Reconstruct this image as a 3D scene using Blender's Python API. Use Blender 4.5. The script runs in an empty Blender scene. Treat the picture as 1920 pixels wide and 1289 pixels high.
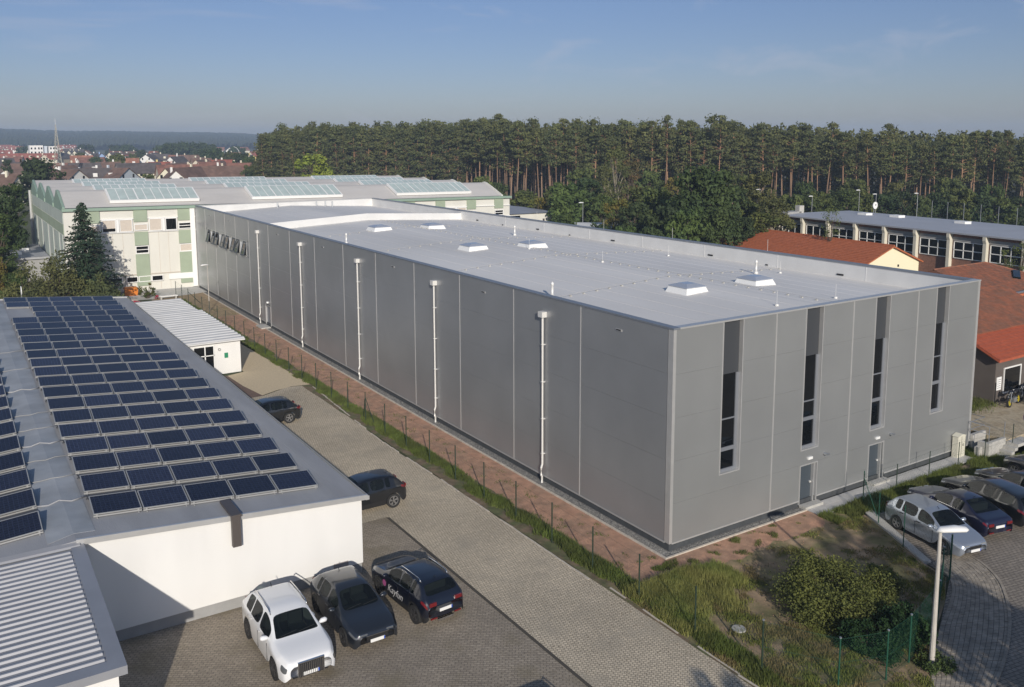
import bpy, math, random
from mathutils import Vector, Matrix, noise
R = math.radians
rnd = random.Random(7)
scene = bpy.context.scene
COL = scene.collection

# ------------------------------------------------------------------ camera
cd = bpy.data.cameras.new('camera')
cam = bpy.data.objects.new('camera', cd)
COL.objects.link(cam)
scene.camera = cam
cd.sensor_fit = 'HORIZONTAL'
cd.sensor_width = 36.0
cd.lens = 1661.2 / 1920 * 36.0
cd.shift_x = 0.0
cd.shift_y = -(644.5 - 485.6) / 1920
cd.clip_start = 0.5
cd.clip_end = 20000
YAW, PITCH, ROLL = 0.5722585, 0.1363573, 0.0028356
dv = Vector((math.sin(YAW) * math.cos(PITCH), math.cos(YAW) * math.cos(PITCH), -math.sin(PITCH)))
rv = Vector((math.cos(YAW), -math.sin(YAW), 0))
dn = dv.cross(rv)
r2 = rv * math.cos(ROLL) + dn * math.sin(ROLL)
dn2 = dn * math.cos(ROLL) - rv * math.sin(ROLL)
cam.matrix_world = Matrix(((r2.x, -dn2.x, -dv.x, -25.863368), (r2.y, -dn2.y, -dv.y, -27.418699),
                           (r2.z, -dn2.z, -dv.z, 18.214875), (0, 0, 0, 1)))

# ------------------------------------------------------------------ light
SUN_EL, SUN_AZ = R(21.3), R(202.5)      # azimuth clockwise from +Y, towards the sun
w = bpy.data.worlds.new('World')
scene.world = w
w.use_nodes = True
wn, wl = w.node_tree.nodes, w.node_tree.links
wn.clear()
sky = wn.new('ShaderNodeTexSky')
sky.sky_type = 'NISHITA'
sky.sun_disc = False
sky.sun_elevation = SUN_EL
sky.sun_rotation = SUN_AZ
sky.altitude = 300
sky.air_density = 1.0
sky.dust_density = 0.7
sky.ozone_density = 3.0
bg = wn.new('ShaderNodeBackground')
bg.inputs['Strength'].default_value = 0.11
out = wn.new('ShaderNodeOutputWorld')
# thin cirrus streaks
tc = wn.new('ShaderNodeTexCoord')
mp = wn.new('ShaderNodeMapping')
mp.inputs['Rotation'].default_value = (0.15, 0.32, 0.9)
mp.inputs['Scale'].default_value = (1.6, 9.0, 16.0)
ns = wn.new('ShaderNodeTexNoise')
ns.inputs['Scale'].default_value = 1.5
ns.inputs['Detail'].default_value = 7
ns.inputs['Roughness'].default_value = 0.55
ns.inputs['Distortion'].default_value = 0.7
cr = wn.new('ShaderNodeValToRGB')
cr.color_ramp.elements[0].position = 0.55
cr.color_ramp.elements[0].color = (0, 0, 0, 1)
cr.color_ramp.elements[1].position = 0.80
cr.color_ramp.elements[1].color = (0.42, 0.42, 0.42, 1)
mx = wn.new('ShaderNodeMix')
mx.data_type = 'RGBA'
mx.inputs[7].default_value = (4.4, 4.5, 5.2, 1)
wl.new(tc.outputs['Generated'], mp.inputs['Vector'])
wl.new(mp.outputs['Vector'], ns.inputs['Vector'])
wl.new(ns.outputs['Fac'], cr.inputs['Fac'])
wl.new(cr.outputs['Color'], mx.inputs[0])
# the sky near the horizon is dulled by haze, all the way round
sxyz = wn.new('ShaderNodeSeparateXYZ'); wl.new(tc.outputs['Generated'], sxyz.inputs[0])
hr_ = wn.new('ShaderNodeMapRange'); hr_.interpolation_type = 'SMOOTHSTEP'; hr_.inputs[1].default_value = 0.10; hr_.inputs[2].default_value = 0.55
wl.new(sxyz.outputs['Z'], hr_.inputs[0])
hm_ = wn.new('ShaderNodeMix'); hm_.data_type = 'RGBA'; hm_.inputs[6].default_value = (0.515,0.505,0.63,1); hm_.inputs[7].default_value = (1.0,0.95,0.93,1)
wl.new(hr_.outputs[0], hm_.inputs[0])
hx_ = wn.new('ShaderNodeMix'); hx_.data_type = 'RGBA'; hx_.blend_type = 'MULTIPLY'; hx_.inputs[0].default_value = 1.0
wl.new(sky.outputs['Color'], hx_.inputs[6]); wl.new(hm_.outputs[2], hx_.inputs[7])
wl.new(hx_.outputs[2], mx.inputs[6])
wl.new(mx.outputs[2], bg.inputs['Color'])
wl.new(bg.outputs['Background'], out.inputs['Surface'])

sd = bpy.data.lights.new('sun', 'SUN')
sd.energy = 4.0
sd.angle = R(0.53)
sd.color = (1.0, 0.925, 0.82)
sun = bpy.data.objects.new('sun', sd)
COL.objects.link(sun)
ld = Vector((-math.sin(SUN_AZ) * math.cos(SUN_EL), -math.cos(SUN_AZ) * math.cos(SUN_EL), -math.sin(SUN_EL)))
sun.rotation_euler = ld.to_track_quat('-Z', 'Y').to_euler()
sun.location = (-30, -60, 60)

scene.view_settings.view_transform = 'Standard'
scene.view_settings.look = 'None'
scene.view_settings.gamma = 1.0
scene.view_settings.exposure = 0.08
scene.view_settings.use_curve_mapping = False
scene.cycles.max_bounces = 6
scene.cycles.volume_bounces = 0

# ------------------------------------------------------------------ materials
MATS = {}
def mat(name, col, rough=0.7, metal=0.0, var=0.0, vs=1.0, var2=None, bump=0.0, bs=20.0, spec=0.5,
        coat=0.0, trans=0.0, objrand=0.0, emit=None, hue=0.0, stretch=None):
    """principled material; colour varied by two noises and by object, optional fine bump"""
    if name in MATS: return MATS[name]
    m = bpy.data.materials.new(name); m.use_nodes = True
    n, l = m.node_tree.nodes, m.node_tree.links
    b = n['Principled BSDF']
    b.inputs['Roughness'].default_value = rough
    b.inputs['Metallic'].default_value = metal
    b.inputs['Specular IOR Level'].default_value = spec
    b.inputs['Coat Weight'].default_value = coat
    b.inputs['Coat Roughness'].default_value = 0.04
    b.inputs['Base Color'].default_value = (*col, 1)
    src = None
    geo = None
    def coords():
        nonlocal geo
        if geo is None:
            g = n.new('ShaderNodeNewGeometry')
            mp = n.new('ShaderNodeMapping')
            mp.inputs['Scale'].default_value = stretch or (1, 1, 1)
            l.new(g.outputs['Position'], mp.inputs['Vector'])
            geo = mp.outputs['Vector']
        return geo
    if var or var2 or objrand or hue:
        val = None
        rgb = n.new('ShaderNodeRGB'); rgb.outputs[0].default_value = (*col, 1)
        cur = rgb.outputs[0]
        if var2 is not None:
            t = n.new('ShaderNodeTexNoise'); t.inputs['Scale'].default_value = vs * 0.35; t.inputs['Detail'].default_value = 5
            l.new(coords(), t.inputs['Vector'])
            r = n.new('ShaderNodeValToRGB'); r.color_ramp.elements[0].position = 0.42; r.color_ramp.elements[1].position = 0.60
            l.new(t.outputs['Fac'], r.inputs['Fac'])
            mxn = n.new('ShaderNodeMix'); mxn.data_type = 'RGBA'
            l.new(r.outputs['Color'], mxn.inputs[0]); l.new(cur, mxn.inputs[6]); mxn.inputs[7].default_value = (*var2, 1)
            cur = mxn.outputs[2]
        hs = n.new('ShaderNodeHueSaturation')
        l.new(cur, hs.inputs['Color'])
        t = n.new('ShaderNodeTexNoise'); t.inputs['Scale'].default_value = vs; t.inputs['Detail'].default_value = 6
        l.new(coords(), t.inputs['Vector'])
        mr = n.new('ShaderNodeMapRange'); mr.inputs[1].default_value = 0.3; mr.inputs[2].default_value = 0.7
        mr.inputs[3].default_value = 1 - var; mr.inputs[4].default_value = 1 + var
        l.new(t.outputs['Fac'], mr.inputs[0])
        vout = mr.outputs[0]
        if objrand or hue:
            oi = n.new('ShaderNodeObjectInfo')
            m2 = n.new('ShaderNodeMapRange'); m2.inputs[3].default_value = 1 - objrand; m2.inputs[4].default_value = 1 + objrand
            l.new(oi.outputs['Random'], m2.inputs[0])
            mu = n.new('ShaderNodeMath'); mu.operation = 'MULTIPLY'
            l.new(vout, mu.inputs[0]); l.new(m2.outputs[0], mu.inputs[1]); vout = mu.outputs[0]
            if hue:
                f = n.new('ShaderNodeMath'); f.operation = 'MULTIPLY'; f.inputs[1].default_value = 7.31
                fr = n.new('ShaderNodeMath'); fr.operation = 'FRACT'
                m3 = n.new('ShaderNodeMapRange'); m3.inputs[3].default_value = 0.5 - hue; m3.inputs[4].default_value = 0.5 + hue
                l.new(oi.outputs['Random'], f.inputs[0]); l.new(f.outputs[0], fr.inputs[0]); l.new(fr.outputs[0], m3.inputs[0])
                l.new(m3.outputs[0], hs.inputs['Hue'])
        l.new(vout, hs.inputs['Value'])
        l.new(hs.outputs['Color'], b.inputs['Base Color'])
        src = hs.outputs['Color']
    if bump:
        t = n.new('ShaderNodeTexNoise'); t.inputs['Scale'].default_value = bs; t.inputs['Detail'].default_value = 4
        l.new(coords(), t.inputs['Vector'])
        bp = n.new('ShaderNodeBump'); bp.inputs['Strength'].default_value = bump; bp.inputs['Distance'].default_value = 0.03
        l.new(t.outputs['Fac'], bp.inputs['Height']); l.new(bp.outputs['Normal'], b.inputs['Normal'])
    if trans:
        tr = n.new('ShaderNodeBsdfTranslucent'); mxs = n.new('ShaderNodeMixShader'); mxs.inputs[0].default_value = trans
        if src: l.new(src, tr.inputs['Color'])
        else: tr.inputs['Color'].default_value = (*col, 1)
        o = n['Material Output']
        l.new(b.outputs[0], mxs.inputs[1]); l.new(tr.outputs[0], mxs.inputs[2]); l.new(mxs.outputs[0], o.inputs['Surface'])
    if emit:
        b.inputs['Emission Color'].default_value = (*emit, 1); b.inputs['Emission Strength'].default_value = 1
    MATS[name] = m
    return m

def paver_mat(name, c1, c2, mortar, bw, bh, rot=0.0, msize=0.012, stain=0.25, bump=0.5, tint=None):
    """laid blocks with joints, colour differing from block to block, and stains in large soft patches"""
    m = bpy.data.materials.new(name); m.use_nodes = True
    n, l = m.node_tree.nodes, m.node_tree.links
    b = n['Principled BSDF']; b.inputs['Roughness'].default_value = 0.85
    g = n.new('ShaderNodeNewGeometry'); mp = n.new('ShaderNodeMapping'); mp.inputs['Rotation'].default_value = (0, 0, rot)
    l.new(g.outputs['Position'], mp.inputs['Vector'])
    br = n.new('ShaderNodeTexBrick')
    br.inputs['Color1'].default_value = (*c1, 1); br.inputs['Color2'].default_value = (*c2, 1); br.inputs['Mortar'].default_value = (*mortar, 1)
    br.inputs['Scale'].default_value = 1.0; br.inputs['Brick Width'].default_value = bw; br.inputs['Row Height'].default_value = bh
    br.inputs['Mortar Size'].default_value = msize; br.inputs['Mortar Smooth'].default_value = 0.3; br.inputs['Bias'].default_value = -0.1
    l.new(mp.outputs[0], br.inputs['Vector'])
    t = n.new('ShaderNodeTexNoise'); t.inputs['Scale'].default_value = 0.22; t.inputs['Detail'].default_value = 7; t.inputs['Roughness'].default_value = 0.62
    l.new(g.outputs['Position'], t.inputs['Vector'])
    mr = n.new('ShaderNodeMapRange'); mr.inputs[1].default_value = 0.3; mr.inputs[2].default_value = 0.7
    mr.inputs[3].default_value = 1 - stain; mr.inputs[4].default_value = 1 + stain * 0.7
    l.new(t.outputs['Fac'], mr.inputs[0])
    t2 = n.new('ShaderNodeTexNoise'); t2.inputs['Scale'].default_value = 9; t2.inputs['Detail'].default_value = 3
    l.new(g.outputs['Position'], t2.inputs['Vector'])
    mr2 = n.new('ShaderNodeMapRange'); mr2.inputs[1].default_value = 0.3; mr2.inputs[2].default_value = 0.7; mr2.inputs[3].default_value = 0.82; mr2.inputs[4].default_value = 1.18
    l.new(t2.outputs['Fac'], mr2.inputs[0])
    mu = n.new('ShaderNodeMath'); mu.operation = 'MULTIPLY'; l.new(mr.outputs[0], mu.inputs[0]); l.new(mr2.outputs[0], mu.inputs[1])
    hs = n.new('ShaderNodeHueSaturation'); l.new(br.outputs['Color'], hs.inputs['Color']); l.new(mu.outputs[0], hs.inputs['Value'])
    cur = hs.outputs['Color']
    if tint:   # moss or dirt patches
        t3 = n.new('ShaderNodeTexNoise'); t3.inputs['Scale'].default_value = 0.6; t3.inputs['Detail'].default_value = 8
        l.new(g.outputs['Position'], t3.inputs['Vector'])
        r = n.new('ShaderNodeValToRGB'); r.color_ramp.elements[0].position = 0.52; r.color_ramp.elements[1].position = 0.72
        r.color_ramp.elements[1].color = (0.7, 0.7, 0.7, 1)
        l.new(t3.outputs['Fac'], r.inputs['Fac'])
        mm = n.new('ShaderNodeMix'); mm.data_type = 'RGBA'; l.new(r.outputs['Color'], mm.inputs[0]); l.new(cur, mm.inputs[6]); mm.inputs[7].default_value = (*tint, 1)
        cur = mm.outputs[2]
    l.new(cur, b.inputs['Base Color'])
    bp = n.new('ShaderNodeBump'); bp.inputs['Strength'].default_value = bump; bp.inputs['Distance'].default_value = 0.012; bp.invert = True
    l.new(br.outputs['Fac'], bp.inputs['Height']); l.new(bp.outputs['Normal'], b.inputs['Normal'])
    MATS[name] = m
    return m

def glass_mat(name, col=(0.02, 0.025, 0.03), rough=0.03, spec=0.9):
    return mat(name, col, rough=rough, spec=spec)

# ------------------------------------------------------------------ mesh helper
class MB:
    def __init__(s): s.v = []; s.f = []
    def add(s, vs, fs):
        o = len(s.v); s.v += [tuple(p) for p in vs]; s.f += [tuple(o + i for i in f) for f in fs]; return s
    def box(s, x0, y0, z0, x1, y1, z1):
        return s.add([(x0,y0,z0),(x1,y0,z0),(x1,y1,z0),(x0,y1,z0),(x0,y0,z1),(x1,y0,z1),(x1,y1,z1),(x0,y1,z1)],
                     [(0,3,2,1),(4,5,6,7),(0,1,5,4),(1,2,6,5),(2,3,7,6),(3,0,4,7)])
    def hexa(s, p):   # 8 corner points: bottom 4 counter-clockwise, top 4
        return s.add(p, [(0,3,2,1),(4,5,6,7),(0,1,5,4),(1,2,6,5),(2,3,7,6),(3,0,4,7)])
    def rbox(s, cx, cy, z0, z1, lx, ly, a=0.0):
        c, n = math.cos(a), math.sin(a); p = []
        for z in (z0, z1):
            for x, y in ((-lx/2,-ly/2),(lx/2,-ly/2),(lx/2,ly/2),(-lx/2,ly/2)): p.append((cx+x*c-y*n, cy+x*n+y*c, z))
        return s.hexa(p)
    def prism(s, poly, z0, z1):
        n = len(poly)
        a = sum(poly[i][0]*poly[(i+1)%n][1]-poly[(i+1)%n][0]*poly[i][1] for i in range(n))
        if a < 0: poly = poly[::-1]
        vs = [(x,y,z0) for x,y in poly]+[(x,y,z1) for x,y in poly]
        return s.add(vs, [tuple(range(n))[::-1], tuple(range(n,2*n))]+[(i,(i+1)%n,n+(i+1)%n,n+i) for i in range(n)])
    def sheet(s, poly, z):
        n = len(poly)
        a = sum(poly[i][0]*poly[(i+1)%n][1]-poly[(i+1)%n][0]*poly[i][1] for i in range(n))
        if a < 0: poly = poly[::-1]
        return s.add([(x,y,z) for x,y in poly], [tuple(range(n))])
    def quad(s, a, b, c, d): return s.add([a,b,c,d], [(0,1,2,3)])
    def slab(s, pts, t):  # planar polygon with thickness t below it (vertical)
        n = len(pts)
        return s.add([tuple(p) for p in pts]+[(p[0],p[1],p[2]-t) for p in pts],
                     [tuple(range(n)), tuple(range(2*n-1,n-1,-1))]+[(i,n+i,n+(i+1)%n,(i+1)%n) for i in range(n)])
    def tube(s, pts, rs, n=8, cap=True):
        pts = [Vector(p) for p in pts]
        if not isinstance(rs, (list, tuple)): rs = [rs]*len(pts)
        o = len(s.v)
        for i, p in enumerate(pts):
            d = (pts[min(i+1,len(pts)-1)] - pts[max(i-1,0)]).normalized()
            u = d.cross(Vector((0,0,1)))
            if u.length < 1e-3: u = Vector((1,0,0))
            u.normalize(); w_ = d.cross(u)
            for k in range(n):
                a = 2*math.pi*k/n; s.v.append(tuple(p + (u*math.cos(a)+w_*math.sin(a))*rs[i]))
        for i in range(len(pts)-1):
            for k in range(n):
                a, b = o+i*n+k, o+i*n+(k+1)%n; s.f.append((a, b, b+n, a+n))
        if cap:
            s.f.append(tuple(o+k for k in range(n))[::-1]); e = o+(len(pts)-1)*n; s.f.append(tuple(e+k for k in range(n)))
        return s
    def disc_y(s, cx, cy, cz, r, t, n=20, rin=0.0, axis='y'):
        """short cylinder or ring with its axis along y (or x)"""
        o = len(s.v)
        for t_ in (-t/2, t/2):
            for rr_ in ((r, rin) if rin else (r,)):
                for k in range(n):
                    a = 2*math.pi*k/n; p = (rr_*math.cos(a), t_, rr_*math.sin(a))
                    s.v.append((cx+p[0], cy+p[1], cz+p[2]) if axis == 'y' else (cx+p[1], cy+p[0], cz+p[2]))
        if rin:
            A, B, C_, D_ = o, o+n, o+2*n, o+3*n
            for k in range(n):
                j = (k+1)%n
                s.f += [(A+k,A+j,C_+j,C_+k),(B+k,D_+k,D_+j,B+j),(A+k,B+k,B+j,A+j),(C_+k,C_+j,D_+j,D_+k)]
        else:
            A, B = o, o+n
            for k in range(n): s.f.append((A+k,A+(k+1)%n,B+(k+1)%n,B+k))
            s.f += [tuple(A+k for k in range(n))[::-1], tuple(B+k for k in range(n))]
        return s
    def mesh(s, name, m=None, smooth=False, origin=None):
        me = bpy.data.meshes.new(name)
        v = s.v if origin is None else [(a-origin[0], b-origin[1], c-origin[2]) for a,b,c in s.v]
        me.from_pydata(v, [], s.f)
        if m is not None: me.materials.append(m)
        if smooth: me.polygons.foreach_set('use_smooth', [True]*len(me.polygons))
        me.update(); return me
    def build(s, name, m, parent=None, smooth=False, world=True, kind=None, label=None):
        """one mesh object; vertices given in world space when world, stored relative to the parent's place"""
        org = None
        if parent is not None and world:
            org = ORG.get(parent.name, (0,0,0))
        me = s.mesh(name, m, smooth, org)
        o = bpy.data.objects.new(name, me); COL.objects.link(o)
        if parent is not None: o.parent = parent; ORG[o.name] = org or (0,0,0)
        if kind: o['kind'] = kind
        if label: o['label'] = label
        return o
ORG = {}
def thing(name, label, cat, loc=(0,0,0), rz=0.0, group=None, kind=None):
    o = bpy.data.objects.new(name, None); COL.objects.link(o)
    o.location = loc; o.rotation_euler = (0,0,rz); o.empty_display_size = 0.3
    o['label'] = label; o['category'] = cat
    if group: o['group'] = group
    if kind: o['kind'] = kind
    ORG[o.name] = tuple(loc)
    return o
def tag(o, label, cat, group=None):
    o['label'] = label; o['category'] = cat
    if group: o['group'] = group
    return o
def inst(name, me, parent=None, loc=(0,0,0), rz=0.0, sc=None, kind=None, rot=None):
    o = bpy.data.objects.new(name, me); COL.objects.link(o); o.location = loc
    o.rotation_euler = rot if rot else (0,0,rz)
    if sc is not None: o.scale = sc if isinstance(sc, (tuple, list)) else (sc,sc,sc)
    if parent is not None: o.parent = parent
    if kind: o['kind'] = kind
    return o
def copy_tree(src, loc, rz=None, label=None, cat=None, group=None, sc=None):
    r = src.copy(); COL.objects.link(r); r.location = loc
    if rz is not None: r.rotation_euler = (0,0,rz)
    if sc is not None: r.scale = (sc,sc,sc)
    if label: r['label'] = label
    if cat: r['category'] = cat
    if group: r['group'] = group
    for ch in list(src.children):
        c = ch.copy(); COL.objects.link(c); c.parent = r
        for g_ in list(ch.children):
            d = g_.copy(); COL.objects.link(d); d.parent = c
    return r
NUM = ['first','second','third','fourth','fifth','sixth','seventh','eighth','ninth','tenth','eleventh','twelfth','thirteenth','fourteenth',
       'fifteenth','sixteenth','seventeenth','eighteenth','nineteenth','twentieth']
TENS = {20:'twenty',30:'thirty',40:'forty',50:'fifty',60:'sixty',70:'seventy',80:'eighty',90:'ninety'}
def nth(i):
    if i < 20: return NUM[i]
    t, u = divmod(i+1, 10)
    if t > 9: return 'hundred and ' + nth(i-100)
    return TENS[t*10]+'-'+NUM[u-1] if u else TENS[t*10][:-1]+'ieth'
# ------------------------------------------------------------------ shared materials
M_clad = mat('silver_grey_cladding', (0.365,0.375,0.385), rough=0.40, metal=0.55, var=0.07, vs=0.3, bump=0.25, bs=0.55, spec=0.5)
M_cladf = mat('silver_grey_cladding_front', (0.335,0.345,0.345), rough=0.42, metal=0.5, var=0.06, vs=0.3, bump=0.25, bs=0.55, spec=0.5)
M_alu = mat('pale_aluminium_trim', (0.55,0.55,0.54), rough=0.38, metal=0.5, var=0.05, vs=2)
M_alud = mat('grey_metal_coping', (0.24,0.26,0.29), rough=0.45, metal=0.4, var=0.05, vs=2)
M_whitemetal = mat('white_downpipe_metal', (0.72,0.71,0.68), rough=0.4, metal=0.2)
M_plinth = mat('dark_grey_plinth', (0.055,0.06,0.065), rough=0.8, var=0.15, vs=3, bump=0.2)
M_roof = mat('pale_membrane_roof', (0.71,0.69,0.66), rough=0.62, var=0.08, vs=0.18, var2=(0.65,0.635,0.61), bump=0.15, bs=1.2, stretch=(1,0.25,1))
M_para = mat('pale_membrane_parapet', (0.62,0.62,0.61), rough=0.6, var=0.06, vs=0.6, bump=0.1, bs=2)
M_white = mat('white_plastic', (0.78,0.78,0.76), rough=0.5)
M_glassdark = glass_mat('dark_window_glass', col=(0.005,0.006,0.007), rough=0.015, spec=0.5)
M_dome = mat('grey_dome_acrylic', (0.33,0.36,0.42), rough=0.15, spec=0.8)
M_spandrel = mat('blue_grey_infill_panel', (0.050,0.054,0.060), rough=0.5, metal=0.0, spec=0.3)
M_frame = mat('grey_window_frame', (0.22,0.235,0.26), rough=0.45, metal=0.3)
M_doorgrey = mat('dark_grey_door', (0.06,0.075,0.09), rough=0.5, metal=0.1)
M_steel = mat('galvanised_steel', (0.45,0.47,0.49), rough=0.4, metal=0.75, var=0.08, vs=6)
M_dark = mat('black_opening', (0.01,0.01,0.012), rough=0.9)
M_conc = mat('pale_concrete', (0.42,0.41,0.38), rough=0.85, var=0.12, vs=3, bump=0.25)
M_kerb = mat('pale_kerb_concrete', (0.50,0.45,0.38), rough=0.9, var=0.15, vs=4, bump=0.3)
M_chips = mat('grey_stone_chippings', (0.17,0.165,0.155), rough=0.95, var=0.55, vs=14, bump=0.9, bs=22)
M_stone = mat('grey_pebble', (0.25,0.245,0.23), rough=0.9, objrand=0.2, var=0.4, vs=9)
M_redsoil = mat('red_brown_soil', (0.41,0.235,0.155), rough=0.95, var=0.22, vs=2.2, var2=(0.33,0.205,0.138), bump=0.7, bs=14)
M_brownsoil = mat('brown_soil_with_growth', (0.30,0.215,0.135), rough=0.95, var=0.3, vs=1.6, var2=(0.15,0.135,0.06), bump=0.7, bs=12)
M_vergesoil = mat('brown_verge_soil', (0.17,0.125,0.08), rough=0.95, var=0.3, vs=3, var2=(0.10,0.11,0.045), bump=0.6, bs=15)
M_field = mat('green_brown_fields', (0.06,0.075,0.03), rough=1.0, var=0.3, vs=0.02, var2=(0.10,0.095,0.05))
M_lot = paver_mat('brown_grey_pavers', (0.345,0.295,0.23), (0.27,0.23,0.18), (0.155,0.13,0.10), 0.22, 0.11, rot=0.6, msize=0.012, stain=0.28, bump=0.6, tint=(0.19,0.16,0.10))
M_lane = paver_mat('pale_grey_pavers', (0.62,0.53,0.395), (0.51,0.44,0.33), (0.28,0.24,0.18), 0.15, 0.12, rot=R(45), msize=0.016, stain=0.20, bump=0.7, tint=(0.34,0.30,0.235))
M_lotr = paver_mat('grey_parking_pavers', (0.27,0.235,0.195), (0.21,0.185,0.155), (0.11,0.095,0.078), 0.24, 0.16, rot=0.15, msize=0.016, stain=0.2, bump=0.6)
M_joint = mat('paver_joint_sand', (0.07,0.062,0.05), rough=1)
M_paver = mat('grey_concrete_block', (0.29,0.255,0.21), rough=0.9, var=0.28, vs=2.8, bump=0.3, bs=25)
M_slab = mat('pale_path_slab', (0.46,0.45,0.43), rough=0.85, var=0.12, vs=2.0, bump=0.2)
M_sand = mat('pale_yellow_gravel', (0.56,0.46,0.31), rough=0.95, var=0.1, vs=7, bump=0.5, bs=20)
M_yard = mat('sandy_yard_gravel', (0.43,0.36,0.25), rough=0.95, var=0.2, vs=5, var2=(0.36,0.29,0.19), bump=0.5, bs=18)
M_redpav = paver_mat('red_brown_pavers', (0.21,0.135,0.105), (0.16,0.11,0.085), (0.09,0.065,0.05), 0.22, 0.11, stain=0.2)
M_render = mat('warm_white_render', (0.715,0.71,0.69), rough=0.8, var=0.045, vs=0.8, stretch=(1,1,0.25), bump=0.1, bs=60)
M_plinthw = mat('grey_wall_plinth', (0.30,0.30,0.295), rough=0.8, var=0.08, vs=2)
M_felt = mat('grey_bitumen_sheet_roof', (0.33,0.335,0.345), rough=0.7, var=0.13, vs=0.9, var2=(0.29,0.295,0.31), bump=0.3, bs=30, stretch=(1,0.2,1))
M_feltw = mat('walkway_membrane', (0.33,0.345,0.36), rough=0.6, var=0.15, vs=0.8, var2=(0.28,0.30,0.32), bump=0.4, bs=3)
M_pvframe = mat('anodised_panel_frame', (0.42,0.42,0.41), rough=0.4, metal=0.4)
M_bronze = mat('brown_painted_metal', (0.10,0.085,0.078), rough=0.5, metal=0.3)
M_ribs = mat('pale_ribbed_sheet_metal', (0.42,0.42,0.43), rough=0.45, metal=0.4, var=0.06, vs=0.6)
M_ribbase = mat('grey_ribbed_sheet_metal', (0.30,0.31,0.335), rough=0.5, metal=0.3, var=0.08, vs=0.8)
M_cream = mat('cream_facade_panel', (0.64,0.63,0.575), rough=0.75, var=0.05, vs=0.5, stretch=(1,1,0.3))
M_green = mat('pale_green_facade_panel', (0.315,0.375,0.275), rough=0.7, var=0.07, vs=0.6)
M_greend = mat('grey_green_coping', (0.24,0.33,0.265), rough=0.6, var=0.06, vs=0.6)
M_greyg = mat('grey_green_gable_sheet', (0.42,0.47,0.42), rough=0.7, var=0.08, vs=0.5)
M_shedroof = mat('pale_grey_shed_roof', (0.52,0.50,0.475), rough=0.85, var=0.07, vs=0.6, bump=0.3, bs=4, stretch=(0.3,1,1))
M_rooflight = mat('pale_green_rooflight_glass', (0.46,0.54,0.51), rough=0.25, spec=0.35, var=0.10, vs=0.9)
M_blind = mat('beige_window_blind', (0.55,0.49,0.42), rough=0.8, var=0.06, vs=5)
M_pole = mat('pale_grey_lamp_pole', (0.46,0.43,0.385), rough=0.7, var=0.1, vs=3, bump=0.2)
M_lampw = mat('white_lamp_head', (0.78,0.78,0.76), rough=0.35)
M_fence = mat('dark_green_fence_metal', (0.022,0.040,0.025), rough=0.5, metal=0.1)
M_fenceg = mat('green_coated_wire', (0.012,0.07,0.042), rough=0.5)
M_cabroof = mat('white_ribbed_sheet_metal', (0.64,0.635,0.62), rough=0.5, metal=0.1, var=0.06, vs=0.8)
M_bark = mat('brown_bark', (0.10,0.075,0.055), rough=0.95, var=0.3, vs=3)
M_birch = mat('pale_birch_bark', (0.27,0.24,0.18), rough=0.9, var=0.2, vs=4)
M_tile = mat('orange_red_clay_tile', (0.42,0.125,0.05), rough=0.8, var=0.16, vs=3)
M_tile2 = mat('bright_red_clay_tile', (0.36,0.085,0.038), rough=0.75, var=0.12, vs=3)
M_tile3 = mat('weathered_brown_tile', (0.27,0.10,0.053), rough=0.9, var=0.18, vs=3, var2=(0.20,0.09,0.055))
M_darkrender = mat('dark_taupe_render', (0.10,0.085,0.075), rough=0.85, var=0.08, vs=1)
M_creamr = mat('pale_yellow_render', (0.80,0.74,0.52), rough=0.8)
M_brickr = mat('red_brown_brick_wall', (0.25,0.125,0.085), rough=0.9, var=0.2, vs=4)
M_schoolroof = mat('blue_grey_sheet_roof', (0.36,0.375,0.41), rough=0.6, var=0.05, vs=0.3)
M_column = mat('cream_concrete_column', (0.62,0.58,0.48), rough=0.8, var=0.06, vs=1)
# ------------------------------------------------------------------ ground, as stacked sheets
def sheet(name, poly, z, m, kind='structure'):
    o = MB().sheet(poly, z).build(name, m); o['kind'] = kind; return o
def wob(a, b, n, amp, seed, axis=0):
    """points from a to b with a ragged edge"""
    pts = []
    for i in range(n+1):
        t = i/n; k = noise.noise(Vector((seed*7.3+t*n*0.55, seed, 0)))*amp + noise.noise(Vector((seed+t*n*1.9, 3, 0)))*amp*0.5
        x = a[0]+(b[0]-a[0])*t; y = a[1]+(b[1]-a[1])*t
        pts.append((x+k, y) if axis == 0 else (x, y+k))
    return pts
sheet('ground', [(-7000,-300),(9000,-300),(9000,9000),(-7000,9000)], -0.06, M_field)
sheet('parking_pavement', [(-60,-40),(-8.85,-40),(-8.85,10.2),(-12.3,10.2),(-12.3,70),(-60,70)], 0.0, M_lot)
sheet('access_lane', [(-8.85,-40),(-4.2,-40),(-4.2,-8),(-4.1,-3),(-4.42,2),(-4.38,11),(-4.6,20)] +
      [(-3.75,34.6),(-5.5,34.9),(-7.6,33.7),(-9,33.6),(-12.3,33.2),(-12.3,10.2),(-8.85,10.2)], 0.004, M_lane)
k = MB().box(-8.93,-40,-0.02,-8.80,10.1,0.012); k = k.build('drain_line', M_joint); k['kind'] = 'structure'
sheet('red_paved_strip', [(-12.3,33.2),(-9,33.6),(-7.6,33.7),(-8.2,40.5),(-12.3,40.8)], 0.006, M_redpav)
sheet('gravel_area', [(-7.65,33.8),(-6.4,34.5),(-5.2,34.9),(-3.8,34.7),(-4.15,46),(-4.6,56),(-5.6,74),(-12,76),(-12,64),(-6.6,64),(-6.9,41.0),(-8.3,40.5),(-8.1,37)], 0.010, M_sand)
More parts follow.
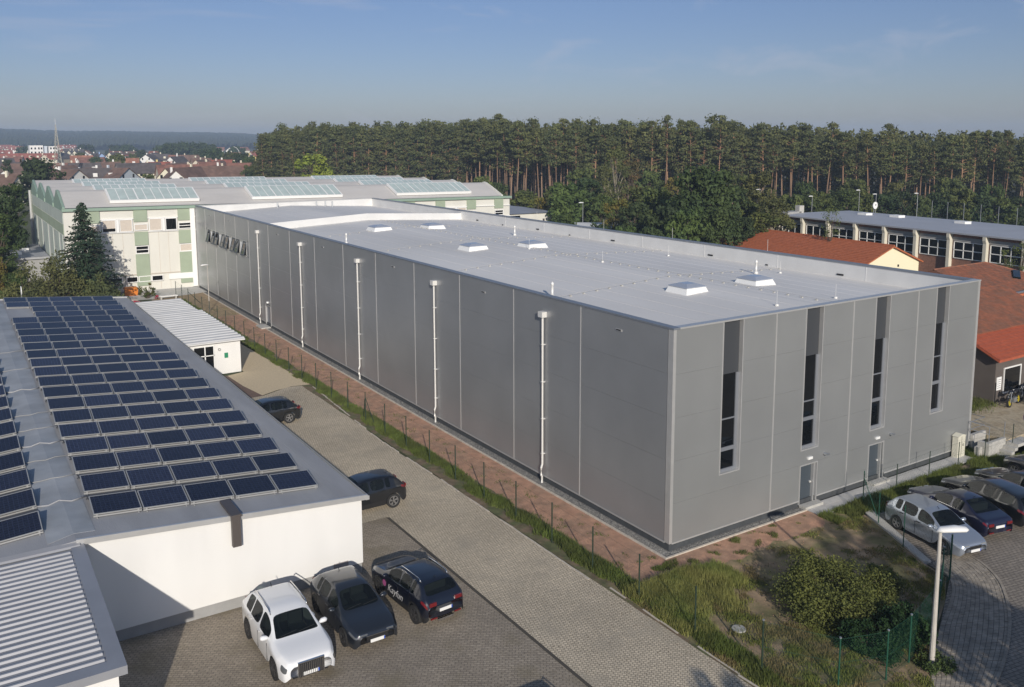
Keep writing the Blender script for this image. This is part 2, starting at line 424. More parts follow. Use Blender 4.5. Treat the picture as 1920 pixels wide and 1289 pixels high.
# verge, soil, kerb, chippings along the hall
verge = wob((-4.28,-12),(-4.45,36),60,0.10,1) + wob((-3.9,36),(-4.7,76),40,0.12,2)
sheet('fence_verge', verge+[(-2.6,76),(-2.6,-12)], 0.008, M_vergesoil)
inner = wob((-3.05,76),(-3.0,0),90,0.35,5)
sheet('soil_strip', [(-0.5,76.5),(-3.05,76.5)]+inner+[(-3.2,-1.6)]+wob((-3.0,-2.2),(8.2,-1.9),26,0.4,9,1)+[(8.75,-1.25),(8.72,-0.28),(-0.5,-0.36)], 0.012, M_redsoil)
kb = MB(); kb.box(-0.60,-0.46,-0.1,-0.50,80.0,0.07); kb.box(-0.50,-0.46,-0.1,8.70,-0.36,0.07)
o = kb.build('kerb', M_kerb); o['kind'] = 'structure'
sheet('stone_chippings', [(-0.51,-0.37),(8.72,-0.37),(8.72,0.2),(0.2,0.2),(0.2,80),(-0.51,80)], 0.016, M_chips)
rr = random.Random(3); st = MB()
for i in range(5200):
    if i < 3900:
        y = rr.random()**1.7*60; x = rr.uniform(-0.49,-0.02)
    else: x = rr.uniform(-0.4,8.7); y = rr.uniform(-0.35,-0.02)
    r_ = rr.uniform(0.012,0.034); h = r_*0.9; a = rr.random()*3
    c, s_ = math.cos(a)*r_, math.sin(a)*r_
    st.add([(x+c,y+s_,0.012),(x-s_,y+c,0.012),(x-c,y-s_,0.012),(x+s_,y-c,0.012),(x,y,0.018+h)], [(0,1,4),(1,2,4),(2,3,4),(3,0,4)])
o = st.build('pebbles', M_stone); tag(o, 'grey stone chippings filling the strip between kerb and hall plinth', 'chippings'); o['kind'] = 'stuff'
# bank between lane, hall and parking
bank = [(-4.2,-12.5),(-4.12,-3),(-4.1,-0.8),(8.6,-0.8),(8.9,-1.3),(10.9,-1.5),(10.85,-2.25),(8.62,-6.4),(8.1,-8.0),(6.2,-9.1),(4.2,-10.0),(1.9,-11.0),(0.6,-12.2),(-1,-13.5)]
sheet('bank_soil', bank, 0.009, M_brownsoil)
sheet('verge_soil', [(10.3,-1.1),(26,-1.25),(30,-1.6),(30,-2.6),(10.9,-2.35),(10.9,-1.5),(8.8,-1.3)], 0.006, M_vergesoil)
sheet('parking_yard', [(10.9,-2.2),(8.72,-6.4),(8.2,-8.1),(4,-10.2),(0,-13.5),(-3,-40),(60,-40),(60,-2.3)], 0.0, M_lotr)
kb = MB(); kb.hexa([(10.72,-2.25,-0.1),(8.47,-6.75,-0.1),(8.77,-6.9,-0.1),(11.35,-2.15,-0.1),(10.72,-2.25,0.10),(8.47,-6.75,0.10),(8.77,-6.9,0.10),(11.35,-2.15,0.10)])
o = kb.build('kerb_slab', M_conc); o['kind'] = 'structure'
# curved block path, every block real, one mesh
import itertools
outer = [(10.9,-6.9),(10.55,-8.1),(9.75,-9.25),(8.6,-10.2),(7.1,-11.15),(5.6,-11.9),(3.8,-12.65),(2.2,-13.2),(0.5,-13.9)]
innr = [(8.75,-6.95),(8.3,-7.9),(7.5,-8.6),(6.1,-9.3),(4.4,-10.0),(3.2,-10.6),(1.8,-11.3),(0.6,-12.0),(-0.8,-12.6)]
def lerp_path(P, t):
    s = t*(len(P)-1); i = min(int(s), len(P)-2); f = s-i
    # Catmull-Rom
    p0 = P[max(i-1,0)]; p1 = P[i]; p2 = P[i+1]; p3 = P[min(i+2,len(P)-1)]
    return tuple(0.5*(2*p1[k]+(p2[k]-p0[k])*f+(2*p0[k]-5*p1[k]+4*p2[k]-p3[k])*f*f+(3*p1[k]-p0[k]-3*p2[k]+p3[k])*f**3) for k in (0,1))
sheet('path_bed', [lerp_path(outer, i/30) for i in range(31)]+[lerp_path(innr, 1-i/30) for i in range(31)], 0.008, M_joint)
pv = MB(); rr = random.Random(11)
NS, NT = 58, 13
for i in range(NS):
    for j in range(NT):
        t0, t1 = i/NS, (i+1)/NS
        off = 0.5/NT if i % 2 else 0
        a0, a1 = j/NT+off*0, (j+1)/NT
        g_ = 0.045; gt = 0.05/NS
        ps = []
        for (t, a) in ((t0+gt,a0+g_/NT),(t1-gt,a0+g_/NT),(t1-gt,a1-g_/NT),(t0+gt,a1-g_/NT)):
            A, B = lerp_path(innr, t), lerp_path(outer, t)
            ps.append((A[0]+(B[0]-A[0])*a, A[1]+(B[1]-A[1])*a))
        h = 0.030+rr.uniform(-0.007,0.007); q = rr.uniform(-0.004,0.004)
        pv.add([(x,y,0.0) for x,y in ps]+[(x,y,h+(q if k_ < 2 else -q)) for k_,(x,y) in enumerate(ps)],
               [(4,5,6,7),(0,1,5,4),(1,2,6,5),(2,3,7,6),(3,0,4,7)])
# fix winding is not needed: both sides shade alike
o = pv.build('path_blocks', M_paver); tag(o, 'grey concrete blocks laid in arcs along the curved path', 'paving blocks'); o['kind'] = 'stuff'
kb = MB()
for i in range(60):
    A = Vector((*lerp_path(outer, i/60), 0)); B = Vector((*lerp_path(outer, (i+0.96)/60), 0))
    dd = (B-A).normalized(); nn = Vector((dd.y,-dd.x,0))*-0.055
    kb.hexa([tuple(A+nn),tuple(B+nn),tuple(B-nn),tuple(A-nn)]+[tuple(p+Vector((0,0,0.055))) for p in (A+nn,B+nn,B-nn,A-nn)])
o = kb.build('path_kerb', M_paver); o['kind'] = 'structure'
# flush edge stones along the lane, some sunk or grown over
es = MB(); rr = random.Random(8); y = -12.0
while y < 33.5:
    x = -4.2 if y < -8 else -4.14 if y < -1 else -4.42 if y < 12 else -4.42-(y-12)*0.016
    if y > 20: x = -4.56+(y-20)*0.055
    ln = 0.98; t_ = rr.uniform(-0.02,0.02)
    if rr.random() < 0.8: es.hexa([(x-0.05+t_,y,-0.02),(x+0.03+t_,y,-0.02),(x+0.03-t_,y+ln,-0.02),(x-0.05-t_,y+ln,-0.02),(x-0.05+t_,y,0.02),(x+0.03+t_,y,0.02),(x+0.03-t_,y+ln,0.025),(x-0.05-t_,y+ln,0.025)])
    y += 1.0
o = es.build('lane_edge_stones', M_kerb); o['kind'] = 'structure'
# slab path along the short front of the hall
path = thing('paved_path', 'pale slab path running between hall front and green bank', 'path', (9,-0.5,0)); path['kind'] = 'structure'
del path['category']
x = 8.74; i = 0
while x < 22.4:
    wdt = 0.62
    for (y0, y1) in ((-1.02,-0.55),(-0.54,-0.06)):
        if y0 < -1: yy = y0 - (0.22 if x < 10.2 else 0)
        else: yy = y0
        MB().box(x,yy,0.0,x+wdt-0.012,y1-0.006,0.035+0.004*((i*7)%3)).build('slab', M_slab, path); i += 1
    x += wdt
for (xa, xb) in ((8.62,9.95),(14.0,15.4)):
    MB().box(xa,-0.42,0.036,xb,-0.002,0.17).build('step', M_conc, path)
MB().box(-0.95,55.7,0.0,-0.02,57.5,0.12).build('door_slab', M_conc)['kind'] = 'structure'
# raised yard beyond the hall with its retaining walls and stairs
yd = MB().prism([(24.9,-1.4),(24.9,9),(23.9,9),(23.9,60),(62,60),(62,-1.4)], -0.05, 0.78).build('raised_yard', M_yard); yd['kind'] = 'structure'
stt = thing('outdoor_stairs', 'pale concrete steps with side walls beside the electricity cabinet', 'stairs', (24,-1.4,0))
for i in range(4):
    MB().box(23.9+i*0.32,-2.1,0.0,26.4,-1.42,0.18*(i+1)).build('step', M_conc, stt)
MB().box(22.75,-1.05,0.0,23.05,-0.75,0.62).build('side_wall', M_conc, stt)
MB().box(23.07,-1.40,0.0,23.35,-0.74,0.88).build('side_wall', M_conc, stt)
MB().box(23.37,-1.40,0.0,24.85,-1.2,0.92).build('side_wall', M_conc, stt)
MB().box(23.52,-0.2,0.0,24.88,0.0,1.0).build('back_wall', M_conc, stt)
sheet('green_bed', [(22.45,-0.9),(23.5,-0.9),(23.5,1.5),(22.45,1.5)], 0.02, M_vergesoil)
# yard between hall and the green hall
sheet('far_paving', [(-5.0,85),(0,84),(0.1,80.2),(-0.7,79.6),(-6.5,78.4),(-9,79),(-9,86)], 0.012, M_slab)
sheet('far_soil', [(-0.55,79.8),(-6.6,78.3),(-7,73),(-5.0,66),(-3.2,64),(-0.55,64)], 0.014, mat('tan_soil',(0.30,0.22,0.13),rough=1,var=0.25,vs=1.5,bump=0.5))
sheet('garden_ground', [(-9,60.5),(-60,60.5),(-60,170),(-14.6,170),(-14.6,100),(-14.4,86),(-9,86)], 0.003, mat('garden_soil',(0.09,0.085,0.04),rough=1,var=0.3,vs=0.6,var2=(0.16,0.12,0.07)))
o = MB().disc_y(0,0,0,0.26,0.05,n=22).build('manhole_cover', M_conc); o.rotation_euler = (R(90),0,0); o.location = (-2.11,-6.07,0.05)
tag(o, 'round pale concrete manhole cover lying in the grass near the lane', 'manhole cover')
# ------------------------------------------------------------------ the new grey hall
W, L, H = 23.5, 84.0, 10.2
HL = thing('industrial_hall', 'long new silver grey metal clad hall with pale flat roof and four tall window slits', 'hall', (0,0,0))
core = MB(); core.box(0.27,0.30,0.0,W-0.12,L-0.05,9.0); core.build('core_wall', M_plinth, HL)
MB().box(0.05,0.06,0,W-0.05,L-0.06,0.36).build('plinth', M_plinth, HL)
# front cladding
rows = [0.40,2.20,4.15,6.10,8.05,10.02]
slits = [(3.03,4.26,2.95),(8.62,9.84,2.97),(14.02,15.18,2.98),(19.36,20.50,2.95)]
seams = [0.14,6.50,12.20,17.65,W-0.14]
cols = []
for a, b in zip(seams[:-1], seams[1:]):
    s_ = [s for s in slits if a < s[0] < b][0]
    cols += [(a+0.02,s_[0],None),(s_[0],s_[1],s_),(s_[1],b-0.02,None)]
JZ = 0.006
def clad(x0, x1, z0, z1):
    m_ = MB().box(x0,0.0,z0+JZ/2,x1,0.28,z1-JZ/2); m_.build('cladding_panel', M_cladf, HL)
for k, (a, b, s) in enumerate(cols):
    if s is None:
        for z0, z1 in zip(rows[:-1], rows[1:]): clad(a, b, z0, z1)
    else:
        door = 0 < slits.index(s) < 3
        if not door: clad(a, b, 0.40, 2.20)
        clad(a, b, 2.20, s[2])
for x in seams[1:-1]: MB().box(x-0.035,-0.018,0.40,x+0.035,0.05,10.02).build('joint_strip', M_alu, HL)
for x in (0.0,W-0.16): MB().box(x-0.012 if x == 0 else x,-0.022,0.38,x+0.16 if x == 0 else x+0.172,0.15,10.03).build('corner_trim', M_alu, HL)
MB().box(-0.012,0.152,0.38,0.14,0.30,10.03).build('corner_trim', M_alu, HL)
MB().box(0.16,-0.02,0.33,8.60,0.1,0.398).build('drip_trim', M_alu, HL); MB().box(9.92,-0.02,0.33,13.97,0.1,0.398).build('drip_trim', M_alu, HL); MB().box(15.4,-0.02,0.33,W-0.16,0.1,0.398).build('drip_trim', M_alu, HL)
# tall slit windows
splits = [[7.55,5.45,4.02],[7.62,5.35,4.45],[7.75,5.9,4.5],[7.95,6.1,4.6]]
for s, sp in zip(slits, splits):
    x0, x1, zb = s
    wn_ = MB(); wn_.box(x0-0.045,-0.02,zb-0.05,x0+0.006,0.27,10.02); wn_.box(x1-0.006,-0.02,zb-0.05,x1+0.045,0.27,10.02); wn_.box(x0+0.006,-0.02,zb-0.05,x1-0.006,0.27,zb+0.006)
    f0 = wn_.build('window_surround', M_alu, HL)
    MB().box(x0+0.007,0.20,sp[0],x1-0.007,0.26,10.0).build('infill_panel', M_spandrel, HL)
    f = MB(); f.box(x0+0.007,0.15,zb+0.007,x0+0.07,0.25,sp[0]); f.box(x1-0.20,0.15,zb+0.007,x1-0.007,0.25,sp[0]); f.box(x0+0.07,0.15,zb+0.007,x1-0.20,0.25,zb+0.14)
    zz = [sp[0]]+sp[1:]
    f.box(x0+0.07,0.15,sp[1]-0.03,x1-0.2,0.25,sp[1]+0.03); f.box(x0+0.07,0.15,sp[2]-0.09,x1-0.2,0.25,sp[2]+0.09)
    fo = f.build('window_frame', M_frame, HL)
    for za, zb2 in ((sp[1]+0.03,sp[0]),(sp[2]+0.09,sp[1]-0.03),(zb+0.14,sp[2]-0.09)):
        MB().box(x0+0.07,0.20,za,x1-0.20,0.22,zb2).build('pane', M_glassdark, fo)
# doors under the second and third slit
for x0 in (8.62,14.02):
    x1 = x0+0.98; x2 = x0+1.22
    fr = MB(); fr.box(x0-0.045,-0.025,0.17,x0+0.005,0.2,2.196); fr.box(x0+0.005,-0.025,2.13,x2+0.05,0.2,2.196); fr.box(x1,-0.02,0.17,x1+0.06,0.2,2.13); fr.box(x2-0.005,-0.025,0.17,x2+0.05,0.2,2.13)
    fo = fr.build('door_frame', M_alu, HL)
    d = MB().box(x0,0.14,0.19,x1,0.19,2.12).build('door', M_doorgrey, HL)
    hd = MB(); hd.box(x1-0.13,0.06,1.12,x1-0.05,0.139,1.20); hd.box(x1-0.20,0.05,1.14,x1-0.06,0.07,1.17); hd.build('handle', M_whitemetal, d)
    MB().box(x1+0.06,0.12,0.19,x2,0.18,2.12).build('side_panel', M_frame, HL)
    MB().box(x0+0.50,-0.07,2.40,x0+0.82,-0.001,2.52).build('escape_light', M_white, HL)
    l_ = MB(); l_.box(x2+0.45,-0.10,2.44,x2+0.60,-0.001,2.52); l_.box(x2+0.47,-0.22,2.42,x2+0.72,-0.10,2.50); l_.build('door_camera', M_steel, HL)
# long wall
sy = [6.55,12.6,18.6,24.7,30.85,36.95,43.2,49.45,55.55,61.9,66.7,70.75,74.85,79.2]
edges = [0.32]+sy+[L-0.05]
band = (62.8,78.25,6.22,7.72)
for a, b in zip(edges[:-1], edges[1:]):
    for z0, z1 in zip(rows[:-1], rows[1:]):
        if a >= 61 and b < 79.5 and z0 < band[3] and z1 > band[2]:
            ya, yb = max(a, band[0]) , min(b, band[1])
            # split round the strip window
            if z0 >= 6.0:
                MB().box(0,a+0.012,6.106,0.28,b-0.012,band[2]-0.06).build('cladding_panel', M_clad, HL)
                MB().box(0,a+0.012,band[3]+0.05,0.28,b-0.012,z1-JZ/2).build('cladding_panel', M_clad, HL)
                if a < band[0]: MB().box(0,a+0.012,6.22,0.28,band[0],7.72).build('cladding_panel', M_clad, HL)
                if b > band[1]: MB().box(0,band[1],6.22,0.28,b-0.012,7.72).build('cladding_panel', M_clad, HL)
                continue
            MB().box(0,a+0.012,z0+JZ/2,0.28,b-0.012,6.22).build('cladding_panel', M_clad, HL); continue
        if a < 56 < b and z0 < 2:
            MB().box(0,a+0.012,z0+JZ/2,0.28,55.65,2.2-JZ/2).build('cladding_panel', M_clad, HL) if a < 55.6 else None
            MB().box(0,57.25,z0+JZ/2,0.28,b-0.012,2.2-JZ/2).build('cladding_panel', M_clad, HL); continue
        MB().box(0,a+0.012,z0+JZ/2,0.28,b-0.012,z1-JZ/2).build('cladding_panel', M_clad, HL)
for y in sy: MB().box(-0.018,y-0.035,0.40,0.05,y+0.035,10.02).build('joint_strip', M_alu, HL)
MB().box(-0.02,0.30,0.33,0.1,55.6,0.398).build('drip_trim', M_alu, HL); MB().box(-0.02,57.3,0.33,0.1,L,0.398).build('drip_trim', M_alu, HL)
# far side door
fr = MB(); fr.box(-0.03,55.62,0.2,0.2,55.70,2.1); fr.box(-0.03,57.18,0.2,0.2,57.28,2.1); fr.box(-0.03,55.70,2.02,0.2,57.18,2.1)
fr.build('door_frame', M_alu, HL); MB().box(0.13,55.70,0.2,0.17,57.18,2.02).build('door', M_frame, HL)
MB().box(-0.16,56.3,2.35,-0.001,56.5,2.50).build('escape_light', M_white, HL)
# strip window: four groups of tilted sashes
MB().box(0.16,band[0],band[2],0.26,band[1],band[3]).build('strip_back', M_dark, HL)
sf = MB(); sf.box(-0.02,band[0],band[2]-0.06,0.24,band[1],band[2]); sf.box(-0.02,band[0],band[3],0.24,band[1],band[3]+0.05)
sf.box(-0.02,band[0]-0.06,band[2],0.24,band[0],band[3]); sf.box(-0.02,band[1],band[2],0.24,band[1]+0.06,band[3])
sf.build('strip_frame', M_alu, HL)
for y in sy[10:13]: MB().box(-0.012,y-0.13,band[2],0.2,y+0.13,band[3]).build('window_pier', M_clad, HL)
gy = [band[0]]+sy[10:13]+[band[1]]
for gi in range(4):
    ya = gy[gi]+(0.15 if gi else 0.05); yb = gy[gi+1]-(0.15 if gi < 3 else 0.05)
    n_ = 3
    for q in range(n_):
        a = ya+(yb-ya)*q/n_; b = ya+(yb-ya)*(q+1)/n_
        za, zt = band[2]+0.05, band[3]-0.05
        ox_ = 0.0 if q == 1 else 0.36          # top-hung sashes pushed outwards at the foot
        def X(z): return 0.06-ox_*(zt-z)/(zt-za)
        def bar(y0,y1,z0,z1,mb,t=0.05): mb.hexa([(X(z0)-t,y0,z0),(X(z0),y0,z0),(X(z0),y1,z0),(X(z0)-t,y1,z0),(X(z1)-t,y0,z1),(X(z1),y0,z1),(X(z1),y1,z1),(X(z1)-t,y1,z1)])
        fb = MB(); bar(a+0.02,a+0.16,za,zt,fb); bar(b-0.16,b-0.02,za,zt,fb); bar(a+0.16,b-0.16,za,za+0.12,fb); bar(a+0.16,b-0.16,zt-0.12,zt,fb)
        fo = fb.build('sash', M_doorgrey if ox_ else M_alu, HL)
        pb_ = MB(); bar(a+0.16,b-0.16,za+0.12,zt-0.12,pb_,0.02); pb_.build('pane', M_white if q == 1 else M_glassdark, fo)
        MB().box(0.13,a+0.25,za,0.155,a+0.25+(b-a)*0.35,zt).build('curtain', M_white, HL)
# downpipes
for y in (9.62,21.67,33.9,46.45,58.6):
    dp = MB(); dp.tube([(-0.13,y,9.0),(-0.13,y,1.05),(-0.20,y,0.85),(-0.20,y,0.45),(-0.15,y,0.35),(-0.15,y,0.02)], 0.058, n=10)
    for z in (7.5,5.5,3.5,1.6): dp.box(-0.20,y-0.07,z,0.001,y+0.07,z+0.04)
    d = dp.build('downpipe', M_whitemetal, HL, smooth=False)
    MB().box(-0.30,y-0.19,8.98,-0.001,y+0.19,9.27).build('hopper', M_whitemetal, d)
for y in (3.62,15.78,27.9,41.25,52.75,68.8,77.0):
    h_ = MB(); h_.box(-0.03,y-0.22,9.33,-0.001,y+0.22,9.43); s_ = h_.build('overflow_slot', M_alu, HL)
    MB().box(-0.05,y-0.15,9.36,-0.031,y+0.15,9.41).build('opening', M_dark, s_)
# roof: two shallow falls, parapets
RID = 11.75
def roofz(x): return 9.05+0.55*(1-abs(x-RID)/RID)
rf = MB()
for a, b in ((0.30,RID),(RID,W-0.30)):
    rf.quad((a,0.3,roofz(a)),(b,0.3,roofz(b)),(b,L-0.3,roofz(b)),(a,L-0.3,roofz(a)))
rf.build('roof_membrane', M_roof, HL)
MB().box(0.29,0.29,8.9,W-0.29,0.31,9.1).build('roof_edge', M_para, HL)
wl_ = MB(); wl_.box(0.28,L-0.32,8.9,W-0.28,L-0.02,10.03); wl_.build('back_parapet', M_para, HL)
wr = MB(); wr.box(W-0.30,0.28,0.36,W-0.01,L-0.32,10.03); wr.build('right_parapet', M_para, HL)
wf = MB(); wf.box(0.28,0.285,9.0,W-0.30,0.315,10.03); wf.box(0.282,0.32,8.9,0.30,L-0.32,10.03); wf.build('parapet_lining', M_para, HL)
# sheet seams of the membrane: thin welded laps, the length of the roof
sm = MB()
i = 0; x = 1.8
while x < W-1:
    z = roofz(x)
    sm.hexa([(x-0.05,0.33,z-0.01),(x+0.05,0.33,z-0.01),(x+0.05,L-0.4,z-0.01),(x-0.05,L-0.4,z-0.01),(x-0.05,0.33,z+0.008),(x+0.05,0.33,z+0.006),(x+0.05,L-0.4,z+0.006),(x-0.05,L-0.4,z+0.008)])
    x += 1.52
sm.build('membrane_seams', M_roof, HL, kind='stuff')
# parapet joints (welds) on the right parapet
pj = MB()
for y in (7.2,14.3,21.4,28.6,35.8,43,50): pj.box(W-0.315,y-0.02,9.05,W-0.30,y+0.02,10.02)
pj.build('parapet_seams', M_para, HL, kind='stuff')
cp = MB(); cp.box(-0.03,-0.04,10.03,0.36,L,10.11)
cp.build('coping', M_alud, HL)
cp = MB(); cp.box(0.36,-0.04,10.03,W+0.04,0.34,10.11); cp.build('coping', M_alu, HL)
cp = MB(); cp.box(W-0.36,0.34,10.03,W+0.04,L,10.12); cp.build('coping', M_alud, HL)
cp = MB(); cp.box(0.36,L-0.36,10.03,W-0.36,L+0.02,10.11); cp.build('coping', M_alu, HL)
# dividing upstand across the roof, following the falls, and back upstand
YB = 59.2
u = MB()
for a, b in ((0.30,RID),(RID,W-0.31)):
    za, zb = roofz(a), roofz(b)
    u.hexa([(a,YB,za-0.1),(b,YB,zb-0.1),(b,YB+0.35,zb-0.1),(a,YB+0.35,za-0.1),(a,YB,za+0.70),(b,YB,zb+0.70),(b,YB+0.35,zb+0.70),(a,YB+0.35,za+0.70)])
u.build('fire_wall_upstand', M_para, HL)
# roof hatches
for (x, y, s_) in ((9.45,9.0,1.0),(14.9,8.9,1.0),(9.1,32.5,1.05),(13.7,31.0,1.05),(9.1,50.2,1.1),(14.0,48.7,1.1)):
    z = roofz(x)-0.05; a = 0.88*s_; b = 0.72*s_
    c_ = MB().hexa([(x-a,y-a,z),(x+a,y-a,z),(x+a,y+a,z),(x-a,y+a,z),(x-b,y-b,z+0.36),(x+b,y-b,z+0.36),(x+b,y+b,z+0.36),(x-b,y+b,z+0.36)]).build('hatch_kerb', M_white, HL)
    d_ = MB(); b2 = b+0.05
    d_.box(x-b2,y-b2,z+0.361,x+b2,y+b2,z+0.40)
    d_.add([(x-b2,y-b2,z+0.40),(x+b2,y-b2,z+0.40),(x+b2,y+b2,z+0.40),(x-b2,y+b2,z+0.40),(x-b*0.5,y-b*0.5,z+0.54),(x+b*0.5,y-b*0.5,z+0.54),(x+b*0.5,y+b*0.5,z+0.54),(x-b*0.5,y+b*0.5,z+0.54)],
           [(0,1,5,4),(1,2,6,5),(2,3,7,6),(3,0,4,7),(4,5,6,7)])
    d_.build('dome', M_dome, c_)
for (x, y) in ((2.85,12.95),(18.8,12.3),(18.0,40.2),(3.1,43.8)):
    z = roofz(x)
    v_ = MB(); v_.tube([(x,y,z-0.02),(x,y,z+0.16),(x,y,z+0.17),(x,y,z+0.72),(x,y,z+0.74),(x,y,z+0.86),(x,y,z+0.94)], [0.16,0.13,0.075,0.075,0.10,0.09,0.01], n=14)
    v_.build('roof_vent_pipe', M_whitemetal, HL, smooth=True)
for (x, y) in ((14.8,82.3),(15.9,82.0),(16.6,81.4),(9.8,82.6)):
    MB().tube([(x,y,9.2),(x,y,10.1)], 0.09, n=8).build('vent_stub', M_steel, HL)
for y, wd in ((9.1,0.5),(15.25,0.2),(20.75,0.5),(32.46,0.5),(38.78,0.2),(44.05,0.45),(50.5,0.2),(55.7,0.4)):
    MB().box(W-0.34,y-wd/2,9.12+0.08*(wd>0.3),W-0.301,y+wd/2,9.20+0.1*(wd>0.3)).build('scupper', M_dark, HL)
# lightning conductor: small blocks in lines with a thin wire, and rods
lc = MB()
def cline(x0, y0, x1, y1, step=0.95):
    n_ = int(math.hypot(x1-x0, y1-y0)/step)
    for i in range(n_+1):
        t = i/max(n_,1); x = x0+(x1-x0)*t; y = y0+(y1-y0)*t; z = roofz(x)
        lc.box(x-0.06,y-0.06,z,x+0.06,y+0.06,z+0.06)
    lc.tube([(x0,y0,roofz(x0)+0.1),(RID if (x0-RID)*(x1-RID) < 0 else (x0+x1)/2,(y0+y1)/2,roofz(RID if (x0-RID)*(x1-RID) < 0 else (x0+x1)/2)+0.1),(x1,y1,roofz(x1)+0.1)], 0.008, n=4)
cline(13.0,1.0,13.0,58.5)
for y in (13.0,25.0,37.5,50.0): cline(0.9,y-0.6,22.6,y+0.6)
lc.build('lightning_conductor', M_conc, HL, kind='stuff')
for (x, y) in ((10.1,3.1),(14.7,3.0),(20.5,22.5),(20.8,12.0),(12.5,20.5),(12.4,29.5)):
    z = roofz(x); r_ = MB(); r_.tube([(x,y,z),(x,y,z+0.10)], 0.10, n=10); r_.tube([(x,y,z+0.1),(x,y,z+0.8)], 0.010, n=5); r_.build('lightning_rod', M_whitemetal, HL)
for y in (15.4,25.2,34.0,44.5,54):
    MB().tube([(W-0.1,y,10.1),(W-0.1,y,10.95)], 0.010, n=5).build('lightning_rod', M_whitemetal, HL)
# shrub-free electricity cabinet at the right end
cab = thing('electricity_cabinet', 'cream coloured electricity cabinet with pointed lid at the right end of the hall', 'cabinet', (22.0,-0.25,0))
MB().box(21.62,-0.42,0.0,22.36,-0.08,1.28).build('body', mat('cream_cabinet',(0.60,0.58,0.48),rough=0.6), cab)
MB().add([(21.58,-0.46,1.282),(22.40,-0.46,1.282),(22.40,-0.04,1.282),(21.58,-0.04,1.282),(21.99,-0.46,1.40),(21.99,-0.04,1.40)], [(0,1,4),(1,2,5,4),(2,3,5),(3,0,4,5),(0,3,2,1)]).build('lid', MATS['cream_cabinet'], cab)
MB().box(22.10,-0.44,0.68,22.15,-0.421,0.82).build('lock', M_dark, cab)
MB().box(21.975,-0.432,0.05,21.985,-0.421,1.25).build('door_gap', M_dark, cab)
# ------------------------------------------------------------------ white building with solar roof
def pvz(x): return 3.42+(-12-x)*0.0785 if x > -22.8 else 3.42+10.8*0.0785-(-22.8-x)*0.0785
PV = thing('flat_roofed_building', 'low white rendered building carrying rows of solar panels on a grey roof', 'building', (-17,30,0))
def wallpoly(y, z0=0.45):
    return None
wv = MB()
wv.add([(-34,5.7,0.45),(-12.05,5.7,0.45),(-12.05,5.7,3.36),(-22.8,5.7,4.20),(-34,5.7,3.32),(-34,60,0.45),(-12.05,60,0.45),(-12.05,60,3.36),(-22.8,60,4.20),(-34,60,3.32)],
       [(0,1,2,3,4),(9,8,7,6,5),(1,6,7,2),(5,0,4,9)])
wv.build('wall', M_render, PV)
pb = MB(); pb.box(-33.95,5.74,0,-12.09,59.9,0.449); pb.build('plinth', M_plinthw, PV)
ro = MB()
for xa, xb in ((-34.2,-22.8),(-22.8,-11.95)):
    za, zb = pvz(xa), pvz(xb)
    ro.slab([(xa,5.55,za),(xb,5.55,zb),(xb,61.0,zb),(xa,61.0,za)], 0.10)
ro.build('roof', M_felt, PV)
# front coping strip and verge flashings
fl = MB(); 
za, zb = pvz(-22.8)+0.005, pvz(-11.95)+0.005
fl.hexa([(-22.8,5.48,za-0.16),(-11.86,5.48,zb-0.16),(-11.86,5.60,zb-0.16),(-22.8,5.60,za-0.16),(-22.8,5.48,za+0.05),(-11.86,5.48,zb+0.05),(-11.86,5.60,zb+0.05),(-22.8,5.60,za+0.05)])
fl.build('verge_flashing', M_alu, PV)
fl = MB(); z = pvz(-11.95); fl.box(-22.2,60.8,z,-11.9,61.05,z+0.1)
fl.hexa([(-22.8,60.85,4.1),(-11.9,60.85,3.3),(-11.9,61.05,3.3),(-22.8,61.05,4.1),(-22.8,60.85,4.36),(-11.9,60.85,3.52),(-11.9,61.05,3.52),(-22.8,61.05,4.36)])
fl.build('back_flashing', M_alu, PV)
gt = MB()   # gutter along the eave
z = pvz(-11.95)
gt.box(-11.945,5.5,z-0.16,-11.93,61,z+0.01); gt.box(-11.93,5.5,z-0.16,-11.80,61,z-0.145); gt.box(-11.80,5.5,z-0.16,-11.785,61,z-0.01); gt.box(-11.945,5.47,z-0.16,-11.785,5.5,z+0.01)
gt.build('gutter', M_alu, PV)
# sheet laps on the roof, running with the eave
lp = MB()
for x in (-12.75,-13.05): 
    zz = pvz(x); lp.box(x-0.02,5.7,zz-0.01,x+0.02,60.5,zz+0.008)
lp.build('roof_laps', M_felt, PV, kind='stuff')
wk = MB(); wk.slab([(-23.66,5.9,pvz(-23.60)+0.012),(-22.8,6.2,pvz(-22.8)+0.012),(-22.1,6.2,pvz(-22.1)+0.012),(-22.1,59,pvz(-22.1)+0.012),(-22.8,59,pvz(-22.8)+0.012),(-23.60,59,pvz(-23.60)+0.012)], 0.01)
wk.build('walkway_strip', M_feltw, PV)
# brown box outlet over the wall
bx = MB(); bx.box(-17.52,5.22,pvz(-17.5)+0.06,-17.14,6.95,pvz(-17.5)+0.16); bx.box(-17.50,5.25,2.72,-17.18,5.46,pvz(-17.5)+0.06)
bx.build('outlet_box', M_bronze, PV)
MB().box(-13.35,5.66,0.46,-12.72,5.698,0.72).build('wall_vent', mat('grey_vent_grille',(0.32,0.29,0.28),rough=0.7), PV)
MB().tube([(-12.3,5.66,0.45),(-12.3,5.66,0.47)],0.01).build('vent_pin', M_dark, PV)
# east side windows strip (mostly hidden)
for y in (14,22,30,38,46,54): MB().box(-12.06,y-1,1.2,-12.03,y+1,2.4).build('window', M_glassdark, PV)
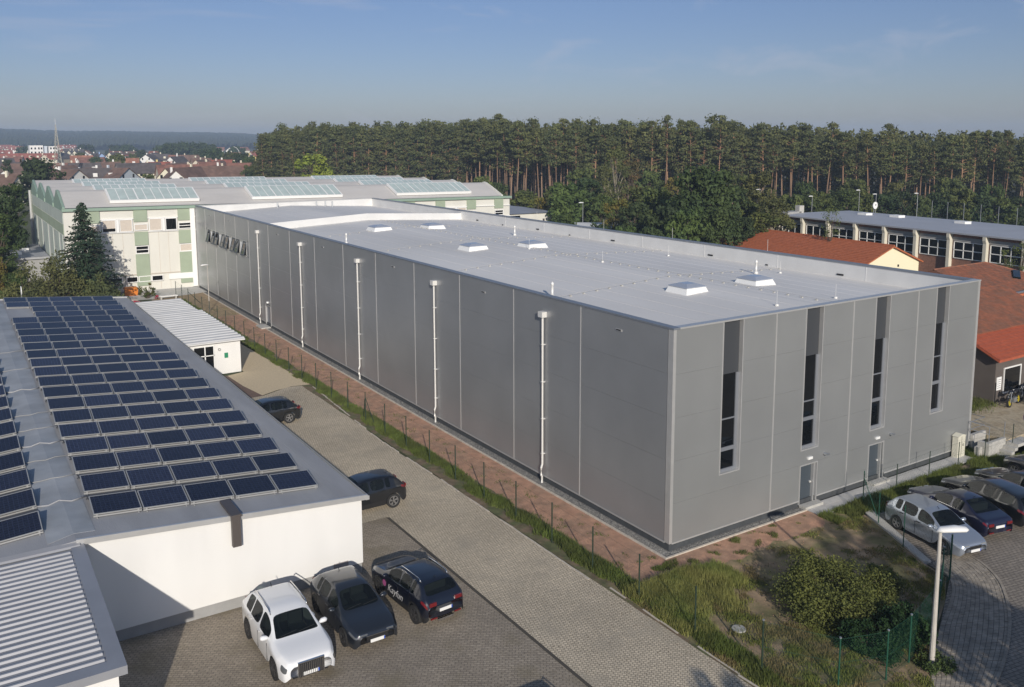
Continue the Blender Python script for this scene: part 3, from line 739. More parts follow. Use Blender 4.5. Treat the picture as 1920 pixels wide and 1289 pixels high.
# ------------------------------------------------------------------ solar panels
def cell_mat():
    m = bpy.data.materials.new('solar_cells'); m.use_nodes = True
    n, l = m.node_tree.nodes, m.node_tree.links
    b = n['Principled BSDF']; b.inputs['Roughness'].default_value = 0.12; b.inputs['Specular IOR Level'].default_value = 0.35
    t = n.new('ShaderNodeTexCoord')
    br = n.new('ShaderNodeTexBrick'); br.offset = 0; br.inputs['Scale'].default_value = 1; br.inputs['Brick Width'].default_value = 0.163; br.inputs['Row Height'].default_value = 0.158
    br.inputs['Mortar Size'].default_value = 0.008; br.inputs['Color1'].default_value = (0.011,0.013,0.027,1); br.inputs['Color2'].default_value = (0.015,0.018,0.035,1)
    br.inputs['Mortar'].default_value = (0.028,0.036,0.07,1); br.inputs['Bias'].default_value = 0
    l.new(t.outputs['Object'], br.inputs['Vector'])
    oi = n.new('ShaderNodeObjectInfo'); mr = n.new('ShaderNodeMapRange'); mr.inputs[3].default_value = 0.75; mr.inputs[4].default_value = 1.5
    hs = n.new('ShaderNodeHueSaturation'); l.new(oi.outputs['Random'], mr.inputs[0]); l.new(mr.outputs[0], hs.inputs['Value']); l.new(br.outputs['Color'], hs.inputs['Color'])
    l.new(hs.outputs['Color'], b.inputs['Base Color'])
    return m
M_cells = cell_mat()
TILT = R(10)
PW, PD = 1.69, 1.34
def pt(x, d, up=0.0):      # panel local: x across, d from the front edge up the slope
    return (x, d*math.cos(TILT)-up*math.sin(TILT), 0.10+d*math.sin(TILT)+up*math.cos(TILT))
glass = MB(); glass.add([pt(0.035,0.035,0.036),pt(PW-0.035,0.035,0.036),pt(PW-0.035,PD-0.035,0.036),pt(0.035,PD-0.035,0.036)], [(0,1,2,3)])
me_glass = glass.mesh('cells', M_cells)
fm = MB()
for (xa,xb,da,db) in ((0,PW,0,0.035),(0,PW,PD-0.035,PD),(0,0.035,0.035,PD-0.035),(PW-0.035,PW,0.035,PD-0.035)):
    fm.hexa([pt(xa,da,0),pt(xb,da,0),pt(xb,db,0),pt(xa,db,0),pt(xa,da,0.042),pt(xb,da,0.042),pt(xb,db,0.042),pt(xa,db,0.042)])
fm.add([pt(0,0,0.002),pt(PW,0,0.002),pt(PW,PD,0.002),pt(0,PD,0.002)], [(3,2,1,0)])
me_frame = fm.mesh('panel_frame', M_pvframe)
rk = MB()
for x in (0.10,PW-0.14):
    rk.hexa([(x,-0.12,0.0),(x+0.04,-0.12,0.0),(x+0.04,2.4,0.0),(x,2.4,0.0),(x,-0.12,0.03),(x+0.04,-0.12,0.03),(x+0.04,2.4,0.03),(x,2.4,0.03)])
    rk.box(x,1.24,0.03,x+0.04,1.28,0.30)
    rk.box(x-0.01,0.0,0.04,x+0.05,0.06,0.11)
rk.box(0,-0.012,0.02,PW,0.0,0.075)       # pale front plate
me_rack = rk.mesh('mounting_rail', M_pvframe)
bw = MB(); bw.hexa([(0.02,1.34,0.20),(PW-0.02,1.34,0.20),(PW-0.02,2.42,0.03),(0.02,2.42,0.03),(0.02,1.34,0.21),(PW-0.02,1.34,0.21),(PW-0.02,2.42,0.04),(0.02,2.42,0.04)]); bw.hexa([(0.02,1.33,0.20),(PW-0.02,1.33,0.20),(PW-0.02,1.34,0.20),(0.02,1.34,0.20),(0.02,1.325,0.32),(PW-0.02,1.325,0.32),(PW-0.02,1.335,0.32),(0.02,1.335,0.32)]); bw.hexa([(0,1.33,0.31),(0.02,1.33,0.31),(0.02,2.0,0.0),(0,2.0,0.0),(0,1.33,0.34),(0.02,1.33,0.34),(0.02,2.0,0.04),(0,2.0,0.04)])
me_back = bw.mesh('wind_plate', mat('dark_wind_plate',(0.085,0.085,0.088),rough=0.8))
PITCHY = 2.56
arr = []
for k in range(21):
    for c in range(5):
        if k in (17,18) and c == 0: continue
        arr.append(('right', k, c, -22.0+c*1.73, 7.40+k*PITCHY-0.02*c*3))
for k in range(12):
    for c in range(2 if k < 5 else 1):
        arr.append(('left', k, c, -23.68-PW-c*1.73, 7.0+k*2.52))
slope = math.atan(0.0785)
for side, k, c, x, y in arr:
    zc = pvz(x) + 0.015
    cw = ['leftmost','second','middle','fourth','rightmost'][c] if side == 'right' else ['rightmost','second'][c]
    lab = (f'solar panel, {cw} in {nth(k)} row from the front wall, right of walkway' if side == 'right'
           else f'solar panel left of the roof walkway, {"beside it" if c == 0 else "one further out"}, {nth(k)} row')
    p = thing('solar_panel', lab, 'solar panel', (x, y, zc), 0, 'solar panels on the grey roof')
    p.rotation_euler = (0, slope if side == 'right' else -slope, 0)
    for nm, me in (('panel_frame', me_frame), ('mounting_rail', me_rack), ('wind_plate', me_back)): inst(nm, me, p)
    inst('cells', me_glass, [ch for ch in p.children if ch.name.startswith('panel_frame')][0])
# cables over the walkway
cb = thing('roof_cables', 'sagging grey cables crossing the walkway strip between the two solar arrays', 'cables', (-22.8,20,4.3))
for i, y in enumerate((9.6,12.4,15.0,17.4,19.9,22.6,27.9,33.1,38.4)):
    d = (i % 3-1)*0.12
    MB().tube([(-23.7,y,pvz(-23.7)+0.06),(-23.3,y+d,pvz(-23.3)+0.03),(-22.9,y-d,pvz(-22.9)+0.035),(-22.5,y+d*1.4,pvz(-22.5)+0.03),(-22.0,y+0.1,pvz(-22.0)+0.06)], 0.018 if i % 3 else 0.035, n=6).build('cable', M_plinthw if i % 3 else M_felt, cb, smooth=True)
# small satellite dish at the back edge
ds = thing('satellite_dish', 'small white satellite dish standing behind the back edge of the solar roof', 'satellite dish', (-20.5,61.6,3.2))
MB().tube([(-20.5,61.6,2.5),(-20.5,61.6,4.55)], 0.03, n=6).build('mast', M_steel, ds)
o = MB().disc_y(-20.5,61.5,4.8,0.42,0.05,n=18,axis='x').build('dish', M_white, ds)
# ------------------------------------------------------------------ lean-to with ribbed roof
LT = thing('lean_to', 'white annexe with grey ribbed sheet metal roof in front of the solar building', 'annexe', (-27,1,0))
zb_, zf_ = 4.12, 4.0
def ltz(y): return zf_+(zb_-zf_)*(y+2.9)/8.6
MB().box(-40,-2.75,0.45,-22.78,5.69,3.86).build('wall', M_render, LT)
MB().box(-39.95,-2.70,0.0,-22.83,5.69,0.449).build('plinth', M_plinthw, LT)
MB().hexa([(-40.1,-2.92,zf_-0.20),(-22.60,-2.92,zf_-0.20),(-22.60,5.68,zb_-0.20),(-40.1,5.68,zb_-0.20),(-40.1,-2.92,zf_-0.02),(-22.60,-2.92,zf_-0.02),(-22.60,5.68,zb_-0.02),(-40.1,5.68,zb_-0.02)]).build('roof', M_ribbase, LT)
bd = MB()
bd.hexa([(-23.0,-2.95,zf_-0.22),(-22.57,-2.95,zf_-0.22),(-22.57,5.66,zb_-0.22),(-23.0,5.66,zb_-0.22),(-23.0,-2.95,zf_+0.03),(-22.57,-2.95,zf_+0.03),(-22.57,5.66,zb_+0.03),(-23.0,5.66,zb_+0.03)])
bd.hexa([(-40.1,-2.95,zf_-0.22),(-23.0,-2.95,zf_-0.22),(-23.0,-2.45,zf_-0.22),(-40.1,-2.45,zf_-0.22),(-40.1,-2.95,zf_+0.028),(-23.0,-2.95,zf_+0.028),(-23.0,-2.45,zf_+0.028),(-40.1,-2.45,zf_+0.028)])
bd.build('edge_flashing', M_ribbase, LT)
fl = MB(); fl.hexa([(-40,5.30,zb_+0.0),(-22.7,5.30,zb_+0.0),(-22.7,5.60,zb_+0.0),(-40,5.60,zb_+0.0),(-40,5.36,zb_+0.06),(-22.7,5.36,zb_+0.06),(-22.7,5.60,zb_+0.12),(-40,5.60,zb_+0.12)]); fl.build('wall_flashing', M_ribs, LT)
y = -2.28
rb = MB(); rb.hexa([(-17.0,-0.075,0),(0,-0.075,0),(0,0.075,0),(-17.0,0.075,0),(-17.0,-0.035,0.055),(0,-0.035,0.055),(0,0.035,0.055),(-17.0,0.035,0.055)])
me_rib = rb.mesh('roof_rib', M_ribs)
while y < 5.2:
    o = inst('roof_rib', me_rib, LT, (-23.05+27, y-1, ltz(y)-0.02)); y += 0.333
# ------------------------------------------------------------------ white cabin
CB = thing('cabin', 'white cabin with ribbed pale roof and small green sign beside the fence', 'cabin', (-9,48,0))
MB().box(-13,41.3,0.0,-7.0,54.6,2.50).build('wall', M_render, CB)
MB().box(-13,54.7,0.0,-7.3,62.0,2.45).build('rear_wall', M_render, CB)
def ribbed(name, x0, x1, y0, y1, z, par, nribs):
    r = MB().box(x0,y0,z-0.10,x1,y1,z).build(name, M_cabroof, par)
    rr_ = MB()
    for i in range(nribs):
        y = y0+(y1-y0)*(i+0.5)/nribs; hw = (y1-y0)/nribs*0.22
        rr_.hexa([(x0,y-hw*1.6,z),(x1,y-hw*1.6,z),(x1,y+hw*1.6,z),(x0,y+hw*1.6,z),(x0,y-hw,z+0.09),(x1,y-hw,z+0.09),(x1,y+hw,z+0.09),(x0,y+hw,z+0.09)])
    rr_.build('rib', M_cabroof, r)
ribbed('roof', -13.2,-6.68,41.0,54.8,2.66,CB,15)
ribbed('rear_roof', -13.2,-6.9,54.9,62.3,2.60,CB,8)
fr = MB(); 
for a, b, c, d in ((-10.6,-9.0,2.30,2.38),(-10.6,-9.0,1.55,1.62)): fr.box(a,41.24,c,b,41.31,d)
for x in (-9.08,-9.75,-10.6): fr.box(x,41.24,0.05,x+0.08,41.31,2.30)
f_ = fr.build('door_frame', M_white, CB)
MB().box(-10.5,41.27,1.62,-9.08,41.295,2.30).build('pane', M_glassdark, f_); MB().box(-9.67,41.27,0.1,-9.08,41.295,1.55).build('pane', M_glassdark, f_); MB().box(-10.5,41.27,0.1,-9.75,41.295,1.55).build('pane', M_glassdark, f_)
MB().box(-8.25,41.27,1.25,-7.97,41.299,1.65).build('sign', mat('green_sign',(0.02,0.22,0.11),rough=0.5), CB)
MB().disc_y(-8.62,41.25,1.98,0.11,0.05,n=16,rin=0.07).build('hose_ring', M_plinthw, CB)
# ------------------------------------------------------------------ green and cream factory hall behind
GH = thing('factory_hall', 'old cream and pale green factory hall with saw-tooth roof and glass rooflights', 'factory', (10,100,0))
GX0, GX1, GY = -14.4, 45.6, 84.06
def dz(x): return -0.013*(x-GX0)
HZ = 10.05
b = MB()
b.hexa([(GX0,GY+0.1,0),(GX1,GY+0.1,0),(GX1,123,0),(GX0,123,0),(GX0,GY+0.1,HZ),(GX1,GY+0.1,HZ+dz(GX1)),(GX1,123,HZ+dz(GX1)),(GX0,123,HZ)])
b.build('wall', M_cream, GH)
def gbox(x0, x1, z0, z1, y0, y1, name, m, par=GH):
    return MB().hexa([(x0,y0,z0+dz(x0)),(x1,y0,z0+dz(x1)),(x1,y1,z0+dz(x1)),(x0,y1,z0+dz(x0)),(x0,y0,z1+dz(x0)),(x1,y0,z1+dz(x1)),(x1,y1,z1+dz(x1)),(x0,y1,z1+dz(x0))]).build(name, m, par)
gbox(GX0-0.15,GX1+0.2,10.0,10.32,GY-0.25,GY+0.4,'eave_coping',M_greend)
gbox(GX0,GX1,-0.1,0.30,GY-0.02,GY+0.1,'plinth',M_plinthw)
# green pilasters 5.1 m apart
px = [-12.15,-7.0,-2.0]+[3.1+5.08*i for i in range(5)]+[28.3,33.1,38.2,42.9]
def win(x0, x1, z0, z1, kind):
    f = MB(); t = 0.09
    f.box(x0-t,GY-0.10,z0-t+dz(x0),x1+t,GY+0.0,z0+dz(x0)); f.box(x0-t,GY-0.10,z1+dz(x0),x1+t,GY+0.0,z1+t+dz(x0))
    f.box(x0-t,GY-0.10,z0+dz(x0),x0,GY+0.0,z1+dz(x0)); f.box(x1,GY-0.10,z0+dz(x0),x1+t,GY+0.0,z1+dz(x0))
    fo = f.build('window', M_white, GH)
    if kind == 'half':
        zm = z0+(z1-z0)*0.28
        MB().box(x0,GY-0.05,zm+dz(x0),x1,GY-0.02,z1+dz(x0)).build('blind', M_blind, fo); MB().box(x0,GY-0.04,z0+dz(x0),x1,GY-0.02,zm+dz(x0)).build('pane', M_glassdark, fo)
    elif kind == 'blind': MB().box(x0,GY-0.05,z0+dz(x0),x1,GY-0.02,z1+dz(x0)).build('blind', M_blind, fo)
    else:
        MB().box(x0,GY-0.04,z0+dz(x0),x1,GY-0.02,z1+dz(x0)).build('pane', M_glassdark, fo)
        if kind == 'bar': MB().box(x0,GY-0.07,(z0+z1)/2-0.04+dz(x0),x1,GY-0.045,(z0+z1)/2+0.04+dz(x0)).build('bar', M_white, fo)
r5 = random.Random(5)
for i, x in enumerate(px):
    wdt = 1.5
    gbox(x,x+wdt,8.55,10.0,GY-0.06,GY+0.1,'green_panel',M_green)
    if x < 0 or x > 20:
        gbox(x,x+wdt,5.75,7.35,GY-0.06,GY+0.1,'green_panel',M_green)
        gbox(x,x+wdt,0.9 if x > -8 else 0.9,4.75,GY-0.06,GY+0.1,'green_panel',M_green)
        gbox(x-0.05,x+wdt+0.05,4.72,4.80,GY-0.09,GY-0.061,'sill_band',M_white)
        win(x+0.1,x+wdt-0.1,4.85,5.6,['pane','bar','blind'][i % 3])
        win(x+0.08,x+wdt-0.08,7.6,8.2,'blind' if x < -3 and x > -10 or i%3 == 0 else 'bar')
        nx = px[i+1] if i+1 < len(px) else GX1
        a = x+wdt+0.25; bb = nx-0.2
        if bb-a > 3:
            m1 = a+(bb-a)*0.42
            if i != 2:
                win(a,m1,7.5,8.8,'half' if i == 0 else 'blind'); win(m1+0.55,bb-0.05,7.5,8.8,'blind' if i != 1 else 'pane')
                gbox(m1+0.12,m1+0.42,7.4,8.95,GY-0.05,GY+0.1,'pier',M_white)
        gbox(x+wdt+0.02,min(nx-0.02,GX1),8.9,9.0,GY-0.09,GY+0.1,'sill_band',M_white)
        gbox(x+wdt+0.02,min(nx-0.02,GX1),7.3,7.38,GY-0.09,GY+0.1,'sill_band',M_white)
    # vertical panel joints
for xx in [-13.3,-9.4,-8.3,-4.3,-3.2,-0.35,27,31,36,41]: gbox(xx-0.015,xx+0.015,0.4,7.3,GY+0.07,GY+0.099,'panel_joint',M_blind)
for x0, x1 in ((-10.0,-8.7),(-8.1,-7.0),(-6.75,-5.5),(-5.3,-4.15)): win(x0,x1,1.45,1.98,'pane')
gbox(-3.4,-0.05,1.45,2.15,GY-0.08,GY+0.1,'light_band',M_white)
gbox(-0.62,-0.06,0.4,10.0,GY-0.12,GY+0.1,'corner_pier',M_white)
gbox(GX0,-0.7,2.25,2.33,GY-0.03,GY+0.1,'joint_band',M_blind)
# saw-tooth roof: ridges run east-west
ridges = [(84.45,89.6,93.6),(93.6,99.8,103.7),(103.7,110.0,114.0),(114.0,120.3,123.4)]
def prof(ya, yr, yb):   # rounded shed profile: list of (y,z)
    return [(ya,10.36),(ya+(yr-ya)*0.5,11.35),(yr-0.7,12.0),(yr,12.13),(yr+0.45,12.02),(yr+1.1,11.6),(yb,10.5)]
for ya, yr, yb in ridges:
    P = prof(ya, yr, yb); r = MB()
    n = len(P)
    r.add([(GX0+0.25,y,z) for y,z in P]+[(GX1-1.0,y,z+dz(GX1)) for y,z in P], [(i,n+i,n+i+1,i+1) for i in range(n-1)])
    ro = r.build('shed_roof', M_shedroof, GH)
    for xe, lab in ((GX0-0.02,'w'),(GX1-1.25,'e')):
        d = dz(xe); g = MB()
        pts = [(y,z+0.10+d) for y,z in P]; base = [(P[-1][0],9.6+d),(P[0][0],9.6+d)]
        poly = pts+base; m_ = len(poly)
        g.add([(xe,y,z) for y,z in poly]+[(xe+0.27,y,z) for y,z in poly], [tuple(range(m_)), tuple(range(2*m_-1,m_-1,-1))]+[(i,m_+i,m_+(i+1)%m_,(i+1)%m_) for i in range(m_)])
        g.build('gable_end', M_greend if lab == 'w' else M_cream, GH)
    # seam lines across
    q = MB(); slope_pts = P[:3]
    (y0,z0),(y1,z1) = P[0],P[2]
    k = 1 - (yr-84)/90.0
    # rooflights on the south slope
    off = (yr-89.6)*0.0
    for (xa, xb) in ((-9.3,0.9),(7.4,19.6),(27.6,39.6)):
        sh = -(ridges.index((ya,yr,yb)))*(-0.0)
        def sp(x, t, up):
            yy = y0+(y1-y0)*t; zz = 10.36+(12.0-10.36)*t+0.10; return (x, yy-up*0.28, zz+up+dz(x))
        fr = MB(); u0, u1 = 0.16, 0.34
        c = [sp(xa,0.17,0.0),sp(xb,0.17,0.0),sp(xb,0.93,0.0),sp(xa,0.93,0.0),sp(xa,0.17,u1),sp(xb,0.17,u1),sp(xb,0.93,u1),sp(xa,0.93,u1)]
        fr.hexa(c); kb_ = fr.build('rooflight_kerb', M_white, GH)
        nb = int((xb-xa)/1.0)
        for i in range(nb):
            a = xa+0.12+(xb-xa-0.24)*i/nb; bb = xa+0.12+(xb-xa-0.24)*(i+1)/nb
            wid = 0.05 if i not in (3,10,11) else 0.12
            MB().add([sp(a+wid,0.20,u1+0.012),sp(bb-0.04,0.20,u1+0.012),sp(bb-0.04,0.90,u1+0.012),sp(a+wid,0.90,u1+0.012)],[(0,1,2,3)]).build('rooflight_pane', M_rooflight, kb_)
# west wall: grey-green sheets with pale strips, downpipe
for (ya, yb, z0, z1, m_) in ((84.5,123,7.3,8.5,M_green),(86,88,0.5,7.2,M_greyg),(89.5,94.5,0.5,7.2,M_greyg),(96,100,0.5,7.2,M_greyg),(102,108,0.5,7.2,M_greyg),(110,115,0.5,7.2,M_greyg),(117,122,0.5,7.2,M_greyg),(84.5,123,8.6,10.0,M_greyg)):
    MB().box(GX0-0.05,ya,z0,GX0+0.02,yb,z1).build('side_panel', m_, GH)
MB().tube([(GX0-0.25,122.8,0),(GX0-0.25,122.8,10.6)], 0.22, n=8).build('corner_downpipe', M_alu, GH)
for xe in (GX0-0.1,):
    for (ya,yr,yb) in ridges:
        MB().box(xe-0.05,yb-0.5,10.0,xe+0.3,yb+0.5,10.5).build('valley_gutter', M_greend, GH)
# low flat building left of the factory
LB = thing('low_shed', 'low grey flat-roofed shed left of the green factory hall behind the spruce', 'shed', (-18,106,0))
MB().box(-30,100.5,0,-14.75,116,2.9).build('wall', M_plinthw, LB)
MB().box(-30.2,100.2,2.9,-14.65,116.3,3.15).build('roof', M_felt, LB)
for x, y in ((-17.2,108),(-18.3,104)): MB().box(x,y,3.15,x+0.8,y+0.8,3.5).build('roof_light', M_white, LB)
# white shed right of the factory, and canopy
WS = thing('white_shed', 'white shed with grey hipped roof and dark window band right of the factory', 'shed', (60,106,0))
MB().hexa([(46,105,0),(67.7,103,0),(69,116,0),(46,118,0),(46,105,4.75),(67.7,103,4.75),(69,116,4.75),(46,118,4.75)]).build('wall', M_cream, WS)
MB().add([(45.6,104.6,4.76),(68.1,102.6,4.76),(69.4,116.4,4.76),(45.6,118.4,4.76),(46,113,6.05),(59.8,112.5,6.05)], [(0,1,5,4),(1,2,5),(2,3,4,5),(3,0,4),(0,3,2,1)]).build('roof', M_ribbase, WS)
for i in range(6):
    x = 55.0+i*0.88; MB().box(x,103.55+(0.88*0.09)*(5-i)-0.12,3.35,x+0.78,104.3,4.45).build('window', M_glassdark, WS)
MB().box(64.9,103.0,3.3,65.15,103.3,3.7).build('wall_box', M_bronze, WS)
CN = thing('canopy', 'pale flat canopy on thin posts standing behind the hall parapet', 'canopy', (62,88,0))
MB().add([(56.5,95.5,3.62),(52,86,3.62),(66.6,81.6,3.5),(71,90.5,3.5),(56.5,95.5,3.78),(52,86,3.78),(66.6,81.6,3.66),(71,90.5,3.66),(61.5,88.5,4.35)], [(3,2,1,0),(0,1,5,4),(1,2,6,5),(2,3,7,6),(3,0,4,7),(4,5,8),(5,6,8),(6,7,8),(7,4,8)]).build('roof', M_para, CN)
for x, y in ((66.3,82.0),(70.5,90.2),(52.6,86.3),(57,95)): MB().tube([(x,y,0),(x,y,3.6)],0.10,n=6).build('post', M_steel, CN)
# ------------------------------------------------------------------ cars
M_tyre = mat('black_tyre', (0.018,0.018,0.018), rough=0.85)
M_rim = mat('silver_alloy', (0.45,0.45,0.46), rough=0.3, metal=0.8)
M_rimd = mat('dark_alloy', (0.10,0.10,0.105), rough=0.35, metal=0.7)
M_under = mat('black_underbody', (0.008,0.008,0.008), rough=0.9)
M_carglass = mat('tinted_car_glass', (0.010,0.013,0.015), rough=0.02, spec=0.6)
_n, _l = M_carglass.node_tree.nodes, M_carglass.node_tree.links
_tr = _n.new('ShaderNodeBsdfTransparent'); _tr.inputs[0].default_value = (0.50,0.58,0.55,1); _mx = _n.new('ShaderNodeMixShader'); _mx.inputs[0].default_value = 0.55
_l.new(_n['Principled BSDF'].outputs[0], _mx.inputs[1]); _l.new(_tr.outputs[0], _mx.inputs[2]); _l.new(_mx.outputs[0], _n['Material Output'].inputs['Surface'])
M_seat = mat('dark_grey_car_seat', (0.07,0.07,0.072), rough=0.9)
M_cabin = mat('car_cabin_plastic', (0.025,0.025,0.027), rough=0.8)
M_black = mat('black_trim', (0.015,0.015,0.016), rough=0.5)
M_chrome = mat('chrome', (0.7,0.7,0.7), rough=0.12, metal=1.0)
M_head = mat('headlamp_glass', (0.42,0.44,0.46), rough=0.06, metal=0.5, coat=1)
M_headd = mat('dark_headlamp_glass', (0.16,0.17,0.18), rough=0.06, metal=0.4, coat=1)
M_tail = mat('red_tail_lamp', (0.14,0.006,0.008), rough=0.12, coat=1)
M_plate = mat('white_number_plate', (0.72,0.72,0.70), rough=0.4)
M_plateb = mat('blue_plate_band', (0.03,0.08,0.40), rough=0.4)
def paint(name, col, metal=0.2, rough=0.28): return mat(name, col, rough=rough, metal=metal, coat=1.0, spec=0.5)
SC = 1.07
def lin(P, x):
    if x <= P[0][0]: return P[0][1]
    for (a, za), (b, zb) in zip(P, P[1:]):
        if x <= b: return za+(zb-za)*(x-a)/(b-a)
    return P[-1][1]
def smooth_lin(P, x, r=0.13):
    return (lin(P, x-r)+2*lin(P, x)+lin(P, x+r))/4 if P[0][0]+r < x < P[-1][0]-r else lin(P, x)
def wheel_meshes(r, wt, rimmat):
    t = MB(); t.disc_y(0,0,0,r,wt,n=26,rin=r*0.66); t.disc_y(0,0,0,r*0.965,wt+0.03,n=26,rin=r*0.70)
    rm = MB(); rm.disc_y(0,0,0,r*0.67,wt*0.55,n=26)
    me_t = t.mesh('tyre', M_tyre, smooth=False)
    face = MB()
    for k in range(5):
        a = 2*math.pi*k/5+0.3; c, s_ = math.cos(a), math.sin(a)
        for da in (-0.16, 0.16):
            c2, s2 = math.cos(a+da), math.sin(a+da)
            p0 = (c*0.04, s_*0.04); p1 = (c2*r*0.64, s2*r*0.64); nx, nz = -s2*0.018, c2*0.018
            for sgn in (1,-1):
                y = sgn*wt*0.44
                face.hexa([(p0[0]-nx,y-0.015,p0[1]-nz),(p1[0]-nx,y-0.015,p1[1]-nz),(p1[0]-nx,y+0.015,p1[1]-nz),(p0[0]-nx,y+0.015,p0[1]-nz),
                           (p0[0]+nx,y-0.015,p0[1]+nz),(p1[0]+nx,y-0.015,p1[1]+nz),(p1[0]+nx,y+0.015,p1[1]+nz),(p0[0]+nx,y+0.015,p0[1]+nz)])
    for sgn in (1,-1): face.disc_y(0,sgn*wt*0.45,0,r*0.13,0.03,n=12); face.disc_y(0,sgn*wt*0.44,0,r*0.68,0.03,n=26,rin=r*0.60)
    return me_t, rm.mesh('rim_back', M_under), face.mesh('rim', rimmat)
def make_car(name, label, cat, loc, heading, S, pm, group='parked cars', rim=None):
    """S: dict of sizes in metres. The car points along +x before it is turned by heading."""
    L_, Wd, r, wb, fo = S['L'], S['W']/2, S['r'], S['wb'], S['fo']
    top, belt, wr = S['top'], S['belt'], S['wr']
    xw = [fo, fo+wb]; zw = r; Ra = r+0.05
    xs = set(S['st'])
    for c in xw:
        for q in (-1.0,-0.985,-0.9,-0.72,-0.45,-0.15,0.15,0.45,0.72,0.9,0.985,1.0): xs.add(round(c+q*Ra, 4))
    for a in (0.0,0.02,0.05,0.10,0.18,0.30,0.45,0.62,L_-0.55,L_-0.38,L_-0.22,L_-0.10,L_-0.03,L_): xs.add(round(a,4))
    xs = sorted(x for x in xs if 0 <= x <= L_)
    ys = [xs[0]]
    for x in xs[1:]:
        if x-ys[-1] > 0.013 or x in S['st']: ys.append(x)
    xs = ys
    kf, kr = S.get('kf',0.17), S.get('kr',0.11)
    def wid(x):
        w_ = 1.0
        if x < 0.75: w_ -= kf*(1-x/0.75)**2.2
        if x < 0.12: w_ -= 0.15*(1-x/0.12)**2
        if x > L_-0.7: w_ -= kr*((x-L_+0.7)/0.7)**2.2
        if x > L_-0.12: w_ -= 0.09*((x-L_+0.12)/0.12)**2
        return Wd*w_
    sec = []
    for x in xs:
        zt = smooth_lin(top, x); zbl = min(lin(belt, x), zt-0.055)
        zb = S.get('sill',0.22)
        if x < 0.12: zb += 0.17*(1-x/0.12)**1.5
        if x > L_-0.12: zb += 0.16*((x-L_+0.12)/0.12)**1.5
        for c in xw:
            if abs(x-c) < Ra: zb = max(zb, zw+math.sqrt(Ra*Ra-(x-c)**2))
        w_ = wid(x); gh = zt-zbl
        f = max(0.0, min(1.0, (gh-0.10)/0.40))
        wre = w_*0.86*(1-f)+wr*f
        zb = min(zb, zbl-0.12)
        h = zbl-zb
        # flare over the arches
        fl = max([max(0, 1-abs(abs(x-c)/Ra)) for c in xw])*0.02
        sec.append([(w_*0.975+fl,zb),(w_*1.0+fl*0.6,zb+h*0.30),(w_*1.0,zb+h*0.62),(w_*0.985,zb+h*0.86),(w_*0.945,zbl),
                    ((w_*0.92+wre)/2,zbl+gh*0.45),(wre,zbl+gh*0.84),(wre*0.88,zbl+gh*0.955),(wre*0.5,zbl+gh*1.0),(0,zbl+gh*1.01)])
    NR = 10; N = len(xs)
    V = []
    for i, x in enumerate(xs):
        for j, (y, z) in enumerate(sec[i]): V.append((x, y, z))
        for j, (y, z) in list(enumerate(sec[i]))[:-1]: V.append((x, -y, z))
    STR = NR+NR-1
    def vi(i, j, side): 
        if j == NR-1 or side == 0: return i*STR+j
        return i*STR+NR+j
    groups = {}
    def key(i, j):
        xm = (xs[i]+xs[i+1])/2
        if j >= 7 and S['ws'][0] < xm < S['ws'][1]: return 'windshield'
        if j >= 7 and S['rw'][0] < xm < S['rw'][1]: return 'rear_window'
        if j in (4,5):
            for a, b in S['sw']:
                if a < xm < b: return 'side_window'
        if (j == 3 or (j == 2 and S.get('hbig'))) and 0.05 < xm < S.get('hl',0.42) : return 'headlight'
        if j == 3 and L_-S.get('tl',0.30) < xm < L_-0.02: return 'tail_light'
        if S.get('clad') and j == 0: return 'lower_cladding'
        return 'body'
    for i in range(N-1):
        for j in range(NR-1):
            for side in (0,1):
                a, b, c, d = vi(i,j,side), vi(i+1,j,side), vi(i+1,j+1,side), vi(i,j+1,side)
                k_ = key(i,j)
                if k_ in ('headlight','tail_light','side_window'): k_ += str(side)
                groups.setdefault(k_, []).append((a,b,c,d) if side == 1 else (d,c,b,a))
    for i in (0, N-1):
        loop = [vi(i,j,0) for j in range(NR)]+[vi(i,j,1) for j in range(NR-2,-1,-1)]
        groups['body'].append(tuple(loop) if i == 0 else tuple(loop[::-1]))
    car = thing(name, label, cat, loc, heading, group)
    ox = fo+wb/2
    def sub(faces, m, nm, par, smooth=True):
        used = sorted({v for f in faces for v in f}); mp_ = {v: k for k, v in enumerate(used)}
        mb = MB(); mb.v = [((ox-V[v][0])*SC, V[v][1]*SC, V[v][2]*SC) for v in used]; mb.f = [tuple(mp_[v] for v in f)[::-1] for f in faces]
        o_ = mb.build(nm, m, par, smooth=smooth, world=False)
        sd_ = o_.modifiers.new('subdivision', 'SUBSURF'); sd_.levels = 1; sd_.render_levels = 1; sd_.boundary_smooth = 'ALL'
        return o_
    body = sub(groups['body'], pm, 'body', car)
    if 'lower_cladding' in groups: sub(groups['lower_cladding'], M_black, 'lower_cladding', car)
    sub(groups['windshield'], M_carglass, 'windshield', car); sub(groups['rear_window'], M_carglass, 'rear_window', car)
    for s_ in ('0','1'):
        sub(groups['side_window'+s_], M_carglass, 'side_window', car)
        sub(groups['headlight'+s_], S.get('hm', M_head), 'headlight', car); sub(groups['tail_light'+s_], M_tail, 'tail_light', car)
    def P(x, y, z): return ((ox-x)*SC, y*SC, z*SC)
    def bx(x0, x1, y0, y1, z0, z1, nm, m, par=car):
        a = P(x1,y0,z0); b = P(x0,y1,z1)
        return MB().box(min(a[0],b[0]),min(a[1],b[1]),a[2],max(a[0],b[0]),max(a[1],b[1]),b[2]).build(nm, m, par, world=False)
    # underbody and arch liners
    ub = MB(); a = P(L_-0.45,-Wd*0.80,0.20); b = P(0.45,Wd*0.80,0.42); ub.box(a[0],a[1],a[2],b[0],b[1],b[2])
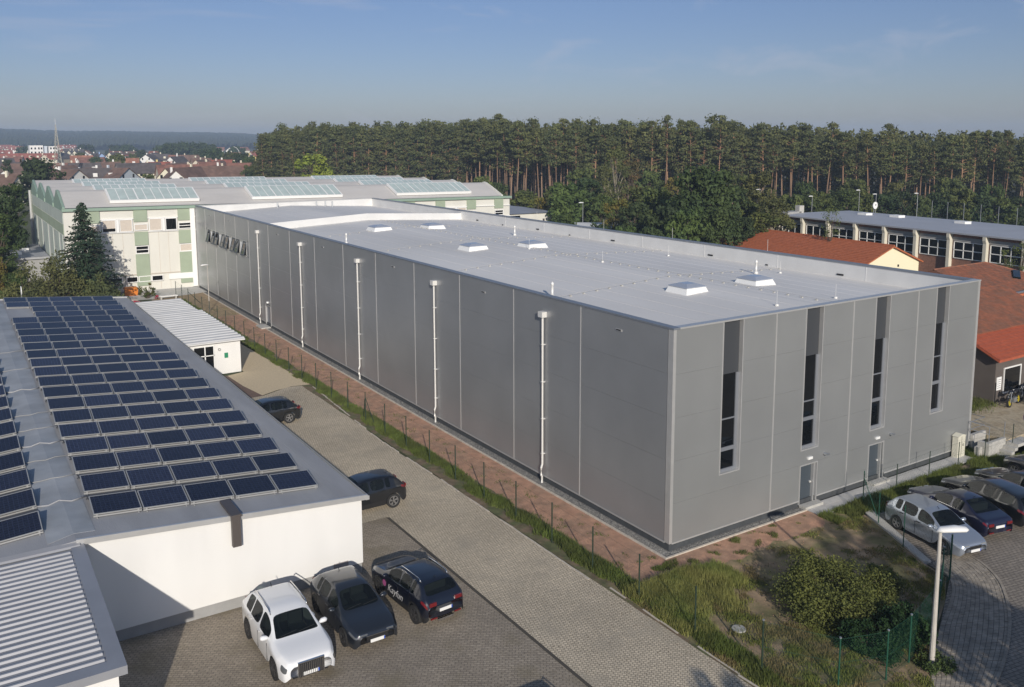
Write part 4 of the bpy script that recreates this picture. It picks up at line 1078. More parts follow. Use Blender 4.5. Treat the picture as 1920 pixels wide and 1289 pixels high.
    a = P(L_-0.6,-Wd*0.62,0.42); b = P(0.6,Wd*0.62,0.60); ub.box(a[0],a[1],a[2]+0.001,b[0],b[1],b[2])
    ub.build('underbody', M_under, car, world=False)
    xa, xb_ = S['ws'][0], S['rw'][1]; zl = lin(belt,(xa+xb_)/2)
    bx(xa-0.05,xa+0.45,-Wd*0.80,Wd*0.80,0.60,zl-0.04,'dashboard',M_cabin)
    bx(xb_-0.55,xb_-0.05,-Wd*0.72,Wd*0.72,0.60,zl-0.06,'parcel_shelf',M_cabin)
    for sgn in (1,-1):
        st_ = MB(); x0_ = xa+0.95
        for (u0,u1,z0,z1,hw_) in ((0.0,0.5,0.55,0.72,0.24),(0.42,0.56,0.70,1.12,0.23),(0.48,0.57,1.14,1.30,0.12)):
            a = P(x0_+u1,sgn*Wd*0.42-hw_,z0); b = P(x0_+u0,sgn*Wd*0.42+hw_,min(z1,lin(top,x0_+0.5)-0.1)); st_.box(a[0],a[1],a[2],b[0],b[1],b[2])
        st_.build('seat', M_seat, car, world=False)
    bx(xa+1.85,xa+2.0,-Wd*0.7,Wd*0.7,0.6,min(1.12,lin(top,xa+1.95)-0.12),'rear_bench',M_seat)
    # wheels
    mt, mbk, mf = wheel_meshes(r*SC, 0.21*SC, rim or M_rim)
    for x in xw:
        for sgn in (1,-1):
            q = P(x, sgn*(Wd-0.115), r)
            wh = inst('wheel', mt, car, q); inst('rim', mf, wh); inst('rim_back', mbk, wh)
    # front and rear furniture
    hw = wid(0.0)
    g0, g1, gw = S['grille']
    bx(-0.012,0.06,-gw/2,gw/2,g0,g1,'grille',M_black)
    if S.get('bars'):
        gr = MB()
        for k in range(S['bars']):
            y = -gw/2+gw*(k+0.5)/S['bars']; a = P(0,y-0.008,g0+0.02); b = P(-0.03,y+0.008,g1-0.02); gr.box(a[0],a[1],a[2],b[0],b[1],b[2])
        gr.build('grille_bars', M_chrome, car, world=False)
        for (y0,y1,z0,z1) in ((-gw/2-0.03,gw/2+0.03,g1,g1+0.03),(-gw/2-0.03,-gw/2,g0,g1),(gw/2,gw/2+0.03,g0,g1)): bx(-0.03,0.03,y0,y1,z0,z1,'grille_frame',M_chrome)
    elif S.get('gchrome', True): bx(-0.02,0.05,-gw/2-0.02,gw/2+0.02,g1,g1+0.018,'grille_frame',M_chrome)
    pz = S.get('pz',0.40)
    pl_ = bx(-0.030,-0.014,-0.26,0.26,pz,pz+0.11,'number_plate',M_plate); bx(-0.033,-0.031,0.215,0.26,pz+0.002,pz+0.108,'plate_band',M_plateb,car)
    for sgn in (1,-1):
        bx(0.03,0.12,sgn*hw*0.70-0.11,sgn*hw*0.70+0.11,0.35,0.40,'fog_lamp_recess',M_black)
        bx(0.02,0.07,sgn*hw*0.76-0.12,sgn*hw*0.76+0.12,S.get('hz',0.60),S.get('hz',0.60)+S.get('hh',0.085),'headlight',S.get('hm', M_head))
        tz = S.get('tz',0.78)
        bx(L_-0.05,L_+0.010,sgn*wid(L_)*0.74-0.14,sgn*wid(L_)*0.74+0.14,tz,tz+S.get('th',0.13),'tail_light',M_tail)
        bx(L_-0.03,L_+0.012,sgn*wid(L_)*0.7-0.13,sgn*wid(L_)*0.7+0.13,0.36,0.41,'rear_reflector',M_tail)
        mb = MB(); xm = S['mx']
        c = P(xm, sgn*(Wd+0.07), lin(belt,xm)+0.07); mb.tube([(c[0],c[1]-0.19*sgn,c[2]-0.05),(c[0]+0.01,c[1]-0.07*sgn,c[2]),(c[0]+0.01,c[1]+0.06*sgn,c[2]+0.01),(c[0],c[1]+0.12*sgn,c[2])],[0.03,0.085,0.09,0.05], n=10)
        mb.build('wing_mirror', S.get('mirror', pm), car, smooth=True, world=False)
        for xh in S['handles']:
            zz = lin(belt,xh)-0.09; a = P(xh+0.10,sgn*(Wd-0.005),zz); b = P(xh-0.10,sgn*(Wd+0.022),zz+0.028)
            MB().box(a[0],min(a[1],b[1]),a[2],b[0],max(a[1],b[1]),b[2]).build('door_handle', S.get('handle', pm), car, world=False)
        for xg in S['gaps']:
            a = P(xg+0.006,sgn*(Wd-0.012),0.30); b = P(xg-0.006,sgn*(Wd+0.0025),lin(belt,xg)-0.10)
            MB().box(a[0],min(a[1],b[1]),a[2],b[0],max(a[1],b[1]),b[2]).build('door_gap', M_black, car, world=False)
        if S.get('rails'):
            x0, x1 = S['rails']; zz = lin(top,(x0+x1)/2)+0.035
            MB().tube([P(x0,sgn*wr*0.93,lin(top,x0)-0.03),P(x0+0.15,sgn*wr*0.94,zz),P((x0+x1)/2,sgn*wr*0.94,zz+0.01),P(x1-0.15,sgn*wr*0.93,zz),P(x1,sgn*wr*0.92,lin(top,x1)-0.03)],0.020,n=8).build('roof_rail', S.get('railm', M_chrome), car, smooth=True, world=False)
        if S.get('beltchrome'):
            pts = [P(x, sgn*(Wd*0.955), lin(belt,x)+0.004) for x in [S['sw'][0][0]+0.05+(S['sw'][-1][1]-S['sw'][0][0]-0.1)*q/5 for q in range(6)]]
            MB().tube(pts,0.010,n=6).build('window_trim', M_chrome, car, world=False)
    bx(L_-0.01,L_+0.020,-0.26,0.26,S.get('rpz',0.55),S.get('rpz',0.55)+0.11,'number_plate',M_plate)
    bx(L_+0.0201,L_+0.023,-0.26,-0.215,S.get('rpz',0.55),S.get('rpz',0.55)+0.11,'plate_band',M_plateb)
    if S.get('skid'): bx(L_-0.05,L_+0.015,-hw*0.55,hw*0.55,0.24,0.32,'skid_plate',M_chrome)
    # wipers, antenna
    wp = MB()
    for y0,y1 in ((-0.55,0.0),(0.05,0.6)):
        xa = S['ws'][0]+0.03; wp.tube([P(xa,y0,lin(top,xa)+0.03),P(xa+0.06,y1,lin(top,xa+0.06)+0.035)],0.008,n=5)
    wp.build('wiper', M_black, car, world=False)
    xa = S['ant']; MB().tube([P(xa,0,lin(top,xa)),P(xa+0.12,0,lin(top,xa)+0.09)],0.012,n=6).build('antenna', S.get('mirror',M_black), car, world=False)
    return car
def spec(kind):
    if kind == 'suv':      # large suv
        return dict(L=4.63,W=1.88,r=0.36,wb=2.81,fo=0.89,wr=0.66,sill=0.26,
            top=[(0,0.74),(0.05,0.86),(0.15,0.93),(0.55,1.01),(1.05,1.08),(1.20,1.11),(1.95,1.58),(2.25,1.64),(3.0,1.655),(3.7,1.60),(3.95,1.54),(4.40,1.08),(4.55,0.98),(4.63,0.80)],
            belt=[(0,0.70),(0.5,0.90),(1.2,1.02),(3.9,1.10),(4.63,1.05)], ws=(1.20,1.93), rw=(3.98,4.36), sw=[(1.52,2.42),(2.50,3.30),(3.36,3.88)],
            st=[1.20,1.52,1.70,1.93,2.2,2.42,2.50,2.9,3.30,3.36,3.6,3.88,3.98,4.2,4.36], grille=(0.36,0.82,0.80), bars=13, pz=0.40, hz=0.62, mx=1.55, handles=(2.32,3.20), gaps=(1.50,2.46,3.50), rails=(2.0,3.75), ant=3.8, rpz=0.75, tz=0.9, kf=0.15, clad=False, hm=M_headd, hl=0.31, hh=0.14, hbig=True)
    if kind == 'hatch':
        return dict(L=4.26,W=1.80,r=0.33,wb=2.64,fo=0.85,wr=0.60,sill=0.20,
            top=[(0,0.60),(0.05,0.69),(0.15,0.76),(0.6,0.87),(1.05,0.93),(1.25,0.97),(2.05,1.39),(2.35,1.435),(2.9,1.44),(3.45,1.39),(3.65,1.345),(4.0,1.02),(4.15,0.93),(4.26,0.74)],
            belt=[(0,0.58),(0.5,0.76),(1.25,0.88),(3.6,0.98),(4.26,0.90)], ws=(1.25,2.02), rw=(3.62,3.98), sw=[(1.60,2.38),(2.45,3.12),(3.16,3.40)],
            st=[1.25,1.60,1.8,2.02,2.2,2.38,2.45,2.8,3.12,3.16,3.40,3.62,3.8,3.98], grille=(0.44,0.60,0.78), pz=0.36, hz=0.60, mx=1.62, handles=(2.26,3.02), gaps=(1.52,2.42,3.28), ant=3.3, rpz=0.52, tz=0.78)
    if kind == 'csuv':
        d = dict(L=4.14,W=1.76,r=0.34,wb=2.58,fo=0.83,wr=0.60,sill=0.24,
            top=[(0,0.68),(0.05,0.79),(0.15,0.86),(0.6,0.96),(1.0,1.01),(1.15,1.04),(1.85,1.44),(2.1,1.49),(2.8,1.52),(3.4,1.47),(3.6,1.43),(3.92,1.10),(4.05,0.98),(4.14,0.80)],
            belt=[(0,0.64),(0.5,0.84),(1.2,0.95),(3.5,1.05),(4.14,0.98)], ws=(1.15,1.83), rw=(3.58,3.90), sw=[(1.48,2.25),(2.32,3.0),(3.05,3.28)],
            st=[1.15,1.48,1.65,1.83,2.05,2.25,2.32,2.7,3.0,3.05,3.28,3.58,3.75,3.90], grille=(0.46,0.62,0.72), pz=0.40, hz=0.68, mx=1.5, handles=(2.14,2.88), gaps=(1.42,2.28,3.14), rails=(1.95,3.4), ant=3.35, rpz=0.58, tz=0.84, skid=True, beltchrome=True, clad=True)
        return d
    if kind == 'oldhatch':
        return dict(L=4.18,W=1.70,r=0.31,wb=2.535,fo=0.83,wr=0.585,sill=0.21,
            top=[(0,0.57),(0.05,0.67),(0.15,0.73),(0.6,0.84),(1.0,0.93),(1.1,0.95),(1.85,1.38),(2.1,1.43),(2.9,1.445),(3.5,1.40),(3.7,1.35),(3.98,1.02),(4.1,0.92),(4.18,0.72)],
            belt=[(0,0.56),(0.5,0.74),(1.1,0.88),(3.6,0.97),(4.18,0.90)], ws=(1.10,1.83), rw=(3.66,3.96), sw=[(1.45,2.30),(2.38,3.15),(3.22,3.52)],
            st=[1.10,1.45,1.65,1.83,2.1,2.30,2.38,2.8,3.15,3.22,3.52,3.66,3.8,3.96], grille=(0.48,0.60,0.60), pz=0.36, hz=0.58, mx=1.48, handles=(2.18,3.08), gaps=(1.40,2.34,3.30), ant=1.9, rpz=0.75, tz=0.80, handle=M_black)
    if kind == 'coupe':
        return dict(L=4.57,W=1.72,r=0.32,wb=2.69,fo=0.80,wr=0.55,sill=0.20,
            top=[(0,0.53),(0.05,0.62),(0.15,0.70),(0.7,0.82),(1.2,0.89),(1.35,0.92),(2.05,1.30),(2.35,1.36),(2.8,1.37),(3.15,1.33),(3.3,1.29),(3.95,0.99),(4.1,0.965),(4.42,0.93),(4.52,0.88),(4.57,0.66)],
            belt=[(0,0.52),(0.6,0.72),(1.35,0.83),(3.5,0.90),(4.1,0.90),(4.57,0.82)], ws=(1.35,2.03), rw=(3.18,3.92), sw=[(1.72,2.62),(2.70,3.25)],
            st=[1.35,1.72,1.9,2.03,2.3,2.62,2.70,3.0,3.18,3.25,3.5,3.7,3.92], grille=(0.46,0.60,0.50), pz=0.34, hz=0.56, mx=1.72, handles=(2.5,), gaps=(1.55,2.66), ant=3.1, rpz=0.56, tz=0.66, th=0.12, beltchrome=True)
    if kind == 'estate':
        return dict(L=4.75,W=1.82,r=0.33,wb=2.75,fo=0.88,wr=0.60,sill=0.20,
            top=[(0,0.57),(0.05,0.67),(0.15,0.74),(0.7,0.86),(1.2,0.94),(1.3,0.96),(2.05,1.38),(2.35,1.43),(3.2,1.45),(4.1,1.40),(4.3,1.36),(4.6,1.02),(4.7,0.92),(4.75,0.74)],
            belt=[(0,0.56),(0.5,0.74),(1.3,0.88),(4.2,0.98),(4.75,0.90)], ws=(1.30,2.03), rw=(4.27,4.56), sw=[(1.65,2.45),(2.53,3.35),(3.42,4.1)],
            st=[1.30,1.65,1.85,2.03,2.25,2.45,2.53,2.95,3.35,3.42,3.8,4.1,4.27,4.4,4.56], grille=(0.46,0.62,0.70), pz=0.36, hz=0.58, mx=1.68, handles=(2.35,3.22), gaps=(1.55,2.49,3.6), ant=4.0, rpz=0.7, tz=0.80)
P_white = paint('white_car_paint', (0.74,0.75,0.76), metal=0.0)
P_black = paint('black_car_paint', (0.008,0.009,0.011), metal=0.1)
P_char = paint('charcoal_car_paint', (0.022,0.026,0.034), metal=0.35)
P_navy = paint('navy_car_paint', (0.012,0.014,0.038), metal=0.3)
P_silver = paint('silver_blue_car_paint', (0.36,0.40,0.46), metal=0.6)
P_blk2 = paint('blue_black_car_paint', (0.007,0.009,0.018), metal=0.2)
dwn = -math.pi/2; up_ = math.pi/2
make_car('parked_car','white large suv with chrome barred grille parked nearest the camera, facing it','car',(-16.62,1.90,0),dwn,spec('suv'),P_white, rim=M_rimd)
s_ = spec('hatch'); s_['hm'] = M_headd
make_car('parked_car','charcoal hatchback with dark windscreen between white suv and dark compact suv, facing the camera','car',(-13.92,2.40,0),dwn,s_,P_char, rim=M_rimd)
kia = make_car('parked_car','dark compact suv with silver roof rails and white door lettering, tail to camera','car',(-11.22,2.38,0),up_+0.075,spec('csuv'),P_blk2, rim=M_rimd)
def text(body, size, m, par, loc, rot, name='lettering', ext=0.002, shear=0.3):
    cu = bpy.data.curves.new(name, 'FONT'); cu.body = body; cu.size = size; cu.extrude = ext; cu.shear = shear; cu.align_x = 'CENTER'; cu.align_y = 'CENTER'
    o = bpy.data.objects.new('tmp', cu); me = bpy.data.meshes.new_from_object(o); bpy.data.objects.remove(o); me.materials.clear(); me.materials.append(m); o = bpy.data.objects.new(name, me); COL.objects.link(o); o.parent = par; o.location = loc; o.rotation_euler = rot; return o
M_letter = mat('white_lettering', (0.5,0.5,0.5), rough=0.5); M_pink = mat('pink_emblem', (0.35,0.08,0.22), rough=0.5)
text('Kayfun', 0.42, M_letter, kia, (0.02,0.958,0.66), (R(90),0,math.pi))
MB().disc_y(0.86,0.955,0.72,0.13,0.006,n=18).build('emblem', M_pink, kia, world=False)
s_ = spec('csuv'); s_.update(skid=False, beltchrome=False); s_.pop('rails')
make_car('parked_car','black suv half hidden by the eave of the solar building, pointing at its side wall','car',(-9.5,11.95,0),math.pi,s_,P_black)
make_car('parked_car','small black hatchback beyond the black suv, beside the pale gravel area','car',(-9.5,27.65,0),math.pi,spec('hatch'),P_black)
a_ = math.atan2(-6.77+4.05, 9.96-10.53)
make_car('parked_car','silver blue hatchback with round wheel covers parked beside the fence on the right','car',(10.25+0.84,-5.41-0.16,0),a_,spec('oldhatch'),P_silver)
hh = a_+math.pi
ux, uy = math.cos(hh), math.sin(hh)
def back_in(nose_x, nose_y, S, **k):
    d = S['fo']+S['wb']/2
    return (nose_x-ux*d*SC, nose_y-uy*d*SC, 0)
s_ = spec('coupe'); make_car('parked_car','navy blue two-door coupe with red tail lights next to the silver hatchback','car',back_in(14.45,-2.55,s_),hh-0.02,s_,P_navy)
s_ = spec('estate'); make_car('parked_car','black estate car between navy coupe and a black saloon, nose to the green bank','car',back_in(17.05,-2.75,s_),hh-0.03,s_,P_black)
s_ = spec('coupe'); s_['hm'] = M_head; make_car('parked_car','black saloon with bright headlight, second from the right edge in the right car park','car',back_in(19.65,-3.0,s_),hh-0.03,s_,P_black)
s_ = spec('hatch'); make_car('parked_car','dark car cut by the right edge of the picture beside the green bank','car',back_in(22.75,-2.9,s_),hh-0.02,s_,P_blk2)
s_ = spec('hatch'); make_car('parked_car','dark blue car at the left edge beyond the solar building','car',(-21.6,88.6,0),0.3,s_,paint('dark_blue_car_paint',(0.01,0.03,0.10)))
s_ = spec('estate'); make_car('parked_car','blue grey car low behind the back edge of the solar roof, left of the spruce','car',(-18.3,86.0,0),-0.2,s_,paint('blue_grey_car_paint',(0.06,0.09,0.16)))
s_ = spec('hatch'); make_car('parked_car','red car behind the back edge of the solar roof','car',(-9.6,70.3,0),0.05,s_,paint('red_car_paint',(0.45,0.03,0.05)))
s_ = spec('csuv'); make_car('parked_car','dark car standing just outside the lower edge of the picture','car',(-12.1,-9.6,0),dwn,s_,P_black)
# ------------------------------------------------------------------ fences and lamps
def fence(name, label, pts, h, m=M_fence, r=0.022, wires=(0.05,0.5,0.95), mesh=None, braces=(), capm=None, origin=None):
    """posts at pts, straining wires between them, optional netting; every post a part"""
    t = thing(name, label, 'fence', (pts[0][0],pts[0][1],0))
    for i, p in enumerate(pts):
        hh_ = h[i] if isinstance(h, (list,tuple)) else h
        po = MB().tube([(p[0],p[1],-0.05),(p[0],p[1],hh_)], r, n=8).build('post', m, t)
        if capm: MB().tube([(p[0],p[1],hh_),(p[0],p[1],hh_+0.04)], r*1.5, n=8).build('cap', capm, po)
    for (i, dx, dy) in braces:
        p = pts[i]; MB().tube([(p[0],p[1],(h[i] if isinstance(h,(list,tuple)) else h)-0.35),(p[0]+dx,p[1]+dy,0)], r*0.8, n=6).build('brace', m, t)
    H0 = [(h[i] if isinstance(h,(list,tuple)) else h) for i in range(len(pts))]
    wv = MB()
    for i in range(len(pts)-1):
        for f in wires: wv.tube([(pts[i][0],pts[i][1],H0[i]*f),(pts[i+1][0],pts[i+1][1],H0[i+1]*f)], 0.004, n=4, cap=False)
    wv.build('straining_wire', m, t, kind='stuff')
    if mesh:
        nt = MB(); st_, wr_ = mesh
        for i in range(len(pts)-1):
            A = Vector((pts[i][0],pts[i][1],0)); B = Vector((pts[i+1][0],pts[i+1][1],0)); d = (B-A); Ln = d.length; d.normalize(); nrm = Vector((d.y,-d.x,0))*wr_
            HH = (H0[i]+H0[i+1])/2*0.97
            s_ = -HH
            while s_ < Ln:       # diagonal wires both ways, as thin crossed ribbons
                for sg in (0,1):
                    a0, a1 = max(s_,0), min(s_+HH, Ln)
                    if a1 > a0:
                        z0, z1 = a0-s_, a1-s_
                        if sg: z0, z1 = HH-z0, HH-z1
                        p, q = A+d*a0+Vector((0,0,z0+0.02)), A+d*a1+Vector((0,0,z1+0.02))
                        nt.add([tuple(p-Vector((0,0,wr_))),tuple(q-Vector((0,0,wr_))),tuple(q+Vector((0,0,wr_))),tuple(p+Vector((0,0,wr_)))],[(0,1,2,3)])
                        nt.add([tuple(p-nrm),tuple(q-nrm),tuple(q+nrm),tuple(p+nrm)],[(0,1,2,3)])
                s_ += st_
        nt.build('wire_netting', M_fenceg, t, kind='stuff')
    return t
ys = [-2.37+2.98*i for i in range(28)]
pts = [(-3.78+0.012*max(0,y-30)*-1*0.3, y) for y in ys]
pts = [(-3.46,-8.36),(-3.71,-5.41)]+pts
fence('wire_fence','long dark green post and wire fence between paved lane and red soil beside the hall', pts, 1.92, r=0.032, wires=(0.04,0.35,0.66,0.97), mesh=(0.36,0.0012), braces=((11,0.25,-0.75),(11,0.15,0.75),(27,1.5,0.9)))
pts = [(-1.94,-10.3),(-0.28,-10.94),(1.3,-10.75),(4.42,-9.88),(7.14,-8.38),(8.1,-8.15)]
fence('netting_fence','green wire netting fence bending round the shrubs by the curved path', [(-3.46,-8.36)]+pts, [1.92,1.75,1.80,1.78,1.75,1.75,1.95], m=M_fenceg, r=0.028, wires=(0.03,0.5,0.98), mesh=(0.10,0.0026), capm=M_steel)
fence('wire_fence','dark green fence between silver hatchback and sandy bank, running up to the slab path', [(8.15,-8.1),(9.14,-5.33),(10.24,-3.31),(11.65,-1.45)], [1.95,1.95,1.6,1.75], m=M_fenceg, r=0.024, wires=(0.04,0.5,0.97), mesh=(0.25,0.0018), braces=((3,-0.9,-1.5),))
fence('wire_fence','thin green fence on the bank between slab path and parked cars', [(11.65,-1.45),(14.72,-1.23),(17.89,-1.05),(20.57,-1.10),(22.5,-1.50),(24.9,-1.75),(27.9,-2.0)], [1.6,1.4,1.4,1.4,1.55,1.85,1.85], m=M_fence, r=0.024, wires=(0.04,0.5,0.97), mesh=(0.30,0.0014))
def lamp_post(label, x, y, h, heads, r=0.07, m=M_pole, z0=0.0, arm=0.0, hs=1.0, name='street_lamp'):
    t = thing(name, label, 'street lamp', (x,y,z0))
    MB().tube([(x,y,z0-0.1),(x,y,z0+h*0.35),(x,y,z0+h)], [r,r*0.85,r*0.6], n=10).build('pole', m, t)
    for (dx, dy) in heads:
        n_ = math.hypot(dx,dy); ux_, uy_ = dx/n_, dy/n_; l_ = 0.62*hs
        hd = MB().tube([(x-ux_*0.12,y-uy_*0.12,z0+h),(x+ux_*0.02,y+uy_*0.02,z0+h+0.08*hs),(x+ux_*l_*0.6,y+uy_*l_*0.6,z0+h+0.12*hs),(x+ux_*l_,y+uy_*l_,z0+h+0.09*hs),(x+ux_*(l_+0.12),y+uy_*(l_+0.12),z0+h+0.06*hs)],[0.05*hs,0.13*hs,0.15*hs,0.12*hs,0.03*hs],n=12)
        for i_,v in enumerate(hd.v): hd.v[i_] = (v[0],v[1],z0+h+0.06*hs+(v[2]-z0-h-0.06*hs)*0.55)
        hd.build('lamp_head', M_lampw, t, smooth=True)
    return t
lamp_post('concrete lamp post with white oval head, lower right, before the silver hatchback', 1.86,-11.25,4.85,[(0.84,-0.54)],r=0.10,hs=1.35)
lamp_post('thin lamp post with white head near the left end of the grey hall wall', -2.88,67.4,4.95,[(-1,-0.2)],r=0.05)
for lab, x, y, h in (('single lamp post above the pale canopy behind the hall',64.0,90.2,7.3),
                     ('lamp post behind the left end of the long school roof, beside the satellite dish',103,75,7.7),
                     ('tall lamp post in the middle above the school roof, behind its skylight',112,72,8.6),
                     ('shorter lamp post to the right of the tall one above the school roof',113,69.3,8.0),
                     ('lamp post above the school roof, left of the ball-stop fence',118,64.6,8.2),
                     ('lamp post in the bushes left of the school roof',98,82.5,8.7)):
    lamp_post(lab, x, y, h, [(-1,0.2)], r=0.06, m=M_steel, hs=1.1)
# ball-stop fence behind the school
fence('ball_stop_fence','high thin wire fence behind the long school roof at the forest edge', [(121-0.55*i*1.6, 66.5-3.4*i) for i in range(14)], 7.0, m=M_steel, r=0.05, wires=(0.6,0.8,0.99), mesh=(0.8,0.010))
# handrails and no-stopping sign by the stairs
hr = thing('handrail', 'galvanised handrail at the top of the steps beside the electricity cabinet', 'handrail', (23.6,-0.5,0.8))
for x, y, z in ((23.2,-1.3,0.88),(23.2,-0.2,0.9),(24.8,-1.3,0.9),(24.85,1.6,0.78),(24.85,3.4,0.78)): MB().tube([(x,y,z-0.1),(x,y,z+0.95)],0.022,n=6).build('post',M_steel,hr)
for z in (0.5,0.95): MB().tube([(23.2,-1.3,0.88+z),(23.2,-0.2,0.9+z),(24.85,-0.1,0.85+z),(24.85,3.4,0.78+z)],0.02,n=6).build('rail',M_steel,hr)
sg = thing('traffic_sign','round red and blue no-stopping sign seen edge-on at the right edge of the picture','road sign',(25.6,-2.05,0))
MB().tube([(25.6,-2.05,0),(25.6,-2.05,2.35)],0.03,n=8).build('pole',M_steel,sg)
d_ = MB().disc_y(0,0,0,0.28,0.02,n=24).build('disc',mat('purple_blue_sign',(0.20,0.03,0.30),rough=0.4),None); d_.parent = sg; d_.location = (0,-0.03,2.15); d_.rotation_euler = (0,0,R(62))
d2 = MB().disc_y(0,-0.012,0,0.28,0.012,n=24,rin=0.20).build('red_ring',mat('red_sign_ring',(0.45,0.02,0.06),rough=0.4),None); d2.parent = d_

# ------------------------------------------------------------------ tiled roofs laid tile by tile in one mesh
def tiles(par, A, B, C, D, m, cols, rows_, seed=1, name='roof_tiles', t=0.035):
    """A-B eave, D-C ridge; overlapping tile pieces"""
    A, B, C, D = map(Vector, (A,B,C,D)); rr_ = random.Random(seed); mb = MB()
    nrm = (B-A).cross(D-A).normalized()
    if nrm.z < 0: nrm = -nrm
    for j in range(rows_):
        for i in range(cols):
            u0, u1 = (i+0.03)/cols, (i+0.97)/cols; v0, v1 = j/rows_, min((j+1.12)/rows_, 1)
            def P(u, v): return (A.lerp(B,u)).lerp(D.lerp(C,u), v)
            k = rr_.uniform(0,0.012)
            p = [P(u0,v0)+nrm*(t+k),P(u1,v0)+nrm*(t+k),P(u1,v1)+nrm*k*0.3,P(u0,v1)+nrm*k*0.3]
            q = [P(u0,v0),P(u1,v0)]
            mb.add([tuple(x) for x in p+q], [(0,1,2,3),(4,5,1,0)])
    return mb.build(name, m, par, kind='stuff')
def gable_house(par, cx, cy, ang, lx, ly, z0, ze, zr, wallm, roofm, over=0.35, tile=None, name='wall'):
    """ridge along local x; lx length, ly depth"""
    c, s_ = math.cos(ang), math.sin(ang)
    def T(x, y, z): return (cx+x*c-y*s_, cy+x*s_+y*c, z)
    a, b = lx/2, ly/2
    MB().add([T(-a,-b,z0),T(a,-b,z0),T(a,b,z0),T(-a,b,z0),T(-a,-b,ze),T(a,-b,ze),T(a,b,ze),T(-a,b,ze),T(-a,0,zr-0.12),T(a,0,zr-0.12)],
             [(0,1,5,4),(2,3,7,6),(1,2,6,9,5),(3,0,4,8,7)]).build(name, wallm, par)
    k = (zr-ze)/b; o = over
    r = MB()
    r.slab([T(-a-o,-b-o,ze-k*o),T(a+o,-b-o,ze-k*o),T(a+o,0,zr),T(-a-o,0,zr)],0.14)
    r.slab([T(-a-o,b+o,ze-k*o),T(-a-o,0,zr),T(a+o,0,zr),T(a+o,b+o,ze-k*o)],0.14)
    ro_ = r.build('roof', roofm, par)
    if tile:
        tiles(ro_,T(-a-o,-b-o,ze-k*o+0.005),T(a+o,-b-o,ze-k*o+0.005),T(a+o,0,zr+0.005),T(-a-o,0,zr+0.005),roofm,tile[0],tile[1],3)
        tiles(ro_,T(-a-o,b+o,ze-k*o+0.005),T(a+o,b+o,ze-k*o+0.005),T(a+o,0,zr+0.005),T(-a-o,0,zr+0.005),roofm,tile[0],tile[1],4)
        MB().tube([T(-a-o,0,zr+0.03),T(a+o,0,zr+0.03)],0.10,n=8).build('ridge_tiles',roofm,ro_)
    return T, ro_
RH = thing('tiled_house','long house with orange tiled roof and pale yellow gable behind the hall parapet','house',(62.6,45,0))
ang = math.atan2(57.8-31.8, 65.3-63.2)
T_, ro_ = gable_house(RH, 64.3, 45.4, ang, 26.2, 9.4, 0, 4.15, 6.05, M_creamr, M_tile, tile=(110,15))
gxx = T_(-13.12,-1.2,3.75); MB().box(gxx[0]-0.1,gxx[1]-0.06,3.6,gxx[0]+0.1,gxx[1]+0.02,3.85).build('gable_lamp', M_black, RH)
# school: long flat-roofed building with cream columns
SCH = thing('school_hall','long flat-roofed brick sports hall with cream columns and wide white framed windows','sports hall',(92,40,0))
A = Vector((85.3,67.75,0)); Bd = Vector((82.16-85.29,27.74-67.75,0)).normalized(); Nd = Vector((-Bd.y,Bd.x,0))
if Nd.x < 0: Nd = -Nd
def S(a, n, z): p = A+Bd*a+Nd*n; return (p.x,p.y,z)
def sbox(a0,a1,n0,n1,z0,z1,name,m,par=None):
    return MB().hexa([S(a0,n0,z0),S(a1,n0,z0),S(a1,n1,z0),S(a0,n1,z0),S(a0,n0,z1),S(a1,n0,z1),S(a1,n1,z1),S(a0,n1,z1)]).build(name, m, par or SCH)
sbox(0.5,60,0.7,16.0,0,5.75,'wall',M_brickr)
MB().add([S(-0.3,0,5.78),S(61,0,5.78),S(61,16.9,5.6),S(-0.3,16.9,5.6),S(-0.3,0,5.98),S(61,0,5.98),S(61,16.9,5.85),S(-0.3,16.9,5.85),S(2.5,8,6.28),S(60,8,6.28)],
         [(3,2,1,0),(0,1,5,4),(1,2,6,5),(2,3,7,6),(3,0,4,7),(4,5,9,8),(6,7,8,9),(5,6,9),(7,4,8)]).build('roof', M_schoolroof, SCH)
pitch = 4.98
